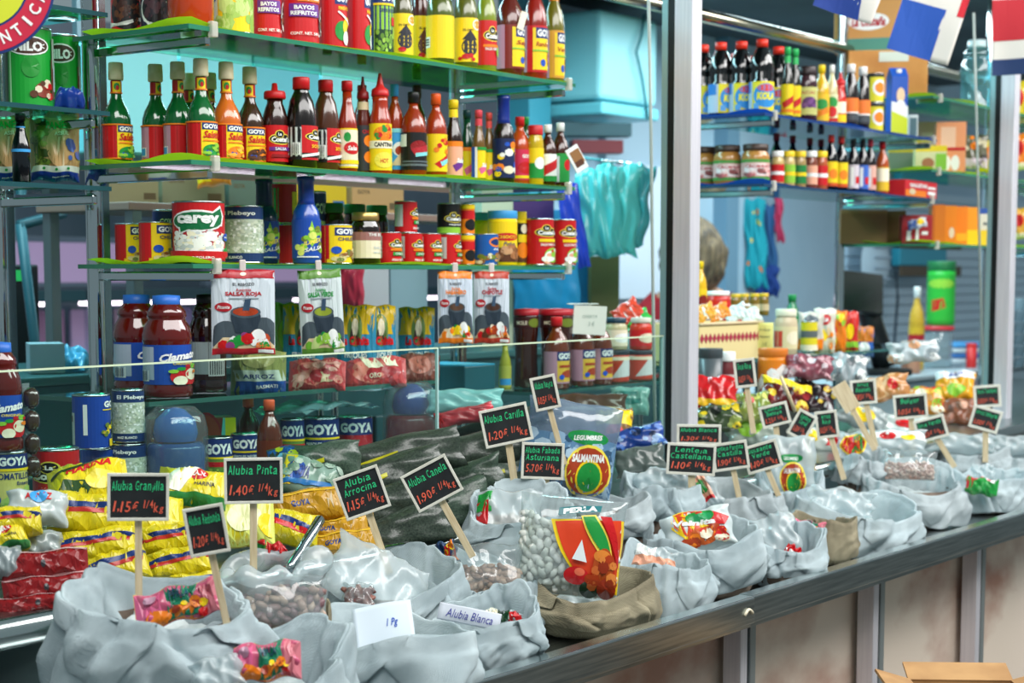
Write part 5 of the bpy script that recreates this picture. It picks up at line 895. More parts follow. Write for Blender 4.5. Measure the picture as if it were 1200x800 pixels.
# ------------------------------------------------------------------ chalkboard price signs
SLATE = noisy('slate', '#121618', '#1e2426', 30, .55); FRAMEM = noisy('painted_frame', '#d6d4c6', '#e6e4d8', 40, .5)
INKG, INKR = M('#2fce86', .6), M('#f0664c', .6)
def sign(u, v, bw, bh, bu, bv, roll, yaw, lines, price, Y, label, back=False):
    c = at(u, v, Y=Y); k = ppm(c); W, Hh = bw / k, bh / k
    fc = math.atan2(-c.y, -c.x) + math.pi / 2
    # stake base: same plane, seen at (bu, bv)
    du, dv = bu - u, bv - v; L = math.hypot(du, dv) / k; ang = math.atan2(du, dv)     # lean of the stake
    R0 = Matrix.Rotation(fc, 3, 'Z') @ Matrix.Rotation(ang * -1, 3, 'Y')
    base_ = c - R0 @ Vector((0, 0, L))
    t = thing('price_sign', label, 'price sign', base_, R0.to_euler())
    sw = 8.5 / k if bw > 45 else 6.5 / k; sw = max(sw, .008)
    MB().bbox((0, .004, L / 2), (sw, .003, L), WOOD, .0006).build('stake', t)
    Rb = Matrix.Rotation(math.radians(yaw), 3, 'Z') @ Matrix.Rotation(math.radians(-roll) + ang, 3, 'Y'); q = Vector((0, 0, L))
    def tr(p): return q + Rb @ Vector(p)
    m = MB(); m.bbox(tuple(q), (W * .96, .003, Hh * .96), WOOD if back else SLATE, .0004, Rb); m.build('chalkboard', t)
    fr = MB(); b_ = max(.0042, 3.1 / k)
    if not back:
        for x, z_, w_, h_ in ((0, Hh / 2 - b_ / 2, W, b_), (0, -Hh / 2 + b_ / 2, W, b_), (-W / 2 + b_ / 2, 0, b_, Hh - 2 * b_), (W / 2 - b_ / 2, 0, b_, Hh - 2 * b_)): fr.bbox(tuple(tr((x, -.001, z_))), (w_, .0055, h_), FRAMEM, .0006, Rb)
        fr.build('frame', t)
        rnd = random.Random(int(u * 7 + v)); m = MB(); y = .5
        def scr(txt, cx, cy, w_, h_, ink):
            adv = {'i': .45, 'l': .45, 'I': .45, ',': .35, ' ': .55, '1': .6, 't': .65, 'r': .75, 'f': .65, 'j': .5}; tot = sum(adv.get(ch, 1) for ch in txt); x = cx - w_ / 2; u_ = w_ / tot
            for ch in txt:
                a_ = adv.get(ch, 1) * u_
                if ch != ' ':
                    vs, fs = text2d(ch, .004, .15); hh = h_ * (1.0 if ch.isupper() or ch in 'bdfhklt0123456789€/' else .72 if ch not in ',' else .36); yo = cy + rnd.uniform(-.04, .04) * h_ + (-(h_ - hh) / 2 if ch not in 'gjpqy' else -h_ * .32); xx = x + a_ / 2; k_ = rnd.uniform(-.12, .12)
                    m.add([tr((xx + px_ * a_ * .8 + py_ * k_ * hh * .4, -.0022, yo + py_ * hh)) for px_, py_ in vs], fs, ink)
                x += a_
        n = len(lines); iw = W - 2.6 * b_
        for i, ln in enumerate(lines): scr(ln, -.01 * W, Hh * ((.24 if n == 1 else .30) - i * .2), iw * min(.98, .24 + .078 * len(ln)), Hh * (.2 if n == 1 else .165), INKG)
        scr(price, -iw * .23, -Hh * .2, iw * .5, Hh * .22, INKR); scr('1/4', iw * .19, -Hh * .15, iw * .19, Hh * .17, INKR); scr('kg', iw * .38, -Hh * .22, iw * .21, Hh * .2, INKR)
        m.build('chalk_lettering', t)
    return t
SIGNS = [
 (162, 582, 71, 56, 160, 716, -1.5, 0, ['Alubia Granjilla'], '1,15€', 1.84, 'Alubia Granjilla'),
 (242, 621, 47, 58, 268, 756, 9, 0, ['Alubia Redonda'], '1,20€', 1.70, 'Alubia Redonda'),
 (297, 563, 68, 54, 295, 706, 0, 0, ['Alubia Pinta'], '1,40€', 1.86, 'Alubia Pinta'),
 (424, 577, 55, 52, 456, 674, 19, 0, ['Alubia', 'Arrocina'], '1,15€', 1.90, 'Alubia Arrocina'),
 (506, 566, 59, 48, 554, 654, 28, 0, ['Alubia Canela'], '1,90€', 1.86, 'Alubia Canela'),
 (593, 498, 57, 45, 604, 574, 12, 0, ['Alubia Carilla'], '1,20€', 1.96, 'Alubia Carilla'),
 (636, 540, 50, 43, 643, 588, -2, 0, ['Alubia Fabada', 'Asturiana'], '5,70€', 1.90, 'Alubia Fabada Asturiana'),
 (639, 460, 30, 40, 662, 545, 12, 0, ['Alubia Negra'], '1,05€', 1.99, 'Alubia Negra'),
 (819, 509, 52, 24, 826, 575, 0, 0, ['Alubia Blanca'], '1,30€', 1.97, 'Alubia Blanca'),
 (810, 538, 57, 37, 812, 602, -2.5, 0, ['Lenteja', 'Castellana'], '1,10€', 1.84, 'Lenteja Castellana'),
 (856, 534, 42, 33, 872, 608, 9, 0, ['Lenteja Pardina', 'Castilla'], '1,90€', 1.88, 'Lenteja Pardina'),
 (893, 535, 42, 33, 926, 611, 17, 0, ['Guisante', 'Verde'], '1,10€', 1.84, 'Guisante Verde'),
 (873, 437, 25, 34, 884, 508, 7, 0, ['Soja Roja'], '1,15€', 2.02, 'Soja Roja'),
 (908, 486, 34, 26, 914, 540, 15, 0, ['Lenteja', 'Beluga'], '1,25€', 2.0, 'Lenteja Beluga'),
 (940, 498, 24, 33, 957, 560, -28, 0, ['Lenteja', 'Coral'], '1,30€', 1.95, 'Lenteja Coral'),
 (969, 497, 26, 32, 990, 562, 8, 0, ['Arroz', 'Rojo'], '1,15€', 1.92, 'Arroz Rojo'),
 (1012, 459, 30, 29, 1028, 527, 6, 0, ['Arroz', 'Basmati'], '1,85€', 1.96, 'Arroz Basmati'),
 (991, 465, 20, 36, 1026, 527, 32, 0, [], '', 1.94, None),
 (1067, 476, 39, 29, 1072, 540, 6, 0, ['Bulgur'], '1,05€', 1.97, 'Bulgur'),
 (1091, 502, 36, 27, 1119, 547, 17, 0, ['Soja Verde'], '1,25€', 1.88, 'Soja Verde'),
 (1157, 464, 31, 26, 1160, 530, 5, 0, ['Soja Textura'], '1,05€', 2.0, 'Soja Textura'),
 (1155, 491, 34, 27, 1156, 542, -15, 0, ['Arroz Integral'], '1,00€', 1.84, 'Arroz Integral'),
]
for u, v, bw, bh, bu, bv, ro, yw, ln, pr, Y, nm in SIGNS:
    sign(u, v, bw, bh, bu, bv, ro, yw, ln, pr, Y, ('chalkboard price sign reading %s' % nm) if nm else 'price sign turned away showing bare wooden back', back=nm is None)
a = at(915, 441, Y=2.02); b = at(932, 482, Y=2.0)
tag(MB().tube([b, a], .0045, WOOD, 6).build('wooden_stake'), 'bare wooden stake leaning among the candy bags', 'stake')

# ------------------------------------------------------------------ packets heaped on the deck
YEL = film_mat('#c8bc1c', .3)
STRP = [('r', -1, 0, 1, 1, '#cdbd18'), ('p', [(-.95, .52), (1, .58), (1, .72), (-.95, .66)], 'N'), ('p', [(-.95, .40), (1, .46), (1, .57), (-.95, .51)], '#b42c24')]
HAR = [('r', -1, 0, 1, 1, '#d8c61c'), ('p', [(-1, .1), (-.2, .0), (.2, .3), (-.6, .5)], '#2c4c24'), ('t', 'HARINA', .1, .72, 1.2, .16, 'R', .05, .2, .1), ('e', .35, .35, .4, .22, 'y'), ('p', [(-.9, .6), (.9, .95), (.9, 1), (-.9, .66)], '#2c3c20')]
PAN = [('r', -1, 0, 1, 1, '#d6c61c'), ('e', .1, .72, .3, .16, 'R'), ('t', 'P.A.N.', .1, .72, .5, .14, 'W', .04), ('t', 'HARINA', .3, .45, .6, .1, 'k', .02, .2), ('r', -1, 0, 1, .2, '#2c7c3c'), ('p', [(-1, .3), (-.4, .2), (.2, 1), (-.4, 1)], '#e8ecd8')]
def pk(key, u, v, Y, w_, vis, roll, mat, shapes, label, tilt=38, t=.05, sd=1, tn=0, h=None):
    return pack(key, u, v, Y, w_, h or vis / ppm(at(u, v, Y=Y)) / math.cos(math.radians(tilt)) * 1.05, t, tilt, roll, mat, shapes, label, 'flour_packet' if mat is YEL else 'food_packet', 'packet', tn, seed=sd)
P_ = [
 ('y1', 104, 569, 2.19, 92, 40, 10, HAR, 'yellow flour packet with red lettering on top of the heap', 45),
 ('y2', 226, 574, 2.19, 82, 38, -8, PAN, 'yellow flour packet with a red badge on top of the heap', 40),
 ('y3', 110, 603, 2.15, 104, 44, -6, STRP, 'striped yellow flour packet just under the red lettered one', 25),
 ('y4', 110, 640, 2.12, 100, 34, 6, STRP, 'striped yellow flour packet resting on the red snack packs', 25),
 ('y5', 132, 667, 2.09, 84, 40, 14, STRP, 'striped yellow flour packet behind the Granjilla stake', 25),
 ('y6', 205, 632, 2.14, 92, 34, 8, STRP, 'striped yellow flour packet between the two front signs', 25),
 ('y7', 210, 661, 2.10, 84, 34, 10, STRP, 'striped yellow flour packet under the Redonda sign', 25),
 ('y8', 10, 612, 2.14, 76, 30, 0, STRP, 'striped yellow flour packet on top of the white packs', 25),
 ('y9', 8, 634, 2.13, 50, 26, 14, PAN, 'yellow flour packet with pale corner beside the clear pack', 30),
 ('y10', 120, 692, 2.06, 70, 26, -12, STRP, 'lowest striped yellow flour packet beside the red packs', 25),
 ('y11', 220, 687, 2.07, 74, 24, 6, STRP, 'lowest striped yellow flour packet behind the widest sack', 25),
 ('y12', 278, 608, 2.15, 84, 56, 0, [('r', -1, 0, 1, 1, '#d4dc70'), ('p', [(-1, .7), (.4, .8), (.4, 1), (-1, 1)], 'Y'), ('t', 'MASA', -.3, .86, .6, .12, 'G', .03), ('e', .2, .4, .5, .25, '#e4e8b0'), ('e', .9, .3, .3, .2, 'Y')], 'pale yellow green flour packet behind the Pinta stake', 35),
 ('y13', 334, 618, 2.11, 78, 34, -10, STRP[:1] + [('p', [(-.4, .4), (.9, .2), (.9, .36), (-.4, .6)], 'R'), ('p', [(-.4, .58), (.9, .36), (.9, .5), (-.4, .74)], 'N')], 'yellow packet with red and blue flash behind the scoop', 30),
 ('y14', 170, 612, 2.2, 90, 46, 2, PAN, 'yellow and cream flour packet behind the Granjilla board', 30),
 ('y15', 40, 668, 2.2, 60, 26, 0, STRP, 'striped yellow flour packet behind the red packs', 25),
]
for k, u, v, Y, w_, vis, ro, sh, lab, tl in P_: pk(k, u, v, Y, w_, vis, ro, YEL, sh, lab, tl, .055, sd=int(k[1:]))
WHT = film_mat('#b8c4c4', .25)
pk('w1', 44, 596, 2.17, 70, 36, -4, WHT, [('t', 'ARROZ', 0, .7, .9, .2, 'R', .03), ('e', 0, .7, .3, .2, 'b')], 'white rice packet with blue mark beside the yellow heap', 30, .05, 3)
pk('w2', 42, 640, 2.13, 62, 30, 0, film_mat('#8c9896', .2), None, 'clear grey rice packet above the red packs', 25, .05, 4)
pk('w3', 6, 660, 2.10, 40, 34, 0, film_mat('#8a9698', .15), None, 'silvery clear packet at the heap edge', 25, .05, 5)
REDP = [('r', -1, 0, 1, 1, '#84161a'), ('r', -.12, 0, .06, 1, '#b87c74'), ('e', -.02, .5, .06, .14, 'k'), ('r', -1, .92, 1, 1, '#c8a0a0'), ('r', -1, 0, 1, .07, '#c8a0a0')]
for i, (u, v, Y, w_, lab) in enumerate([(52, 662, 2.06, 98, 'dark red snack pack on top of the red stack'), (56, 690, 2.045, 100, 'dark red snack pack in the middle of the red stack'), (46, 708, 2.03, 104, 'dark red snack pack at the bottom of the red stack')]):
    pk('r%d' % i, u, v, Y, w_, (30, 28, 20)[i], 4, film_mat('#84161a', .25), REDP, lab, 20, .035, sd=6 + i)
AMBF = film_mat('#b88c1c', .28)
AMB2 = [('r', -1, 0, 1, 1, '#b88a1c'), ('r', .45, 0, .72, 1, '#c8b48c'), ('t', 'GOYA', -.2, .5, .5, .2, '#1c3c7c', .04), ('r', -1, .8, 1, .86, '#d8b030')]
for i, (u, v, Y, w_, vis, lab) in enumerate([(362, 592, 2.14, 90, 34, 'amber yellow bean packet at the top of its stack'), (395, 606, 2.11, 84, 26, 'amber yellow bean packet second in its stack'), (392, 622, 2.09, 78, 24, 'amber yellow bean packet third in its stack'), (400, 638, 2.06, 84, 28, 'amber yellow bean packet lowest in its stack')]):
    pk('a%d' % i, u, v, Y, w_, vis, 8, AMBF, AMB2, lab, 25, .045, sd=10 + i)
pk('g1', 362, 562, 2.19, 76, 40, -18, film_mat('#7c9a8c', .18), [('e', -.5, .5, .3, .25, '#1c4c9c'), ('r', -.9, .1, -.55, .9, 'Y'), ('t', 'GOYA', -.3, .5, .5, .3, 'N', .05), ('p', [(-.9, .1), (.9, .3), (.9, .42), (-.9, .22)], '#2870b0'), ('d', -1, .4, 1, 1, 14, ['#9cb4a4', '#6c8c78'], .16, .1)], 'pale green pea packet with blue lettering above the amber packs', 35, .05, 15)
# dark lentil bags with blue printed ends
LENT = noisy('bagged_lentils', '#222c25', '#3e4a3f', 300, .3, bump=.15, bscale=200, detail=2)
LENG = noisy('bagged_peas', '#283a30', '#46594a', 300, .3, bump=.15, bscale=200, detail=2)
BLU = [('r', -.98, .05, -.55, .95, '#2060a8'), ('d', -1, 0, -.4, 1, 14, ['#3c8cd0', '#164a8c', '#c8d020', '#7cc0e0'], .13, .12), ('p', [(-.6, .3), (.2, .5), (.2, .6), (-.6, .45)], '#c4c020')]
LB = [
 (452, 632, 2.05, 160, 36, 20, LENT, None, 'dark lentil bag lowest beside the amber packs'),
 (500, 612, 2.06, 170, 38, 24, LENG, None, 'dark green pea bag lowest behind the Canela stake'),
 (450, 598, 2.09, 150, 34, 26, LENT, None, 'dark lentil bag crossing behind the Arrocina sign'),
 (520, 575, 2.11, 150, 34, 18, LENG, BLU, 'dark green pea bag with blue print behind the Canela sign'),
 (440, 565, 2.14, 170, 30, 16, LENT, BLU, 'dark lentil bag with blue and yellow print above the Arrocina sign'),
 (450, 540, 2.17, 190, 30, 12, LENT, BLU, 'dark lentil bag with blue print under the red stock jar'),
 (560, 530, 2.15, 150, 34, 10, LENT, None, 'dark lentil bag behind the Carilla sign'),
 (580, 558, 2.12, 130, 26, 8, LENG, BLU, 'dark green pea bag with blue print under the Carilla sign'),
 (575, 585, 2.09, 120, 26, 16, LENT, BLU, 'dark lentil bag with yellow flash under the Carilla stake'),
 (560, 610, 2.05, 110, 30, 10, LENG, None, 'dark green pea bag lowest beside the white sacks'),
 (600, 505, 2.19, 140, 30, 16, LENT, None, 'dark lentil bag on top behind the Negra sign'),
 (370, 545, 2.21, 110, 26, 6, LENG, BLU, 'green pea bag with blue print under the wrapped cans'),
]
for i, (u, v, Y, w_, vis, ro, mt, sh, lab) in enumerate(LB): pack('l%d' % i, u, v, Y, w_, .082, .066, 14, ro, mt, sh, lab, 'pulse_bag', 'bag', 0, seed=20 + i, wr=.003, p=2.6)
pk('s1', 545, 487, 2.24, 70, 18, 12, film_mat('#c83c48', .3), [('r', -1, 0, -.7, 1, 'R')], 'pink red packet lying behind the Carilla sign', 20, .03, 40)
pk('s2', 545, 470, 2.27, 90, 26, 0, film_mat('#8fc4c8', .2), None, 'pale teal packet lying under the dark carton shelf', 20, .04, 41)
# between the badge bag and the first upright
for i, (u, v, Y, w_, vis, ro, c_, sh, lab) in enumerate([
 (745, 515, 2.14, 70, 26, 14, '#1c3c84', [('d', -1, 0, 1, 1, 20, ['#3c6cb8', '#90b0d8', '#14284c'], .14, .12)], 'dark blue foil packet beside the first upright'),
 (750, 540, 2.1, 60, 30, 10, '#54605c', None, 'grey film packet low beside the first upright'),
 (720, 500, 2.2, 44, 40, 0, '#7c5c2c', [('r', -1, .5, 1, .9, 'Y'), ('e', 0, .3, .5, .2, 'R')], 'brown and yellow packet behind the badge bag'),
 (738, 470, 2.32, 46, 30, 0, '#7cb4a8', [('r', -.8, .3, .6, .5, '#2c7c74'), ('r', -.8, .6, .4, .75, '#2c7c74')], 'pale teal packet on the deck near the first upright'),
 (690, 480, 2.34, 90, 34, 0, '#5c3c2c', [('r', -1, .4, 1, .5, 'e')], 'brown packet row end under the low shelf')]):
    pk('m%d' % i, u, v, Y, w_, vis, ro, film_mat(c_, .25), sh, lab, 25, .04, sd=50 + i)

# ------------------------------------------------------------------ soft drink shelves
z = R1
SODA = [base('#e8d81c'), ('r', -1.6, .0, -.5, 1, '#b8c8d8'), ('r', -1.5, .62, -.6, 1, '#2a7ac8'), ('e', .2, .52, .62, .42, '#2a8cd0'), ('e', .2, .78, .42, .12, '#d83c3c'), ('t', 'KOLA', .2, .5, .9, .26, '#e8e020', .06, .1), ('r', -.4, .06, -.15, .26, '#58a0d8')]
DK = M('#08090a', .1, coat=.9)
for i, (u, Y, tn, lab) in enumerate([(823, 2.66, 42, 'dark soft drink bottle next to the first upright'), (844, 2.59, 40, 'dark soft drink bottle with its pale side panel showing'), (868, 2.53, 14, 'dark soft drink bottle in the middle of the red capped row'), (892, 2.46, 4, 'dark soft drink bottle on the shelf corner, widest in the row'), (911, 2.5, -6, 'dark soft drink bottle beside the green capped bottles')]):
    item('soda', 'soda', u - 14, u + 14, 46, Y, z, DK, '#d8301c', SODA, lab, 'soft_drink_bottle', turn=tn, h=.218)
for i, (u, Y) in enumerate([(862, 2.68), (884, 2.66), (905, 2.62)]):
    item('soda', 'soda', u - 14, u + 14, 46, Y, z, DK, '#d8301c', SODA, 'dark soft drink bottle in the back row, ' + ('by the upright', 'in the middle', 'behind the widest bottle')[i], 'soft_drink_bottle', turn=10, h=.218)
for u, lab in ((922, 'green capped vinegar bottle touching the dark soft drinks'), (931, 'green capped vinegar bottle beside the purple label jar')):
    item('gvin', 'slim', u - 7, u + 7, 55, 2.46, z, M('#1c2018', .15, coat=.7), '#2cb05c', [base('#e8d018'), ('p', [(-.6, .4), (.9, .7), (.9, .5), (-.4, .2)], 'R'), ('r', -1, .1, 1, .2, 'O')], lab, turn=8, neck=[base('#2cb05c')])
item('pur', 'jar', 933, 957, 78, 2.46, z, M('#3c2028', .15, coat=.6), '#241418', [base('#c8c878'), ('t', 'ACAI', 0, .8, .8, .1, 'Q'), ('e', .1, .45, .4, .2, '#5c2c6c'), ('d', -.3, .3, .5, .55, 12, ['#4c2860', '#7c4c8c'], .12, .08)], 'dark lidded jar with olive and purple fruit label', 'preserve_jar', 'jar', 6)
item('yel', 'sauce', 953, 971, 76, 2.48, z, '#d8a81c', 'Y', [base('#e8b828'), ('e', 0, .6, .5, .2, 'G'), ('p', [(-.4, .1), (.6, .3), (.5, .5), (-.5, .3)], 'O')], 'yellow mustard bottle with yellow cap on the drinks shelf', turn=6)
item('wht', 'sauce', 967, 981, 76, 2.47, z, '#c8c090', 'W', [base('#d8dcb0'), ('e', 0, .7, .6, .2, 'G'), ('e', 0, .35, .5, .2, 'R'), ('r', -1, 0, 1, .12, 'R')], 'white capped dressing bottle with green and red label', turn=6)
item('ket', 'spout', 977, 991, 84, 2.46, z, '#c02018', 'R', [base('#d83818'), ('r', -1, .1, 1, .4, 'Y'), ('r', -.5, .45, .6, .9, 'I')], 'red ketchup bottle with yellow label foot', turn=6)
for u, lab in ((996, 'dark drink bottle with orange label and white cap, front of two'), (1010, 'dark drink bottle with orange label and white cap, partly behind a yellow tin')):
    item('orb', 'round', u - 9, u + 9, 75, 2.46, z, M('#1c1414', .15, coat=.8), 'W', [base('k'), band(.4, 1, '#c8402c'), ('r', -.4, .4, .9, 1, '#e8782c'), band(.36, .42, 'W'), band(.12, .16, 'a'), band(.22, .26, 'a')], lab, 'soft_drink_bottle', turn=8)
for k, lab in enumerate(('lower yellow and black tin of the stacked pair', 'upper yellow and black tin of the stacked pair')):
    X = x_at(1024, 2.46, z); place(product('ytin', 'can', .058, .094, TIN, None, [base('#d8cc28'), ('r', -1.4, .1, -.4, .9, 'K'), ('e', .3, .5, .5, .3, 'W'), ('e', .3, .5, .36, .2, 'O'), ('r', .9, .1, 1.6, .9, 'K'), band(.9, 1, 'K')]), 'food_tin', lab, 'can', Vector((X, 2.46, z + k * .0945)), 8)
# milk carton with gable top
X = x_at(1050, 2.47, z); sc = ppm((X, 2.47, z)); t = thing('milk_carton', 'blue and yellow gable topped drink carton on the drinks shelf', 'carton', (X, 2.47, z), (0, 0, face_cam((X, 2.47), 0) + .35))
h = at(1050, 90, Y=2.47).z - z; wd = 20 / sc; o = MB(); o.bbox((0, 0, h / 2), (wd, wd, h), M('#1c52b0', .35), .002)
o.add([(-wd / 2, -wd / 2, h), (wd / 2, -wd / 2, h), (wd / 2, wd / 2, h), (-wd / 2, wd / 2, h), (-wd / 2, 0, h + .03), (wd / 2, 0, h + .03)], [(0, 1, 5, 4), (2, 3, 4, 5), (1, 2, 5), (3, 0, 4)], M('#2458b8', .35)); o.build('carton_body', t)
art(mb := MB(), [('r', -1, 0, 1, .42, '#c8d428'), ('p', [(-1, .42), (1, .3), (1, .5), (-1, .58)], 'W'), ('e', .1, .68, .5, .13, '#e8c8a0'), ('e', .1, .5, .6, .1, 'W')], lambda x, y, f: (x * wd / 2, -wd / 2 - .0006 - f, y * h)); mb.build('printed_face', t)
MB().lathe([(.009, 0), (.009, .012), (0, .012)], M('W', .4), 14).build('screw_cap', t, (0, -wd / 4, h + .012))
X = x_at(1068, 2.47, z); t = thing('small_box', 'small pale framed box at the end of the drinks shelf', 'box', (X, 2.47, z), (0, 0, face_cam((X, 2.47), 20)))
MB().bbox((0, 0, .04), (.034, .03, .08), M('#c8d4d0', .5), .001).build('box_body', t); MB().box((0, -.0156, .04), (.024, .001, .06), M('#4c6c70', .4)).build('window', t)

z = R2
PB = [base('#4c8c3c'), band(.16, .84, '#d8a8a0'), ('e', .1, .5, .7, .3, '#e8dcd8'), ('t', 'CACAHUATE', .1, .66, 1.2, .16, 'Q', .04), ('e', .3, .42, .3, .14, 'k'), ('d', -.5, .2, .7, .5, 12, ['#c86c6c', '#e8c8c0', '#884848'], .15, .09)]
for u, lab in ((824, 'peanut butter jar with dark lid next to the first upright'), (852, 'peanut butter jar with dark lid, the middle of three'), (885, 'peanut butter jar with dark lid at the shelf corner')):
    item('pb', 'jar', u - 16, u + 16, 163, {824: 2.66, 852: 2.57, 885: 2.48}[u], z, M('#b07c3c', .2, coat=.5), '#3c2c24', PB, lab, 'peanut_butter_jar', 'jar', 10, h=.118)
for i, (u, c1, c2, c3, lab) in enumerate([(911, '#c8b070', 'W', 'R', 'small spread jar with white lid after the peanut butter'), (924, '#c8b070', 'Y', 'g', 'small spread jar with yellow lid and lime label'), (937, '#a88c58', 'Y', '#1c7c3c', 'small spread jar with yellow lid and dark green label'), (950, '#7c4030', 'W', 'F', 'small brown preserve jar with white lid'), (962, '#b05830', 'Y', 'R', 'small red preserve jar with yellow lid')]):
    item('sj%d' % i, 'jar', u - 7.5, u + 7.5, 177, 2.46, z, M(c1, .2, coat=.5), c2, [base(c3), band(.4, .6, 'Y' if i in (1, 2) else 'W')], lab, 'spread_jar', 'jar', 8)
for i, (u, lab) in enumerate([(973, 'dark molasses bottle with red cap and yellow label, front of two'), (985, 'dark molasses bottle with red cap and yellow label, beside the vanilla')]):
    item('mol', 'sauce', u - 8, u + 8, 158, 2.46, z, DK, '#d82c28', [base('#e8cc18'), band(0, .14, '#c8501c'), ('e', .2, .5, .4, .2, 'O')], lab, turn=8)
for i, (u, cap, lc, lab) in enumerate([(999, 'K', '#c8c0c8', 'black capped vanilla bottle with pale label'), (1010, 'K', '#3c64b8', 'black capped vanilla bottle with blue striped label'), (1019, '#d83c4c', '#d8a898', 'pink capped vanilla bottle with salmon label')]):
    item('van%d' % i, 'sauce', u - 7, u + 7, 163, 2.46, z, M('#181012', .12, coat=.8), cap, [base(lc), ('r', -.3, .1, 0, .9, 'W'), ('r', .2, .2, .9, .5, 'R')], lab, turn=8)
item('ams', 'sauce', 1025, 1041, 166, 2.46, z, '#a84818', 'R', [base('#e0b82c'), ('r', -.5, .4, .7, .95, 'I')], 'amber hot sauce bottle with red cap at the shelf end', turn=6)
for i, (u, lab) in enumerate([(909, 'first'), (928, 'second'), (948, 'third'), (961, 'fourth')]):
    item('dkb', 'sauce', u - 8, u + 8, 156, 2.62, z, M('#101418', .12, coat=.8), '#8c1820', None, 'dark maroon capped bottle behind the small spread jars, %s from the peanut butter' % lab, turn=0)
X = x_at(1068, 2.46, z); t = thing('biscuit_box', 'flat red and orange box at the end of the spreads shelf', 'box', (X, 2.46, z), (0, 0, .05)); MB().bbox((0, 0, .028), (.3, .07, .055), M('#c8202c', .4), .002).build('box_body', t)
art(mb := MB(), [('r', -1, 0, .3, .4, 'O'), ('t', 'GALLETAS', -.2, .72, 1.1, .24, 'W', .05), ('r', .4, .2, .9, .4, 'W'), ('r', .4, .55, .9, .7, 'W'), ('e', -.6, .3, .2, .2, 'e')], lambda x, y, f: (x * .148, -.0356 - f, .002 + y * .052)); mb.build('printed_face', t)

# ------------------------------------------------------------------ far shelves: boxes
def carton(u0, u1, v0, Y, z, depth_, col, label, rot=0, shapes=None, name='carton', cat='box', mat=None, taper=1):
    uc = (u0 + u1) / 2; X = x_at(uc, Y, z); k = ppm((X, Y, z)); W = (u1 - u0) / k; h = at(uc, v0, Y=Y).z - z
    th = face_cam((X, Y), rot); t = thing(name, label, cat, (X, Y, z), (0, 0, th))
    MB().bbox((0, depth_ / 2 - .02, h / 2), (W, depth_, h), mat or M(col, .5), .002).build('box_body', t)
    if shapes: art(mb := MB(), [('r', -1, 0, 1, 1, col)] + shapes, lambda x, y, f: (x * W / 2 * .99, -.0206 - f, y * h)); mb.build('printed_face', t)
    return t
KR = noisy('orange_carton', '#c8853c', '#d8984c', 8, .6)
z = F1
X = x_at(1052, 2.62, z); t = thing('carton', 'orange brown shipping carton on the far top shelf', 'box', (X, 2.66, z), (0, 0, .42)); sc = ppm((X, 2.66, z))
hA = at(1057, 58, Y=2.55).z - z; MB().bbox((0, 0, hA / 2), (.34, .27, hA), KR, .003).build('box_body', t)
o = MB(); o.box((.1, -.1358, hA * .5), (.06, .001, hA * .6), M('#e0b070', .6)); o.box((-.171, -.02, hA * .86), (.001, .1, hA * .2), M('#d8dccc', .6)); o.box((-.02, -.1358, hA * .5), (.05, .001, hA * .6), M('#e0b070', .6)); o.build('stuck_labels', t)
X2 = x_at(1030, 2.7, z + hA); t = thing('carton', 'printed chilli carton on top of the orange brown one', 'box', (X2, 2.72, z + hA + .001), (0, 0, .3)); hB = .19
MB().bbox((0, 0, hB / 2), (.3, .24, hB), noisy('printed_carton', '#c08848', '#cf9a58', 8, .6), .003).build('box_body', t)
art(mb := MB(), [('r', -1, 0, 1, .25, '#4c8c7c'), ('d', -1, .05, 1, .35, 24, ['#5c9c84', '#2c6c5c', '#8cc0a0'], .14, .08), ('e', -.1, .55, .55, .16, 'W'), ('t', 'La Costeña', -.1, .55, .9, .18, 'Q', .04, .2)], lambda x, y, f: (x * .148, -.1206 - f, y * hB)); mb.build('printed_face', t)
art(mb := MB(), [('r', -1, 0, 1, 1, '#c69150'), ('r', -1, 0, 1, .25, '#4c8c7c'), ('e', 0, .55, .6, .16, 'W'), ('t', 'La Costeña', 0, .55, 1.0, .18, 'Q', .04, .2)], lambda x, y, f: (-.1506 - f, -x * .118, y * hB)); mb.build('printed_side', t)
item('jug', 'juice', 1124, 1162, 46, 2.62, z, clear('water_bottle', '#a8d8e0', .06, .05, .15, '#8cc4cc'), M('#b8d0d4', .3), None, 'large clear water bottle on the far top shelf', 'water_bottle', turn=0)
z = F2
for i, (u0, u1, v0, Y, c_, sh, lab) in enumerate([
 (1040, 1071, 172, 2.66, '#7c8c80', [('r', -1, .8, 1, 1, 'Y')], 'grey tin with yellow rim on the far middle shelf'),
 (1072, 1108, 171, 2.5, '#e0d8a8', [('r', -1, .78, 1, 1, 'Y'), ('e', -.2, .35, .4, .2, '#b0704c'), ('r', .3, .1, 1, .7, 'g')], 'cream biscuit box with yellow top on the far middle shelf'),
 (1074, 1096, 143, 2.62, '#d8b0a8', [('r', -.6, .2, .6, .8, '#e8d0c8')], 'pink box behind the cream biscuit box'),
 (1096, 1130, 143, 2.46, '#e89868', [('r', -.7, .5, .3, .9, '#f0c0a0'), ('e', .3, .2, .3, .15, 'W'), ('e', -.3, .2, .3, .15, 'W'), ('r', -1, .44, 1, .5, 'R')], 'tall salmon orange biscuit box on the far middle shelf')]):
    carton(u0, u1, v0, Y, z, .08, c_, lab, 6, sh, 'biscuit_box')
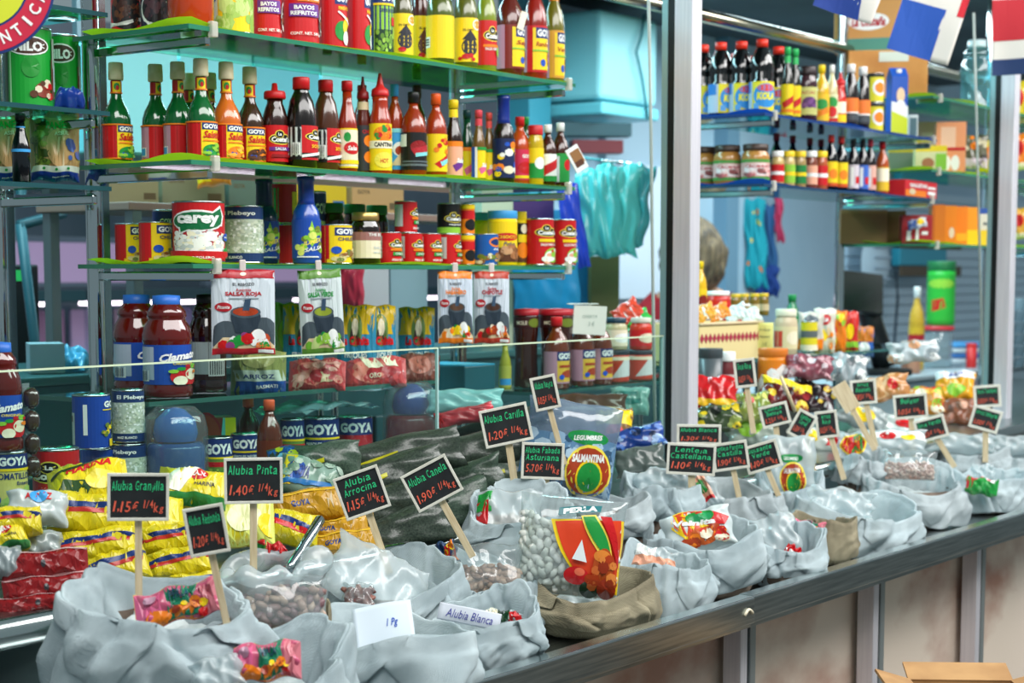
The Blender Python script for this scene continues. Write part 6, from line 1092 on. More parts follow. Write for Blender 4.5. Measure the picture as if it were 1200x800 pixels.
for i, (u, v, w_, h_, c_, sh, lab) in enumerate([(1140, 178, 34, .12, '#5c5c48', [('d', -1, 0, 1, 1, 16, ['#c8c0a0', '#2c2c24', 'O'], .2, .1), ('r', -1, 0, 1, .3, '#d8c8d8')], 'dark patterned snack bag on the far middle shelf'), (1160, 183, 30, .12, '#e0c41c', [('e', 0, .6, .5, .2, 'O')], 'bright yellow snack bag beside the second upright')]):
    pack('fb%d' % i, u, v, 2.46, w_, h_, .04, 0, 0, film_mat(c_), sh, lab, 'snack_bag', 'bag')
z = F3
for i, (u0, u1, v0, Y, dp, c_, sh, lab) in enumerate([
 (984, 1038, 246, 2.66, .12, '#8a6238', [('r', -1, .9, 1, 1, '#a07848')], 'brown wooden looking box on the far lower shelf'),
 (1034, 1060, 247, 2.62, .1, '#5c4424', None, 'dark brown box beside the wooden looking one'),
 (1056, 1091, 252, 2.47, .08, '#a01c24', [('r', -.7, .1, -.4, .45, 'W'), ('e', 0, .62, .25, .12, '#c8a878'), ('r', -.1, .1, .1, .6, 'W'), ('r', .3, .3, .7, .42, 'W')], 'dark red tea box on the far lower shelf'),
 (1091, 1106, 240, 2.46, .1, '#e07c14', [('r', -.9, 0, -.6, 1, '#c86410')], 'orange box first of four beside the red tea box'),
 (1106, 1119, 241, 2.46, .1, '#ea8c1c', [('e', .2, .3, .5, .14, 'E')], 'orange box second of four with cream oval'),
 (1119, 1132, 242, 2.46, .1, '#e88418', [('r', -.9, .1, .9, .3, '#f0b020')], 'orange box third of four with a pale band'),
 (1132, 1146, 243, 2.46, .1, '#f09c20', [('r', -1, 0, 1, .4, 'Y')], 'orange box last of four with yellow foot'),
 (1146, 1170, 244, 2.46, .08, '#d8d8cc', [('r', -1, .85, 1, 1, '#2c54a8'), ('r', -1, 0, 1, .42, '#e8c82c'), ('r', -.6, .55, .6, .62, 'a')], 'white blue and yellow box beside the second upright')]):
    carton(u0, u1, v0, Y, z, dp, c_, lab, 8, sh, 'tea_box' if i == 2 else 'storage_box')
pack('blf', 1075, 262, 2.44, 22, .035, .02, 20, 15, film_mat('#c8d0d8'), [('r', -1, 0, 0, 1, '#3c5c9c'), ('e', .4, .5, .4, .3, 'Y')], 'small silver and blue packet resting on the red tea box', 'snack_bag', 'bag')
# beyond the second upright
for i, (u, v, zz, c_, lab) in enumerate([(1194, 120, F1, '#c8b428', 'yellow packet beyond the second upright on the top shelf'), (1194, 178, F2, '#e07c28', 'orange packet beyond the second upright on the middle shelf'), (1194, 262, F3, '#d8a040', 'amber packet beyond the second upright on the lower shelf')]):
    pack('fr%d' % i, u, v, 2.46, 24, .16 - .02 * i, .05, 0, 0, film_mat(c_), [('e', 0, .6, .5, .2, 'R'), ('r', -1, 0, 1, .2, 'E')], lab, 'snack_bag', 'bag')

# ------------------------------------------------------------------ low shelf behind the candy
z = SLC
c0 = at(852, 406, Y=2.42); X0 = x_at(818, 2.42, z + .05); X1 = x_at(892, 2.42, z + .05); zb_ = at(852, 406, Y=2.42).z
bas = thing('woven_tray', 'shallow cream basket with a crimson diamond band', 'basket', ((X0 + X1) / 2, 2.5, z)); L = X1 - X0; hb = at(852, 379, Y=2.40).z - z
o = MB(); o.box((0, 0, .006), (L, .16, .006), M('e', .7)); o.box((0, -.08, hb / 2), (L, .006, hb), M('#d8c890', .7)); o.box((0, .08, hb / 2), (L, .006, hb), M('#d8c890', .7)); o.box((-L / 2, 0, hb / 2), (.006, .16, hb), M('#d8c890', .7)); o.box((L / 2, 0, hb / 2), (.006, .16, hb), M('#d8c890', .7)); o.build('tray_walls', bas)
dm = MB().add([(0, -.004, -.014), (.011, -.004, 0), (0, -.004, .014), (-.011, -.004, 0)], [(0, 1, 2, 3)], M('#a02040', .6)).mesh('diamond')
nd = int(L / .023)
for i in range(nd): put(dm, 'diamond', bas, (-L / 2 + .014 + i * .023, -.0805, hb * .62))
ro = MB().tube([(-L / 2, -.085, hb), (L / 2, -.085, hb)], .004, M('e', .6)); ro.build('rim', bas)
bz = z + hb
for i, (u, v, w_, c_, lab) in enumerate([(826, 366, 24, '#e8a030', 'orange striped sachet in the basket near the upright'), (842, 366, 26, '#e88c28', 'orange sachet in the middle of the basket'), (862, 367, 28, '#c8d4d4', 'white sachet in the basket'), (880, 370, 22, '#d0d8d0', 'small white sachet at the basket end')]):
    pack('sa%d' % i, u, v, 2.46, w_, .05, .012, 30, 25, film_mat(c_), [('r', -.2, 0, .2, 1, 'W')], lab, 'sachet', 'packet', seed=i)
for i, (u, v, c_, lab) in enumerate([(735, 366, '#d84830', 'red striped sachet above the low shelf jars'), (748, 378, '#3cb04c', 'green striped sachet above the low shelf jars')]):
    pack('sb%d' % i, u, v, 2.5, 34, .06, .012, 30, 35, film_mat(c_), [('r', -.3, 0, -.1, 1, 'W'), ('r', .3, 0, .5, 1, 'W')], lab, 'sachet', 'packet', seed=i)
rk = thing('sachet_rack', 'clear plastic rack holding sachets above the basket', 'rack', ((X0 + X1) / 2, 2.62, z)); 
MB().bbox((0, 0, .055), (L * 1.05, .06, .11), clear('rack_plastic', '#d8e8e8', .06, .1, .2), .003).build('rack_block', rk)
zt_ = z + .112
item('rj', 'jar', 826, 856, 341, 2.62, zt_, M('#c02820', .3), 'W', [base('#c8201c'), band(.2, .5, 'Y')], 'red and yellow powder jar with white lid above the basket', 'powder_jar', 'jar', 6)
item('yt', 'sauce', 813, 828, 306, 2.62, zt_, '#e0b01c', 'Y', [base('#e8c020'), ('e', .2, .5, .5, .25, '#7c1c14'), ('r', -1, .1, 1, .2, 'R')], 'tall yellow squeeze bottle beside the first upright', turn=10)
for i, u in enumerate((862, 872, 884, 895)):
    item('vial', 'jar', u - 6, u + 6, 344, 2.62, zt_, M('#7c6420', .2, coat=.6), '#d8b828', [('r', -.8, .2, .8, .8, '#c8b890')], 'small yellow lidded spice vial above the basket, %s of four' % ('first', 'second', 'third', 'last')[i], 'spice_jar', 'jar', 0)
item('vw', 'jar', 866, 880, 356, 2.57, zt_, M('#8c7c50', .2), 'W', [base('E')], 'white lidded spice jar in front of the yellow lidded vials', 'spice_jar', 'jar', 0)
note(896, 394, 2.40, 20, 32, [('t', 'Sin Gluten', 0, .75, 1.3, .1, '#5c6c4c', 0, .2), ('t', 'Natural', 0, .5, 1.2, .1, '#5c6c4c', 0, .2), ('t', '2 €', 0, .22, .6, .14, '#5c6c4c', 0, .2)], 0, 0, 'pale yellow handwritten note on the basket front', '#d8d880')
item('cj', 'jar', 907, 934, 362, 2.46, z, M('#c8b898', .3), '#d8d8c0', [base('#d8cca0'), ('r', -.9, .1, -.2, .8, '#c84030'), ('e', .4, .5, .4, .3, 'E')], 'wide cream lidded jar with red panel beside the yellow note', 'spread_jar', 'jar', 4)
item('gj', 'round', 919, 936, 345, 2.6, z, M('#1c7a4c', .15, coat=.6), '#1c8c4c', None, 'green glass bottle behind the cream lidded jar', turn=0)
item('yk', 'can', 938, 958, 376, 2.5, z, TIN, None, [base('#d8c828'), band(.45, .7, '#5c6464'), ('r', -1, .0, 1, .2, 'E')], 'yellow and grey striped can on the low shelf', 'food_can', 'can', 5)
for i, (u, v, w_, h_, c_, sh, lab) in enumerate([(950, 388, 30, .12, '#c8c4b8', [('e', 0, .8, .6, .12, 'a'), ('r', -1, 0, 1, .3, 'O')], 'pale paper packet behind the yellow grey can'), (966, 387, 26, .14, '#d8d4c4', [('e', .1, .75, .5, .12, 'R'), ('t', 'Cafe', .1, .75, .6, .1, 'W'), ('d', -.8, .1, .8, .5, 12, ['O', 'e', 'Y'], .2, .08)], 'white snack packet with red oval on the low shelf'), (982, 388, 20, .13, '#e07818', [('d', -.8, .1, .8, .9, 10, ['R', 'Y', 'g', 'O'], .3, .1)], 'orange snack packet with red fruit print'), (996, 388, 20, .13, '#c82820', [('e', 0, .5, .5, .2, 'Y'), ('r', -1, .1, 1, .25, 'g')], 'red snack packet at the low shelf end'), (1013, 400, 22, .10, '#2c5ca8', [('e', 0, .3, .6, .2, 'W'), ('r', -1, .5, 1, 1, '#c87828')], 'blue and orange packet beside the till stand')]):
    pack('lp%d' % i, u, v, 2.5, w_, h_, .035, 0, 0, film_mat(c_), sh, lab, 'snack_packet', 'packet', seed=i)
item('ot', 'tub', 888, 922, 408, 2.3, DECK + .12, M('#d87c20', .4), '#c87020', [base('#d87c1c'), ('d', -.9, .15, .9, .7, 8, ['W', '#e8e4dc'], .3, .2)], 'orange tub with white cloud print under the low shelf', 'sweet_tub', 'tub', 4)
st = thing('tub_stand', 'dark steel riser under the orange tub among the candy', 'riser', (x_at(880, 2.32, DECK), 2.32, DECK)); MB().bbox((0, 0, .058), (.5, .1, .115), M('#3c4648', .4, .6), .004).build('riser_block', st)
item('dk1', 'tub', 818, 846, 408, 2.3, DECK + .12, M('#4c565a', .3), '#3c464a', None, 'dark grey tub on the riser beside the upright', 'sweet_tub', 'tub', 0)
item('dk2', 'jar', 842, 862, 412, 2.29, DECK + .12, M('#6c2c30', .3), 'W', [base('#c8b8b8'), ('e', .2, .5, .5, .3, '#8c2c3c')], 'maroon and white jar on the riser', 'sweet_jar', 'jar', 0)

# candy bags on the deck behind the signs
rnd = random.Random(12)
CB = [
 (835, 462, 60, .10, '#c01c20', [('r', -1, .1, 1, .3, '#e8b81c')], 'bright red candy bag beside the first upright'),
 (838, 490, 64, .07, '#3c4c30', [('d', -1, 0, 1, 1, 16, ['#d8c020', '#8c9c4c', '#1c241c'], .18, .12)], 'green and yellow candy bag under the red one'),
 (878, 478, 50, .08, '#7c8c3c', [('d', -1, 0, 1, 1, 12, ['#c8d05c', '#4c5c24', 'R'], .18, .12)], 'olive green candy bag behind the Roja sign'),
 (920, 462, 60, .08, '#5c1c1c', [('r', -1, .7, 1, .95, 'Y'), ('d', -1, 0, 1, .7, 14, ['#8c2424', '#e8c83c', '#241414'], .18, .12)], 'maroon candy bag with yellow header'),
 (952, 465, 56, .09, '#2c1c20', [('d', -1, 0, 1, 1, 18, ['#d8b838', '#5c3c44', '#c8c8c8', '#141014'], .16, .1)], 'black and gold candy bag behind the Coral sign'),
 (948, 430, 56, .07, '#8c4c58', [('d', -1, 0, 1, 1, 18, ['#c898a0', '#6c3440', '#d8c8cc'], .15, .12)], 'pink candy bag above the black and gold one'),
 (994, 432, 44, .09, '#9aa4a8', [('d', -1, 0, 1, 1, 12, ['W', '#5c6468'], .2, .15)], 'silver foil bag above the wooden backed sign'),
 (1035, 455, 60, .08, '#b8804c', [('p', [(-1, 0), (.2, .1), (.6, 1), (-.4, .8)], '#d0a878'), ('e', .4, .5, .2, .2, 'R')], 'tan biscuit packet beside the Basmati sign'),
 (1078, 470, 56, .09, '#c8842c', [('d', -1, 0, 1, 1, 14, ['#e8b848', 'R', 'g', 'I'], .2, .14)], 'orange snack bag behind the Bulgur sign'),
 (1120, 452, 46, .10, '#e0a01c', [('r', -1, .7, 1, 1, '#e8ecf0'), ('t', 'Rico', 0, .85, .8, .18, '#2c3c8c', .05, .3), ('e', 0, .3, .5, .2, 'g')], 'orange and white bread bag with blue script'),
 (1128, 482, 52, .09, '#7c4a34', [('d', -1, 0, 1, 1, 14, ['#a8705c', '#54301f', '#c89880'], .16, .14)], 'brown meat coloured bag behind the Verde sign'),
 (1070, 412, 60, .07, '#b8c4c8', [('d', -1, 0, 1, 1, 12, ['W', '#8c989c', '#d8a078'], .2, .15)], 'crumpled silver clear bag near the green tub'),
 (960, 515, 80, .06, '#c8d0c8', [('e', -.3, .5, .3, .3, 'Y'), ('r', .2, .2, .7, .7, 'R')], 'white packet with yellow and red marks under the signs'),
 (1040, 500, 90, .07, '#c0ccc8', [('e', .5, .6, .3, .2, 'R'), ('e', -.5, .5, .3, .2, 'Y')], 'long white packet behind the lentil sacks'),
 (1145, 500, 50, .08, '#a8b0b0', [('d', -1, 0, 1, 1, 8, ['#8c5c48', '#c8b8ac'], .2, .15)], 'grey film bag behind the Integral sign'),
 (880, 505, 60, .07, '#9aa89c', [('e', 0, .5, .5, .3, 'g')], 'pale green film bag behind the Beluga sign'),
 (1010, 488, 60, .07, '#98a4a4', [('e', 0, .5, .5, .3, 'Y')], 'grey film bag with yellow mark behind the rice signs'),
]
for i, (u, v, w_, h_, c_, sh, lab) in enumerate(CB):
    pack('cb%d' % i, u, v, 2.16 + .04 * (v < 470), w_, h_, .045, 25, rnd.uniform(-18, 18), film_mat(c_, .2), sh, lab, 'candy_bag', 'bag', seed=60 + i, wr=.005)

# ------------------------------------------------------------------ flags over the stall front
def flag(u, v, Y, wpx, hpx, roll, shapes, label, seed):
    c = at(u, v, Y=Y); W = wpx / ppm(c); Hh = hpx / ppm(c)
    R = Matrix.Rotation(face_cam(c, 0), 3, 'Z') @ Matrix.Rotation(math.radians(-roll), 3, 'Y')
    t = thing('bunting_flag', label, 'flag', c, R.to_euler())
    def sh(x, y): return .006 * math.sin(x * 2.4 + seed) + .004 * math.sin(y * 5 + x * 2 + seed)
    o = MB().grid(lambda a, b: ((a - .5) * W, sh(2 * a - 1, b), (b - .5) * Hh), 20, 16, M('#d8d4cc', .7)).build('cloth', t); m = o.modifiers.new('s', 'SOLIDIFY'); m.thickness = .0008; m.offset = 1
    mb = MB(); art(mb, shapes, lambda x, y, f: (x * W / 2, sh(x, y) - .0012 - f, (y - .5) * Hh), xlim=.12, rough=.7); mb.build('printed_colours', t)
DOM = [('r', -1, 0, .25, .56, '#1c4aa4'), ('r', .62, .56, 1, 1, '#c01c28'), ('r', -1, .8, -.2, 1, '#c01c28')]
flag(1092, 14, 1.98, 74, 108, -17, [('r', -1, .0, .42, .56, '#1c4ea8'), ('r', .78, .52, 1, 1, '#c82030')], 'bunting flag with big blue quarter and red edge', 1)
flag(1000, -18, 1.98, 72, 74, -20, [('r', -1, 0, .55, .62, '#1c3c8c'), ('r', .55, .7, 1, 1, '#c82030')], 'bunting flag mostly blue with white side strip', 2)
flag(1196, 20, 1.98, 64, 132, 1, [('r', -1, 0, 1, .14, '#1c3460'), ('r', -1, .84, 1, 1, '#1c3460'), ('r', -1, .30, 1, .66, '#b82430'), ('r', -1, .66, 1, .84, '#d8d4cc'), ('r', -1, .9, 1, 1, '#1c3460')], 'bunting flag striped blue white red white blue', 3)
a = at(930, -30, Y=1.985); b = at(1300, -60, Y=1.985)
tag(MB().tube([a, b], .002, M('W', .6), 6).build('bunting_string'), 'thin string from which the bunting flags hang', 'string')

# ------------------------------------------------------------------ behind the shelves
TEAL = noisy('teal_cabinet', '#1c444c', '#27565c', 3, .4)
t = thing('back_cabinet', 'dark teal cabinet behind the sauce shelves', 'cabinet', (3.9, 3.35, 0)); MB().bbox((0, 0, .655), (3.4, .5, 1.31), TEAL, .006).build('cabinet_body', t)
for i in range(5):
    dr_ = MB().bbox((-1.35 + .68 * i, -.256, .62), (.64, .014, 1.1), M('#235058', .35), .004).build('door', t); MB().tube([(-1.1 + .68 * i, -.28, .9), (-1.1 + .68 * i, -.28, 1.05)], .006, CHROME).build('handle', dr_)
MB().bbox((0, 0, 1.318), (3.44, .54, .02), M('#3a6468', .3), .004).build('worktop', t)
CT = 1.329
t = thing('till_counter', 'grey counter carrying the till behind the sweets', 'counter', (7.3, 3.35, 0)); MB().bbox((0, 0, .545), (2.9, .5, 1.09), M('#7f97a4', .5), .006).build('counter_body', t); MB().bbox((0, 0, 1.1), (2.94, .54, .02), M('#a4b4bc', .4), .004).build('worktop', t)
GT = 1.111
def at_top(u, Y, z): return Vector((x_at(u, Y, z), Y, z))
# back rack with cartons
zr = at(190, 241, Y=3.35).z; xa, xb = x_at(95, 3.35, zr), x_at(500, 3.35, zr)
t = thing('stock_rack', 'steel stock rack behind the sauce shelves', 'rack', ((xa + xb) / 2, 3.35, CT))
MB().bbox((0, 0, zr - CT - .012), (xb - xa, .34, .02), M('#8c7468', .5), .003).build('rack_shelf', t)
for x in (-1, 1):
    for y in (-1, 1): MB().bbox((x * ((xb - xa) / 2 - .03), y * .15, (zr - CT) / 2 - .01), (.03, .03, zr - CT - .02), M('#7c8c90', .3, .8), .003).build('upright', t)
def bcart(u0, u1, v0, z_, col, lab, txt=None, Y=3.3, tc='#5c4c34', rot=14):
    return carton(u0, u1, v0, Y, z_, .2, col, lab, rot, ([('t', txt, -.55, .8, .5, .16, tc, .03), ('r', .45, .15, .9, .4, tc)] if txt else None), 'stock_carton', 'box', mat=M(col, .75))
bcart(120, 184, 208, zr, '#8c8462', 'khaki shipping carton behind the green sauce bottles', 'GOYA')
bcart(188, 262, 205, zr, '#7c7c60', 'olive shipping carton behind the hominy can', 'GOYA')
bcart(266, 320, 212, zr, '#54685c', 'grey green shipping carton behind the navy bottle', 'GOYA')
bcart(345, 405, 217, zr, '#c4a41c', 'yellow shipping carton behind the royal blue bottle', 'GOYA', tc='#2c5c8c')
bcart(410, 472, 219, zr, '#a88458', 'tan shipping carton behind the dark red jars', 'GOYA')
pack('rkb', 250, 204, 3.2, 40, .06, .05, 0, 8, film_mat('#e08c1c'), [('r', -1, .2, -.2, 1, 'Y')], 'orange and yellow bag resting on the stock cartons', 'snack_bag', 'bag')
# boxes standing on the back cabinet behind the cans and pouches
for i, (u0, u1, v0, Y, c_, lab) in enumerate([(562, 600, 231, 3.25, '#b8c4a8', 'pale box with yellow edge behind the chocolate tubs'), (598, 648, 230, 3.25, '#3c1c5c', 'deep purple box behind the red salsa cans'), (690, 724, 300, 3.2, '#6c6a3c', 'olive cardboard box standing behind the low jars'), (645, 690, 246, 3.3, '#1c7cac', 'sky blue plastic box behind the red salsa cans'), (600, 646, 318, 3.22, '#4c7c90', 'grey blue box behind the tall dark jars'), (402, 455, 300, 3.3, '#c8d0d8', 'white appliance behind the bean pouches'), (455, 500, 305, 3.35, '#8fb4c0', 'pale blue box behind the bean pouches')]):
    carton(u0, u1, v0, Y, CT, .12, c_, lab, 16, None, 'stock_box')
pack('roy', 672, 265, 3.05, 26, .26, .02, 0, 10, film_mat('#1c3cb4'), None, 'royal blue plastic sheet hanging beside the turquoise bags', 'plastic_bag', 'bag')
pack('skyb', 640, 330, 3.1, 80, .2, .03, 0, 4, film_mat('#1d84b4'), None, 'sky blue folded plastic behind the pouches', 'plastic_bag', 'bag')
pack('rosb', 410, 335, 3.15, 34, .12, .04, 0, 0, film_mat('#c8304c'), None, 'crimson bag on the back cabinet above the bean pouches', 'plastic_bag', 'bag')
# turquoise carrier bags
TQ = film_mat('#4cb8b8', .3)
for i, (u, v, w_, h_, ro, lab) in enumerate([(702, 250, 52, .27, 4, 'turquoise carrier bag hanging nearest the blue sheet'), (722, 246, 56, .28, -3, 'turquoise carrier bag in the middle of the bunch'), (742, 240, 40, .25, -7, 'turquoise carrier bag hanging closest to the first upright')]):
    pack('tq%d' % i, u, v, 3.02 - .03 * i, w_, h_, .06, 0, ro, (TQ, film_mat('#58c4c0', .3), film_mat('#44a8b0', .3))[i], None, lab, 'carrier_bag', 'bag', seed=80 + i, wr=.009)
tp = at(722, 190, Y=3.0); t = thing('bag_hook', 'steel hook rail holding the turquoise carrier bags', 'hook', tp); MB().tube([(0, .0, 0), (.02, .2, .03), (.02, .32, -.1)], .004, M('#3c8c94', .4)).build('hook', t); MB().tube([(-.08, 0, 0), (.08, 0, 0)], .005, CHROME).build('bar', t)
# wall mounted white appliance with cable, cyan light painted into its colour
c = at(704, 72, Y=4.28); k = ppm(c); t = thing('wall_appliance', 'white wall mounted box with a dangling cable', 'appliance', c)
MB().bbox((0, 0, 0), (.46, .3, 100 / k), M('#9fe0e8', .35), .02).build('housing', t); MB().bbox((0, 0, -60 / k), (.46, .32, 14 / k), M('#7cd0dc', .35), .01).build('base_tray', t)
MB().tube([(.1, -.16, .2), (.06, -.17, .1), (.02, -.17, .03), (.07, -.17, -.08), (.12, -.17, -.25)], .006, M('#2c7c88', .5)).build('cable', t)
MB().bbox((.3, -.02, .05), (.1, .1, .14), M('#b8e8e8', .4), .006).build('socket', t)
# hooks, knives and red items hanging under the appliance
for i, (u, v, c_, lab) in enumerate([(700, 152, '#2c4c54', 'dark tray rack under the wall appliance'), (705, 172, '#6c1c24', 'maroon cloth hanging under the tray rack')]):
    carton(u - 45 + 10 * i, u + 40 - 15 * i, v - 8, 4.2, at(u, v + 8, Y=4.2).z, .1, c_, lab, 10, None, 'hanging_item', 'rack' if i == 0 else 'cloth')
# apron and towels by the door
for i, (u, v, w_, h_, c_, lab) in enumerate([(885, 285, 26, .46, '#1c9cac', 'teal apron hanging by the door'), (902, 285, 16, .4, '#2c5c8c', 'dark blue cloth hanging beside the teal apron'), (898, 330, 30, .16, '#16387c', 'navy cloth below the teal apron'), (912, 250, 10, .3, '#c83c64', 'pink strap hanging beside the dark blue cloth')]):
    pack('ap%d' % i, u, v, 4.40 - .02 * i, w_, h_, .05, 0, 3, M(c_, .8), [('d', -.7, .1, .7, .9, 8, ['Y', 'O'], .12, .03)] if i == 0 else None, lab, 'hanging_cloth', 'cloth', seed=90 + i, wr=.01)
# till
p = at_top(1012, 3.3, GT); k = ppm(p)
t = thing('till_screen', 'black till monitor on an angled stand', 'till', p, (0, 0, face_cam(p, 20)))
c1 = at(1000, 343, Y=3.3); zc = c1.z - GT; R_ = Matrix.Rotation(-.35, 3, 'X')
MB().bbox((-.03, 0, zc), (58 / k, .03, 50 / k), M('#0c0e10', .35), .006, Matrix.Rotation(.12, 3, 'Y') @ R_).build('screen', t)
MB().tube([(.0, .03, zc), (.06, .05, zc * .55), (.11, .02, .03)], [.05, .05, .055], M('#101214', .4), 10).build('stand_arm', t); MB().bbox((.1, .02, .015), (.2, .18, .03), M('#101214', .4), .008).build('stand_foot', t)
# counter clutter right of the till
item('gtb', 'tub', 1086, 1118, 306, 3.3, GT + .2, M('#2ca83c', .35), '#1c6c3c', [base('#2cac38'), ('p', [(-.4, .2), (.2, .3), (.1, .5), (-.4, .45)], 'R'), ('e', 0, .8, .6, .1, 'g')], 'green tub with dark lid on top of the red lidded jar', 'snack_tub', 'tub', 0)
X = x_at(1097, 3.3, GT); t = thing('sweet_jar', 'clear jar with red lid under the green tub', 'jar', (X, 3.3, GT)); MB().lathe([(0, .0), (.07, 0), (.075, .01), (.075, .16), (.06, .18)], clear('sweet_jar_wall', '#d8e8ec', .06, .05, .25, '#c8d8dc'), 24).build('jar_wall', t); MB().lathe([(.08, .178), (.082, .18), (.082, .196), (0, .198)], M('#c03038', .35), 24).build('lid', t)
item('pj', 'sauce', 1064, 1082, 336, 3.28, GT, M('#c8a030', .3), 'W', [base('#d8b030'), band(.6, .8, 'Q'), band(.2, .4, '#8c3030')], 'white capped powder bottle with red and yellow bands', 'powder_bottle', turn=0)
item('pc', 'tub', 1056, 1078, 400, 3.2, GT, M('#c88c70', .4), '#e0d4c4', None, 'small terracotta cup on the till counter', 'cup', 'cup', 0)
for i in range(4):
    p = at_top(1138, 3.35, GT + .026 * i); t = thing('paper_bag_stack', 'white and blue bag bundle on the till counter, %s layer' % ('bottom', 'second', 'third', 'top')[i], 'bag bundle', p, (0, 0, .3 + .05 * i)); MB().bbox((0, 0, .0125), (.26, .2, .024), M(('#d8dce0', '#3c74b8', '#d0d8dc', '#4c9cd8')[i], .5), .008).build('bundle', t); MB().box((0, -.102, .0125), (.2, .002, .008), M('#2c5ca0', .5)).build('printed_strip', t)
item('rc', 'tub', 1132, 1144, 402, 3.15, GT, M('#c02828', .4), '#c83030', None, 'small red cup before the bag bundles', 'cup', 'cup', 0)
for j in range(2):
    for i in range(6):
        p = at_top(1178 + 12 * j, 3.0, GT + .0 + .055 * i); t = thing('plastic_pot', 'clear plastic pot in the %s stack past the second upright, level %s from the counter' % (('first', 'second')[j], ('one', 'two', 'three', 'four', 'five', 'six')[i]), 'pot', p); MB().lathe([(0, 0), (.04, 0), (.05, .048), (.054, .05), (.054, .054), (.045, .054)], clear('pot_plastic', '#c8dce4', .08, .1, .35, '#b8ccd4'), 18).build('pot_wall', t)
c = at(1078, 296, Y=4.3); k = ppm(c); t = thing('wall_panel', 'turquoise panel fixed to the back wall above the till', 'panel', c); MB().bbox((0, 0, 0), (.7, .06, .16), M('#2c9cb8', .4), .01).build('panel_body', t); MB().box((.1, -.032, -.11), (.9, .02, .06), M('#5c5040', .6)).build('lower_rail', t)
c = at(1025, 308, Y=4.28); t = thing('ventilator', 'round white ventilator on the back wall above the till', 'ventilator', c, (math.radians(90), 0, 0)); MB().lathe([(0, .05), (.1, .045), (.16, .02), (.18, 0)], M('#b8d0e0', .4), 28).build('housing', t)
for i in range(4): MB().bbox((0, -.09 + .06 * i, .052), (.22, .012, .006), M('#a0b8cc', .4), .002).build('slat', t)
tag(MB().tube([at(1050, 318, Y=4.3), at(1052, 350, Y=4.28), at(1048, 400, Y=3.9), at(1052, 425, Y=3.6)], .008, M('#2c3c4c', .5)).build('wall_cable'), 'dark cable running down the wall beside the till', 'cable')

# ------------------------------------------------------------------ far stalls seen through the left of the shelves
FW = struct(MB().box((7.6, 8.0, 1.5), (9.0, .1, 3.0), noisy('far_wall', '#70808c', '#8c98a8', 1, .7)).build('wall_far'))
def fcase(x, lab, c_, top):
    t = thing('display_case', lab, 'display case', (x, 7.0, 0)); MB().bbox((0, 0, .5), (1.5, .7, 1.0), M(c_, .5), .01).build('case_body', t); MB().box((0, -.2, 1.2), (1.46, .01, .4), clear('case_glass', '#e8f0f4', .04)).build('case_glass', t)
    MB().bbox((0, 0, 1.45), (1.5, .6, .06), M(top, .5), .005).build('case_canopy', t); MB().box((0, -.1, 1.41), (1.3, .08, .02), M('#f4e4f4', .5, emit=5)).build('case_lamp', t)
    r_ = random.Random(int(x * 10))
    for i in range(9): MB().lathe([(0, 0), (.07, .01), (.08, .05), (.05, .09), (0, .1)], M(('#d890a0', '#e8b4bc', '#c8687c', '#e8d8d8')[i % 4], .5), 12).build('produce', t, (-.62 + .155 * i, -.05 + .1 * r_.random(), 1.0))
    for i in range(5): MB().bbox((-.6 + .3 * i, .28, 1.2), (.26, .02, .34), M(('#d8a4c0', '#c8b8d8', '#e0c0c8', '#b8a8d0', '#e8ccd4')[i], .5), .005).build('back_panel', t)
for x, lab, c_, tpc in ((4.9, 'far display case with pink produce behind the chrome posts', '#5c7c84', '#3c5c64'), (6.45, 'far display case with pink produce behind the juice bottles', '#7c8c94', '#4c6068'), (8.0, 'far display case with pink produce behind the bean pouches', '#6c8490', '#54707c')): fcase(x, lab, c_, tpc)
for x, lab in ((4.1, 'far lavender lit sign board above the first display case'), (5.7, 'far lavender lit sign board above the second display case'), (7.4, 'far lavender lit sign board above the third display case')):
    t = thing('glow_panel', lab, 'sign board', (x, 7.1, 1.482)); MB().bbox((0, 0, .13), (1.2, .06, .26), M('#8c94a4', .4), .01).build('board_frame', t); MB().box((0, -.032, .13), (1.12, .004, .2), M('#b49ac0', .5, emit=.45)).build('lit_face', t)  # added glowing panels imitate the pinkish blurred light of other stalls
t = thing('hall_pillar', 'slim grey pillar in the hall behind the chrome posts', 'pillar', (4.55, 6.0, 0)); MB().bbox((0, 0, 1.4), (.16, .16, 2.8), M('#8ca4ac', .5), .01).build('shaft', t); MB().bbox((0, 0, .08), (.2, .2, .16), M('#6c7c84', .5), .01).build('plinth', t)
# dark stand and board at the left
a = at(4, 250, Y=3.8); b = at(8, 470, Y=3.8)
t = thing('folding_stand', 'dark teal folding stand behind the sugar packs', 'stand', (b.x, 3.8, 0))
def rel(p): return Vector(p) - Vector((b.x, 3.8, 0))
MB().tube([rel(at(6, 235, Y=3.8)), rel(at(8, 480, Y=3.8)), Vector((.02, 0, 0))], .014, M('#16343c', .4)).build('leg', t); MB().tube([rel(at(24, 262, Y=3.78)), rel(at(44, 430, Y=3.78)), Vector((.3, 0, 0))], .014, M('#2c5c68', .4)).build('leg', t); MB().tube([rel(at(22, 264, Y=3.78)), rel(at(75, 250, Y=3.78))], .014, M('#24505a', .4)).build('cross_arm', t)
t = thing('standing_board', 'black standing board with a green notice', 'board', (at(30, 400, Y=3.95).x, 3.95, 0), (0, 0, face_cam((2.6, 3.5), 0))); zq = at(30, 310, Y=3.95).z
MB().bbox((0, 0, zq / 2), (.075, .03, zq), M('#0c1214', .4), .005).build('board', t); MB().box((-.01, -.0165, zq - .03), (.05, .002, .03), M('#28b458', .5)).build('notice', t)
pack('lbag', 72, 424, 3.2, 60, .10, .05, 72, 0, film_mat('#58b0d8'), None, 'light blue plastic bag lying behind the low shelf', 'plastic_bag', 'bag', wr=.01)
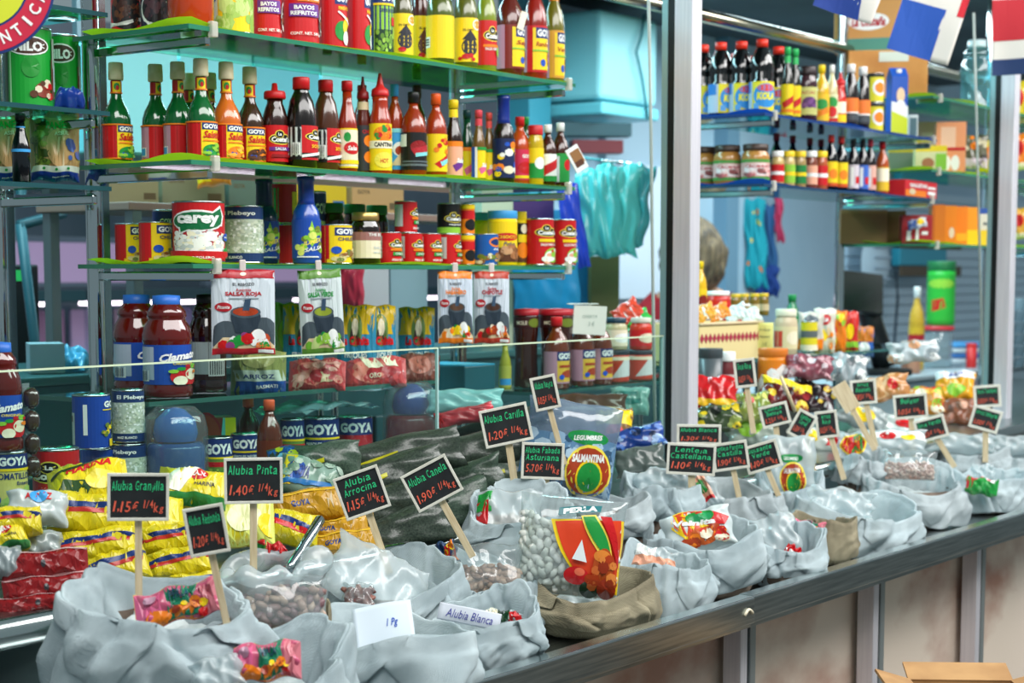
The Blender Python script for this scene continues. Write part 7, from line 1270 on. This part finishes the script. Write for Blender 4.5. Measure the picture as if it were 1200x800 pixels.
carton(35, 75, 402, 3.18, CT, .1, '#9cb4bc', 'pale grey carton on the back cabinet', 5, None, 'stock_box')
# shop worker seen behind the first upright
def person():
    c = at(812, 295, Y=3.95); g = Vector((c.x, 3.95, 0)); t = thing('person', 'person with brown hair and red top standing with back turned', 'person', g, (0, 0, math.radians(118)))
    vs = [((0, 0, .95), .15, .11), ((0, 0, 1.15), .14, .10), ((0, .0, 1.36), .17, .11), ((0, 0, 1.46), .09, .08), ((0, -.01, 1.53), .055, .055), ((0, -.015, 1.62), .075, .09), ((0, -.01, 1.72), .078, .095), ((0, -.01, 1.77), .04, .05),
          ((.17, 0, 1.41), .06, .06), ((.22, -.02, 1.16), .045, .045), ((.2, -.16, .98), .035, .035), ((.19, -.24, .95), .03, .02), ((-.17, 0, 1.41), .06, .06), ((-.22, -.02, 1.16), .045, .045), ((-.2, -.16, .98), .035, .035), ((-.19, -.24, .95), .03, .02),
          ((.09, 0, .86), .095, .095), ((.1, 0, .48), .06, .065), ((.1, .01, .08), .04, .045), ((.1, -.12, .03), .04, .03), ((-.09, 0, .86), .095, .095), ((-.1, 0, .48), .06, .065), ((-.1, .01, .08), .04, .045), ((-.1, -.12, .03), .04, .03)]
    es = [(0, 1), (1, 2), (2, 3), (3, 4), (4, 5), (5, 6), (6, 7), (3, 8), (8, 9), (9, 10), (10, 11), (3, 12), (12, 13), (13, 14), (14, 15), (0, 16), (16, 17), (17, 18), (18, 19), (0, 20), (20, 21), (21, 22), (22, 23)]
    for hx in (1, -1):                                            # four fingers and a thumb on each wrist
        h0 = 11 if hx == 1 else 15; bx, by, bz_ = vs[h0][0]
        for q in range(5):
            n = len(vs); dx = (-.024 + .014 * q) if q < 4 else -.035 * hx; ln = (.06, .075, .07, .055, .04)[q]
            vs += [((bx + dx, by - .03, bz_ - .005), .009, .009), ((bx + dx * 1.2, by - .03 - ln * .6, bz_ - .015), .008, .008), ((bx + dx * 1.2, by - .03 - ln, bz_ - .035), .007, .007)]; es += [(h0, n), (n, n + 1), (n + 1, n + 2)]
    me = bpy.data.meshes.new('body'); me.from_pydata([v[0] for v in vs], es, []); o = put(me, 'body', t); me.materials.append(M('#c8987c', .5))
    sk = o.modifiers.new('skin', 'SKIN'); 
    if not me.skin_vertices: 
        bm = bmesh.new(); bm.from_mesh(me); bm.verts.layers.skin.verify(); bm.to_mesh(me); bm.free()
    for i, v in enumerate(vs): me.skin_vertices[0].data[i].radius = (v[1], v[2])
    me.skin_vertices[0].data[0].use_root = True; sb = o.modifiers.new('sub', 'SUBSURF'); sb.levels = 2; sb.render_levels = 2; sk.use_smooth_shade = True
    top = MB(); top.lathe([(.19, .92), (.2, 1.0), (.185, 1.15), (.215, 1.32), (.2, 1.42), (.12, 1.48), (.07, 1.50)], M('#a81c28', .8), 24, 1, .72); top.build('red_top', t)
    for s in (1, -1): MB().tube([(s * .13, 0, 1.43), (s * .2, 0, 1.36), (s * .225, -.01, 1.2), (s * .225, -.03, 1.1)], [.07, .075, .065, .06], M('#a81c28', .8), 12).build('sleeve', t)
    tr = MB(); tr.tube([(.09, 0, .97), (.1, 0, .5), (.1, .01, .1)], [.12, .085, .065], M('#1c2434', .8), 14); tr.tube([(-.09, 0, .97), (-.1, 0, .5), (-.1, .01, .1)], [.12, .085, .065], M('#1c2434', .8), 14); tr.build('trousers', t)
    def hairf(a, b):
        th = a * 6.28318; ph = b * 2.5; r = .145 + .016 * noise.noise(Vector((math.cos(th) * 5, math.sin(th) * 5, ph * 4))) + .004 * math.sin(th * 17 + ph * 3); fl = 1 + .12 * b
        front = .75 if math.sin(th) < -.5 and b > .45 else 1
        return (r * math.sin(ph) * math.cos(th) * fl * .95, (.02 + r * math.sin(ph) * math.sin(th) * 1.05 * front), 1.665 + .15 * math.cos(ph) - .06 * b)
    MB().grid(hairf, 64, 24, noisy('brown_hair', '#3c3026', '#7a6448', 60, .7, bump=.6, bscale=120, stretch=(1, 1, .15)), wrap=True).build('hair', t)
    fc = MB(); 
    for s in (1, -1): fc.lathe([(0, -.008), (.01, 0), (0, .008)], M('#2c2420', .3), 10, o=(s * .032, -.108, 1.68))
    fc.lathe([(0, -.03), (.014, -.026), (.009, 0), (0, .02)], M('#c08c70', .5), 10, o=(0, -.115, 1.66)); fc.box((0, -.108, 1.60), (.045, .01, .009), M('#a85c54', .5)); fc.build('face_features', t)
person()
# open cardboard box on the floor before the counter
p = at(1088, 790, Y=1.3); zt = at(1118, 793, Y=1.25).z
t = thing('cardboard_box', 'open brown cardboard box standing before the counter', 'box', (p.x, 1.22, 0), (0, 0, face_cam((p.x, 1.22), 12))); bw = .2; bd = .15; h = zt - .02
o = MB()
for x, y, w_, d_ in ((0, -bd / 2, bw, .006), (0, bd / 2, bw, .006), (-bw / 2, 0, .006, bd), (bw / 2, 0, .006, bd)): o.box((x, y, h / 2), (w_, d_, h), CARD)
o.box((0, 0, .004), (bw, bd, .006), CARD); o.build('box_walls', t)
for s, ax in ((-1, 'y'), (1, 'y'), (-1, 'x'), (1, 'x')):
    if ax == 'y': MB().box((0, s * (bd / 2 + .03), h + .01), (bw, .07, .005), CARD, Matrix.Rotation(s * .28, 3, 'X')).build('flap', t)
    else: MB().box((s * (bw / 2 + .03), 0, h + .01), (.07, bd, .005), CARD, Matrix.Rotation(-s * .28, 3, 'Y')).build('flap', t)

# added cupboard shaped panel, brightens the backdrop behind the hot sauce shelf in cyan
za, zb2 = at(270, 190, Y=3.42).z, at(270, 70, Y=3.42).z; xa, xb = x_at(112, 3.42, za), x_at(445, 3.42, za)
t = thing('cyan_backdrop', 'pale cyan cupboard hanging from the ceiling behind the hot sauces', 'cupboard', ((xa + xb) / 2, 3.42, za))
MB().bbox((0, .12, (zb2 - za) / 2), (xb - xa, .24, zb2 - za), M('#6fc4cf', .4), .006).build('backdrop_body', t)
n_ = 4; wd_ = (xb - xa) / n_
for i in range(n_):
    dr_ = MB().bbox((-(xb - xa) / 2 + wd_ * (i + .5), -.008, (zb2 - za) / 2), (wd_ - .008, .014, zb2 - za - .012), M(('#86d4dc', '#78ccd6', '#5ab4c4', '#86d4dc')[i], .35), .003).build('door', t); MB().tube([(-(xb - xa) / 2 + wd_ * (i + .85), -.022, .05), (-(xb - xa) / 2 + wd_ * (i + .85), -.022, .12)], .004, CHROME).build('handle', dr_)
for s_ in (-1, 1): MB().bbox((s_ * (xb - xa) * .45, .12, zb2 - za + (2.73 - zb2) / 2), (.02, .02, 2.73 - zb2), M('#6c8088', .3, .7), .002).build('hanger', t)
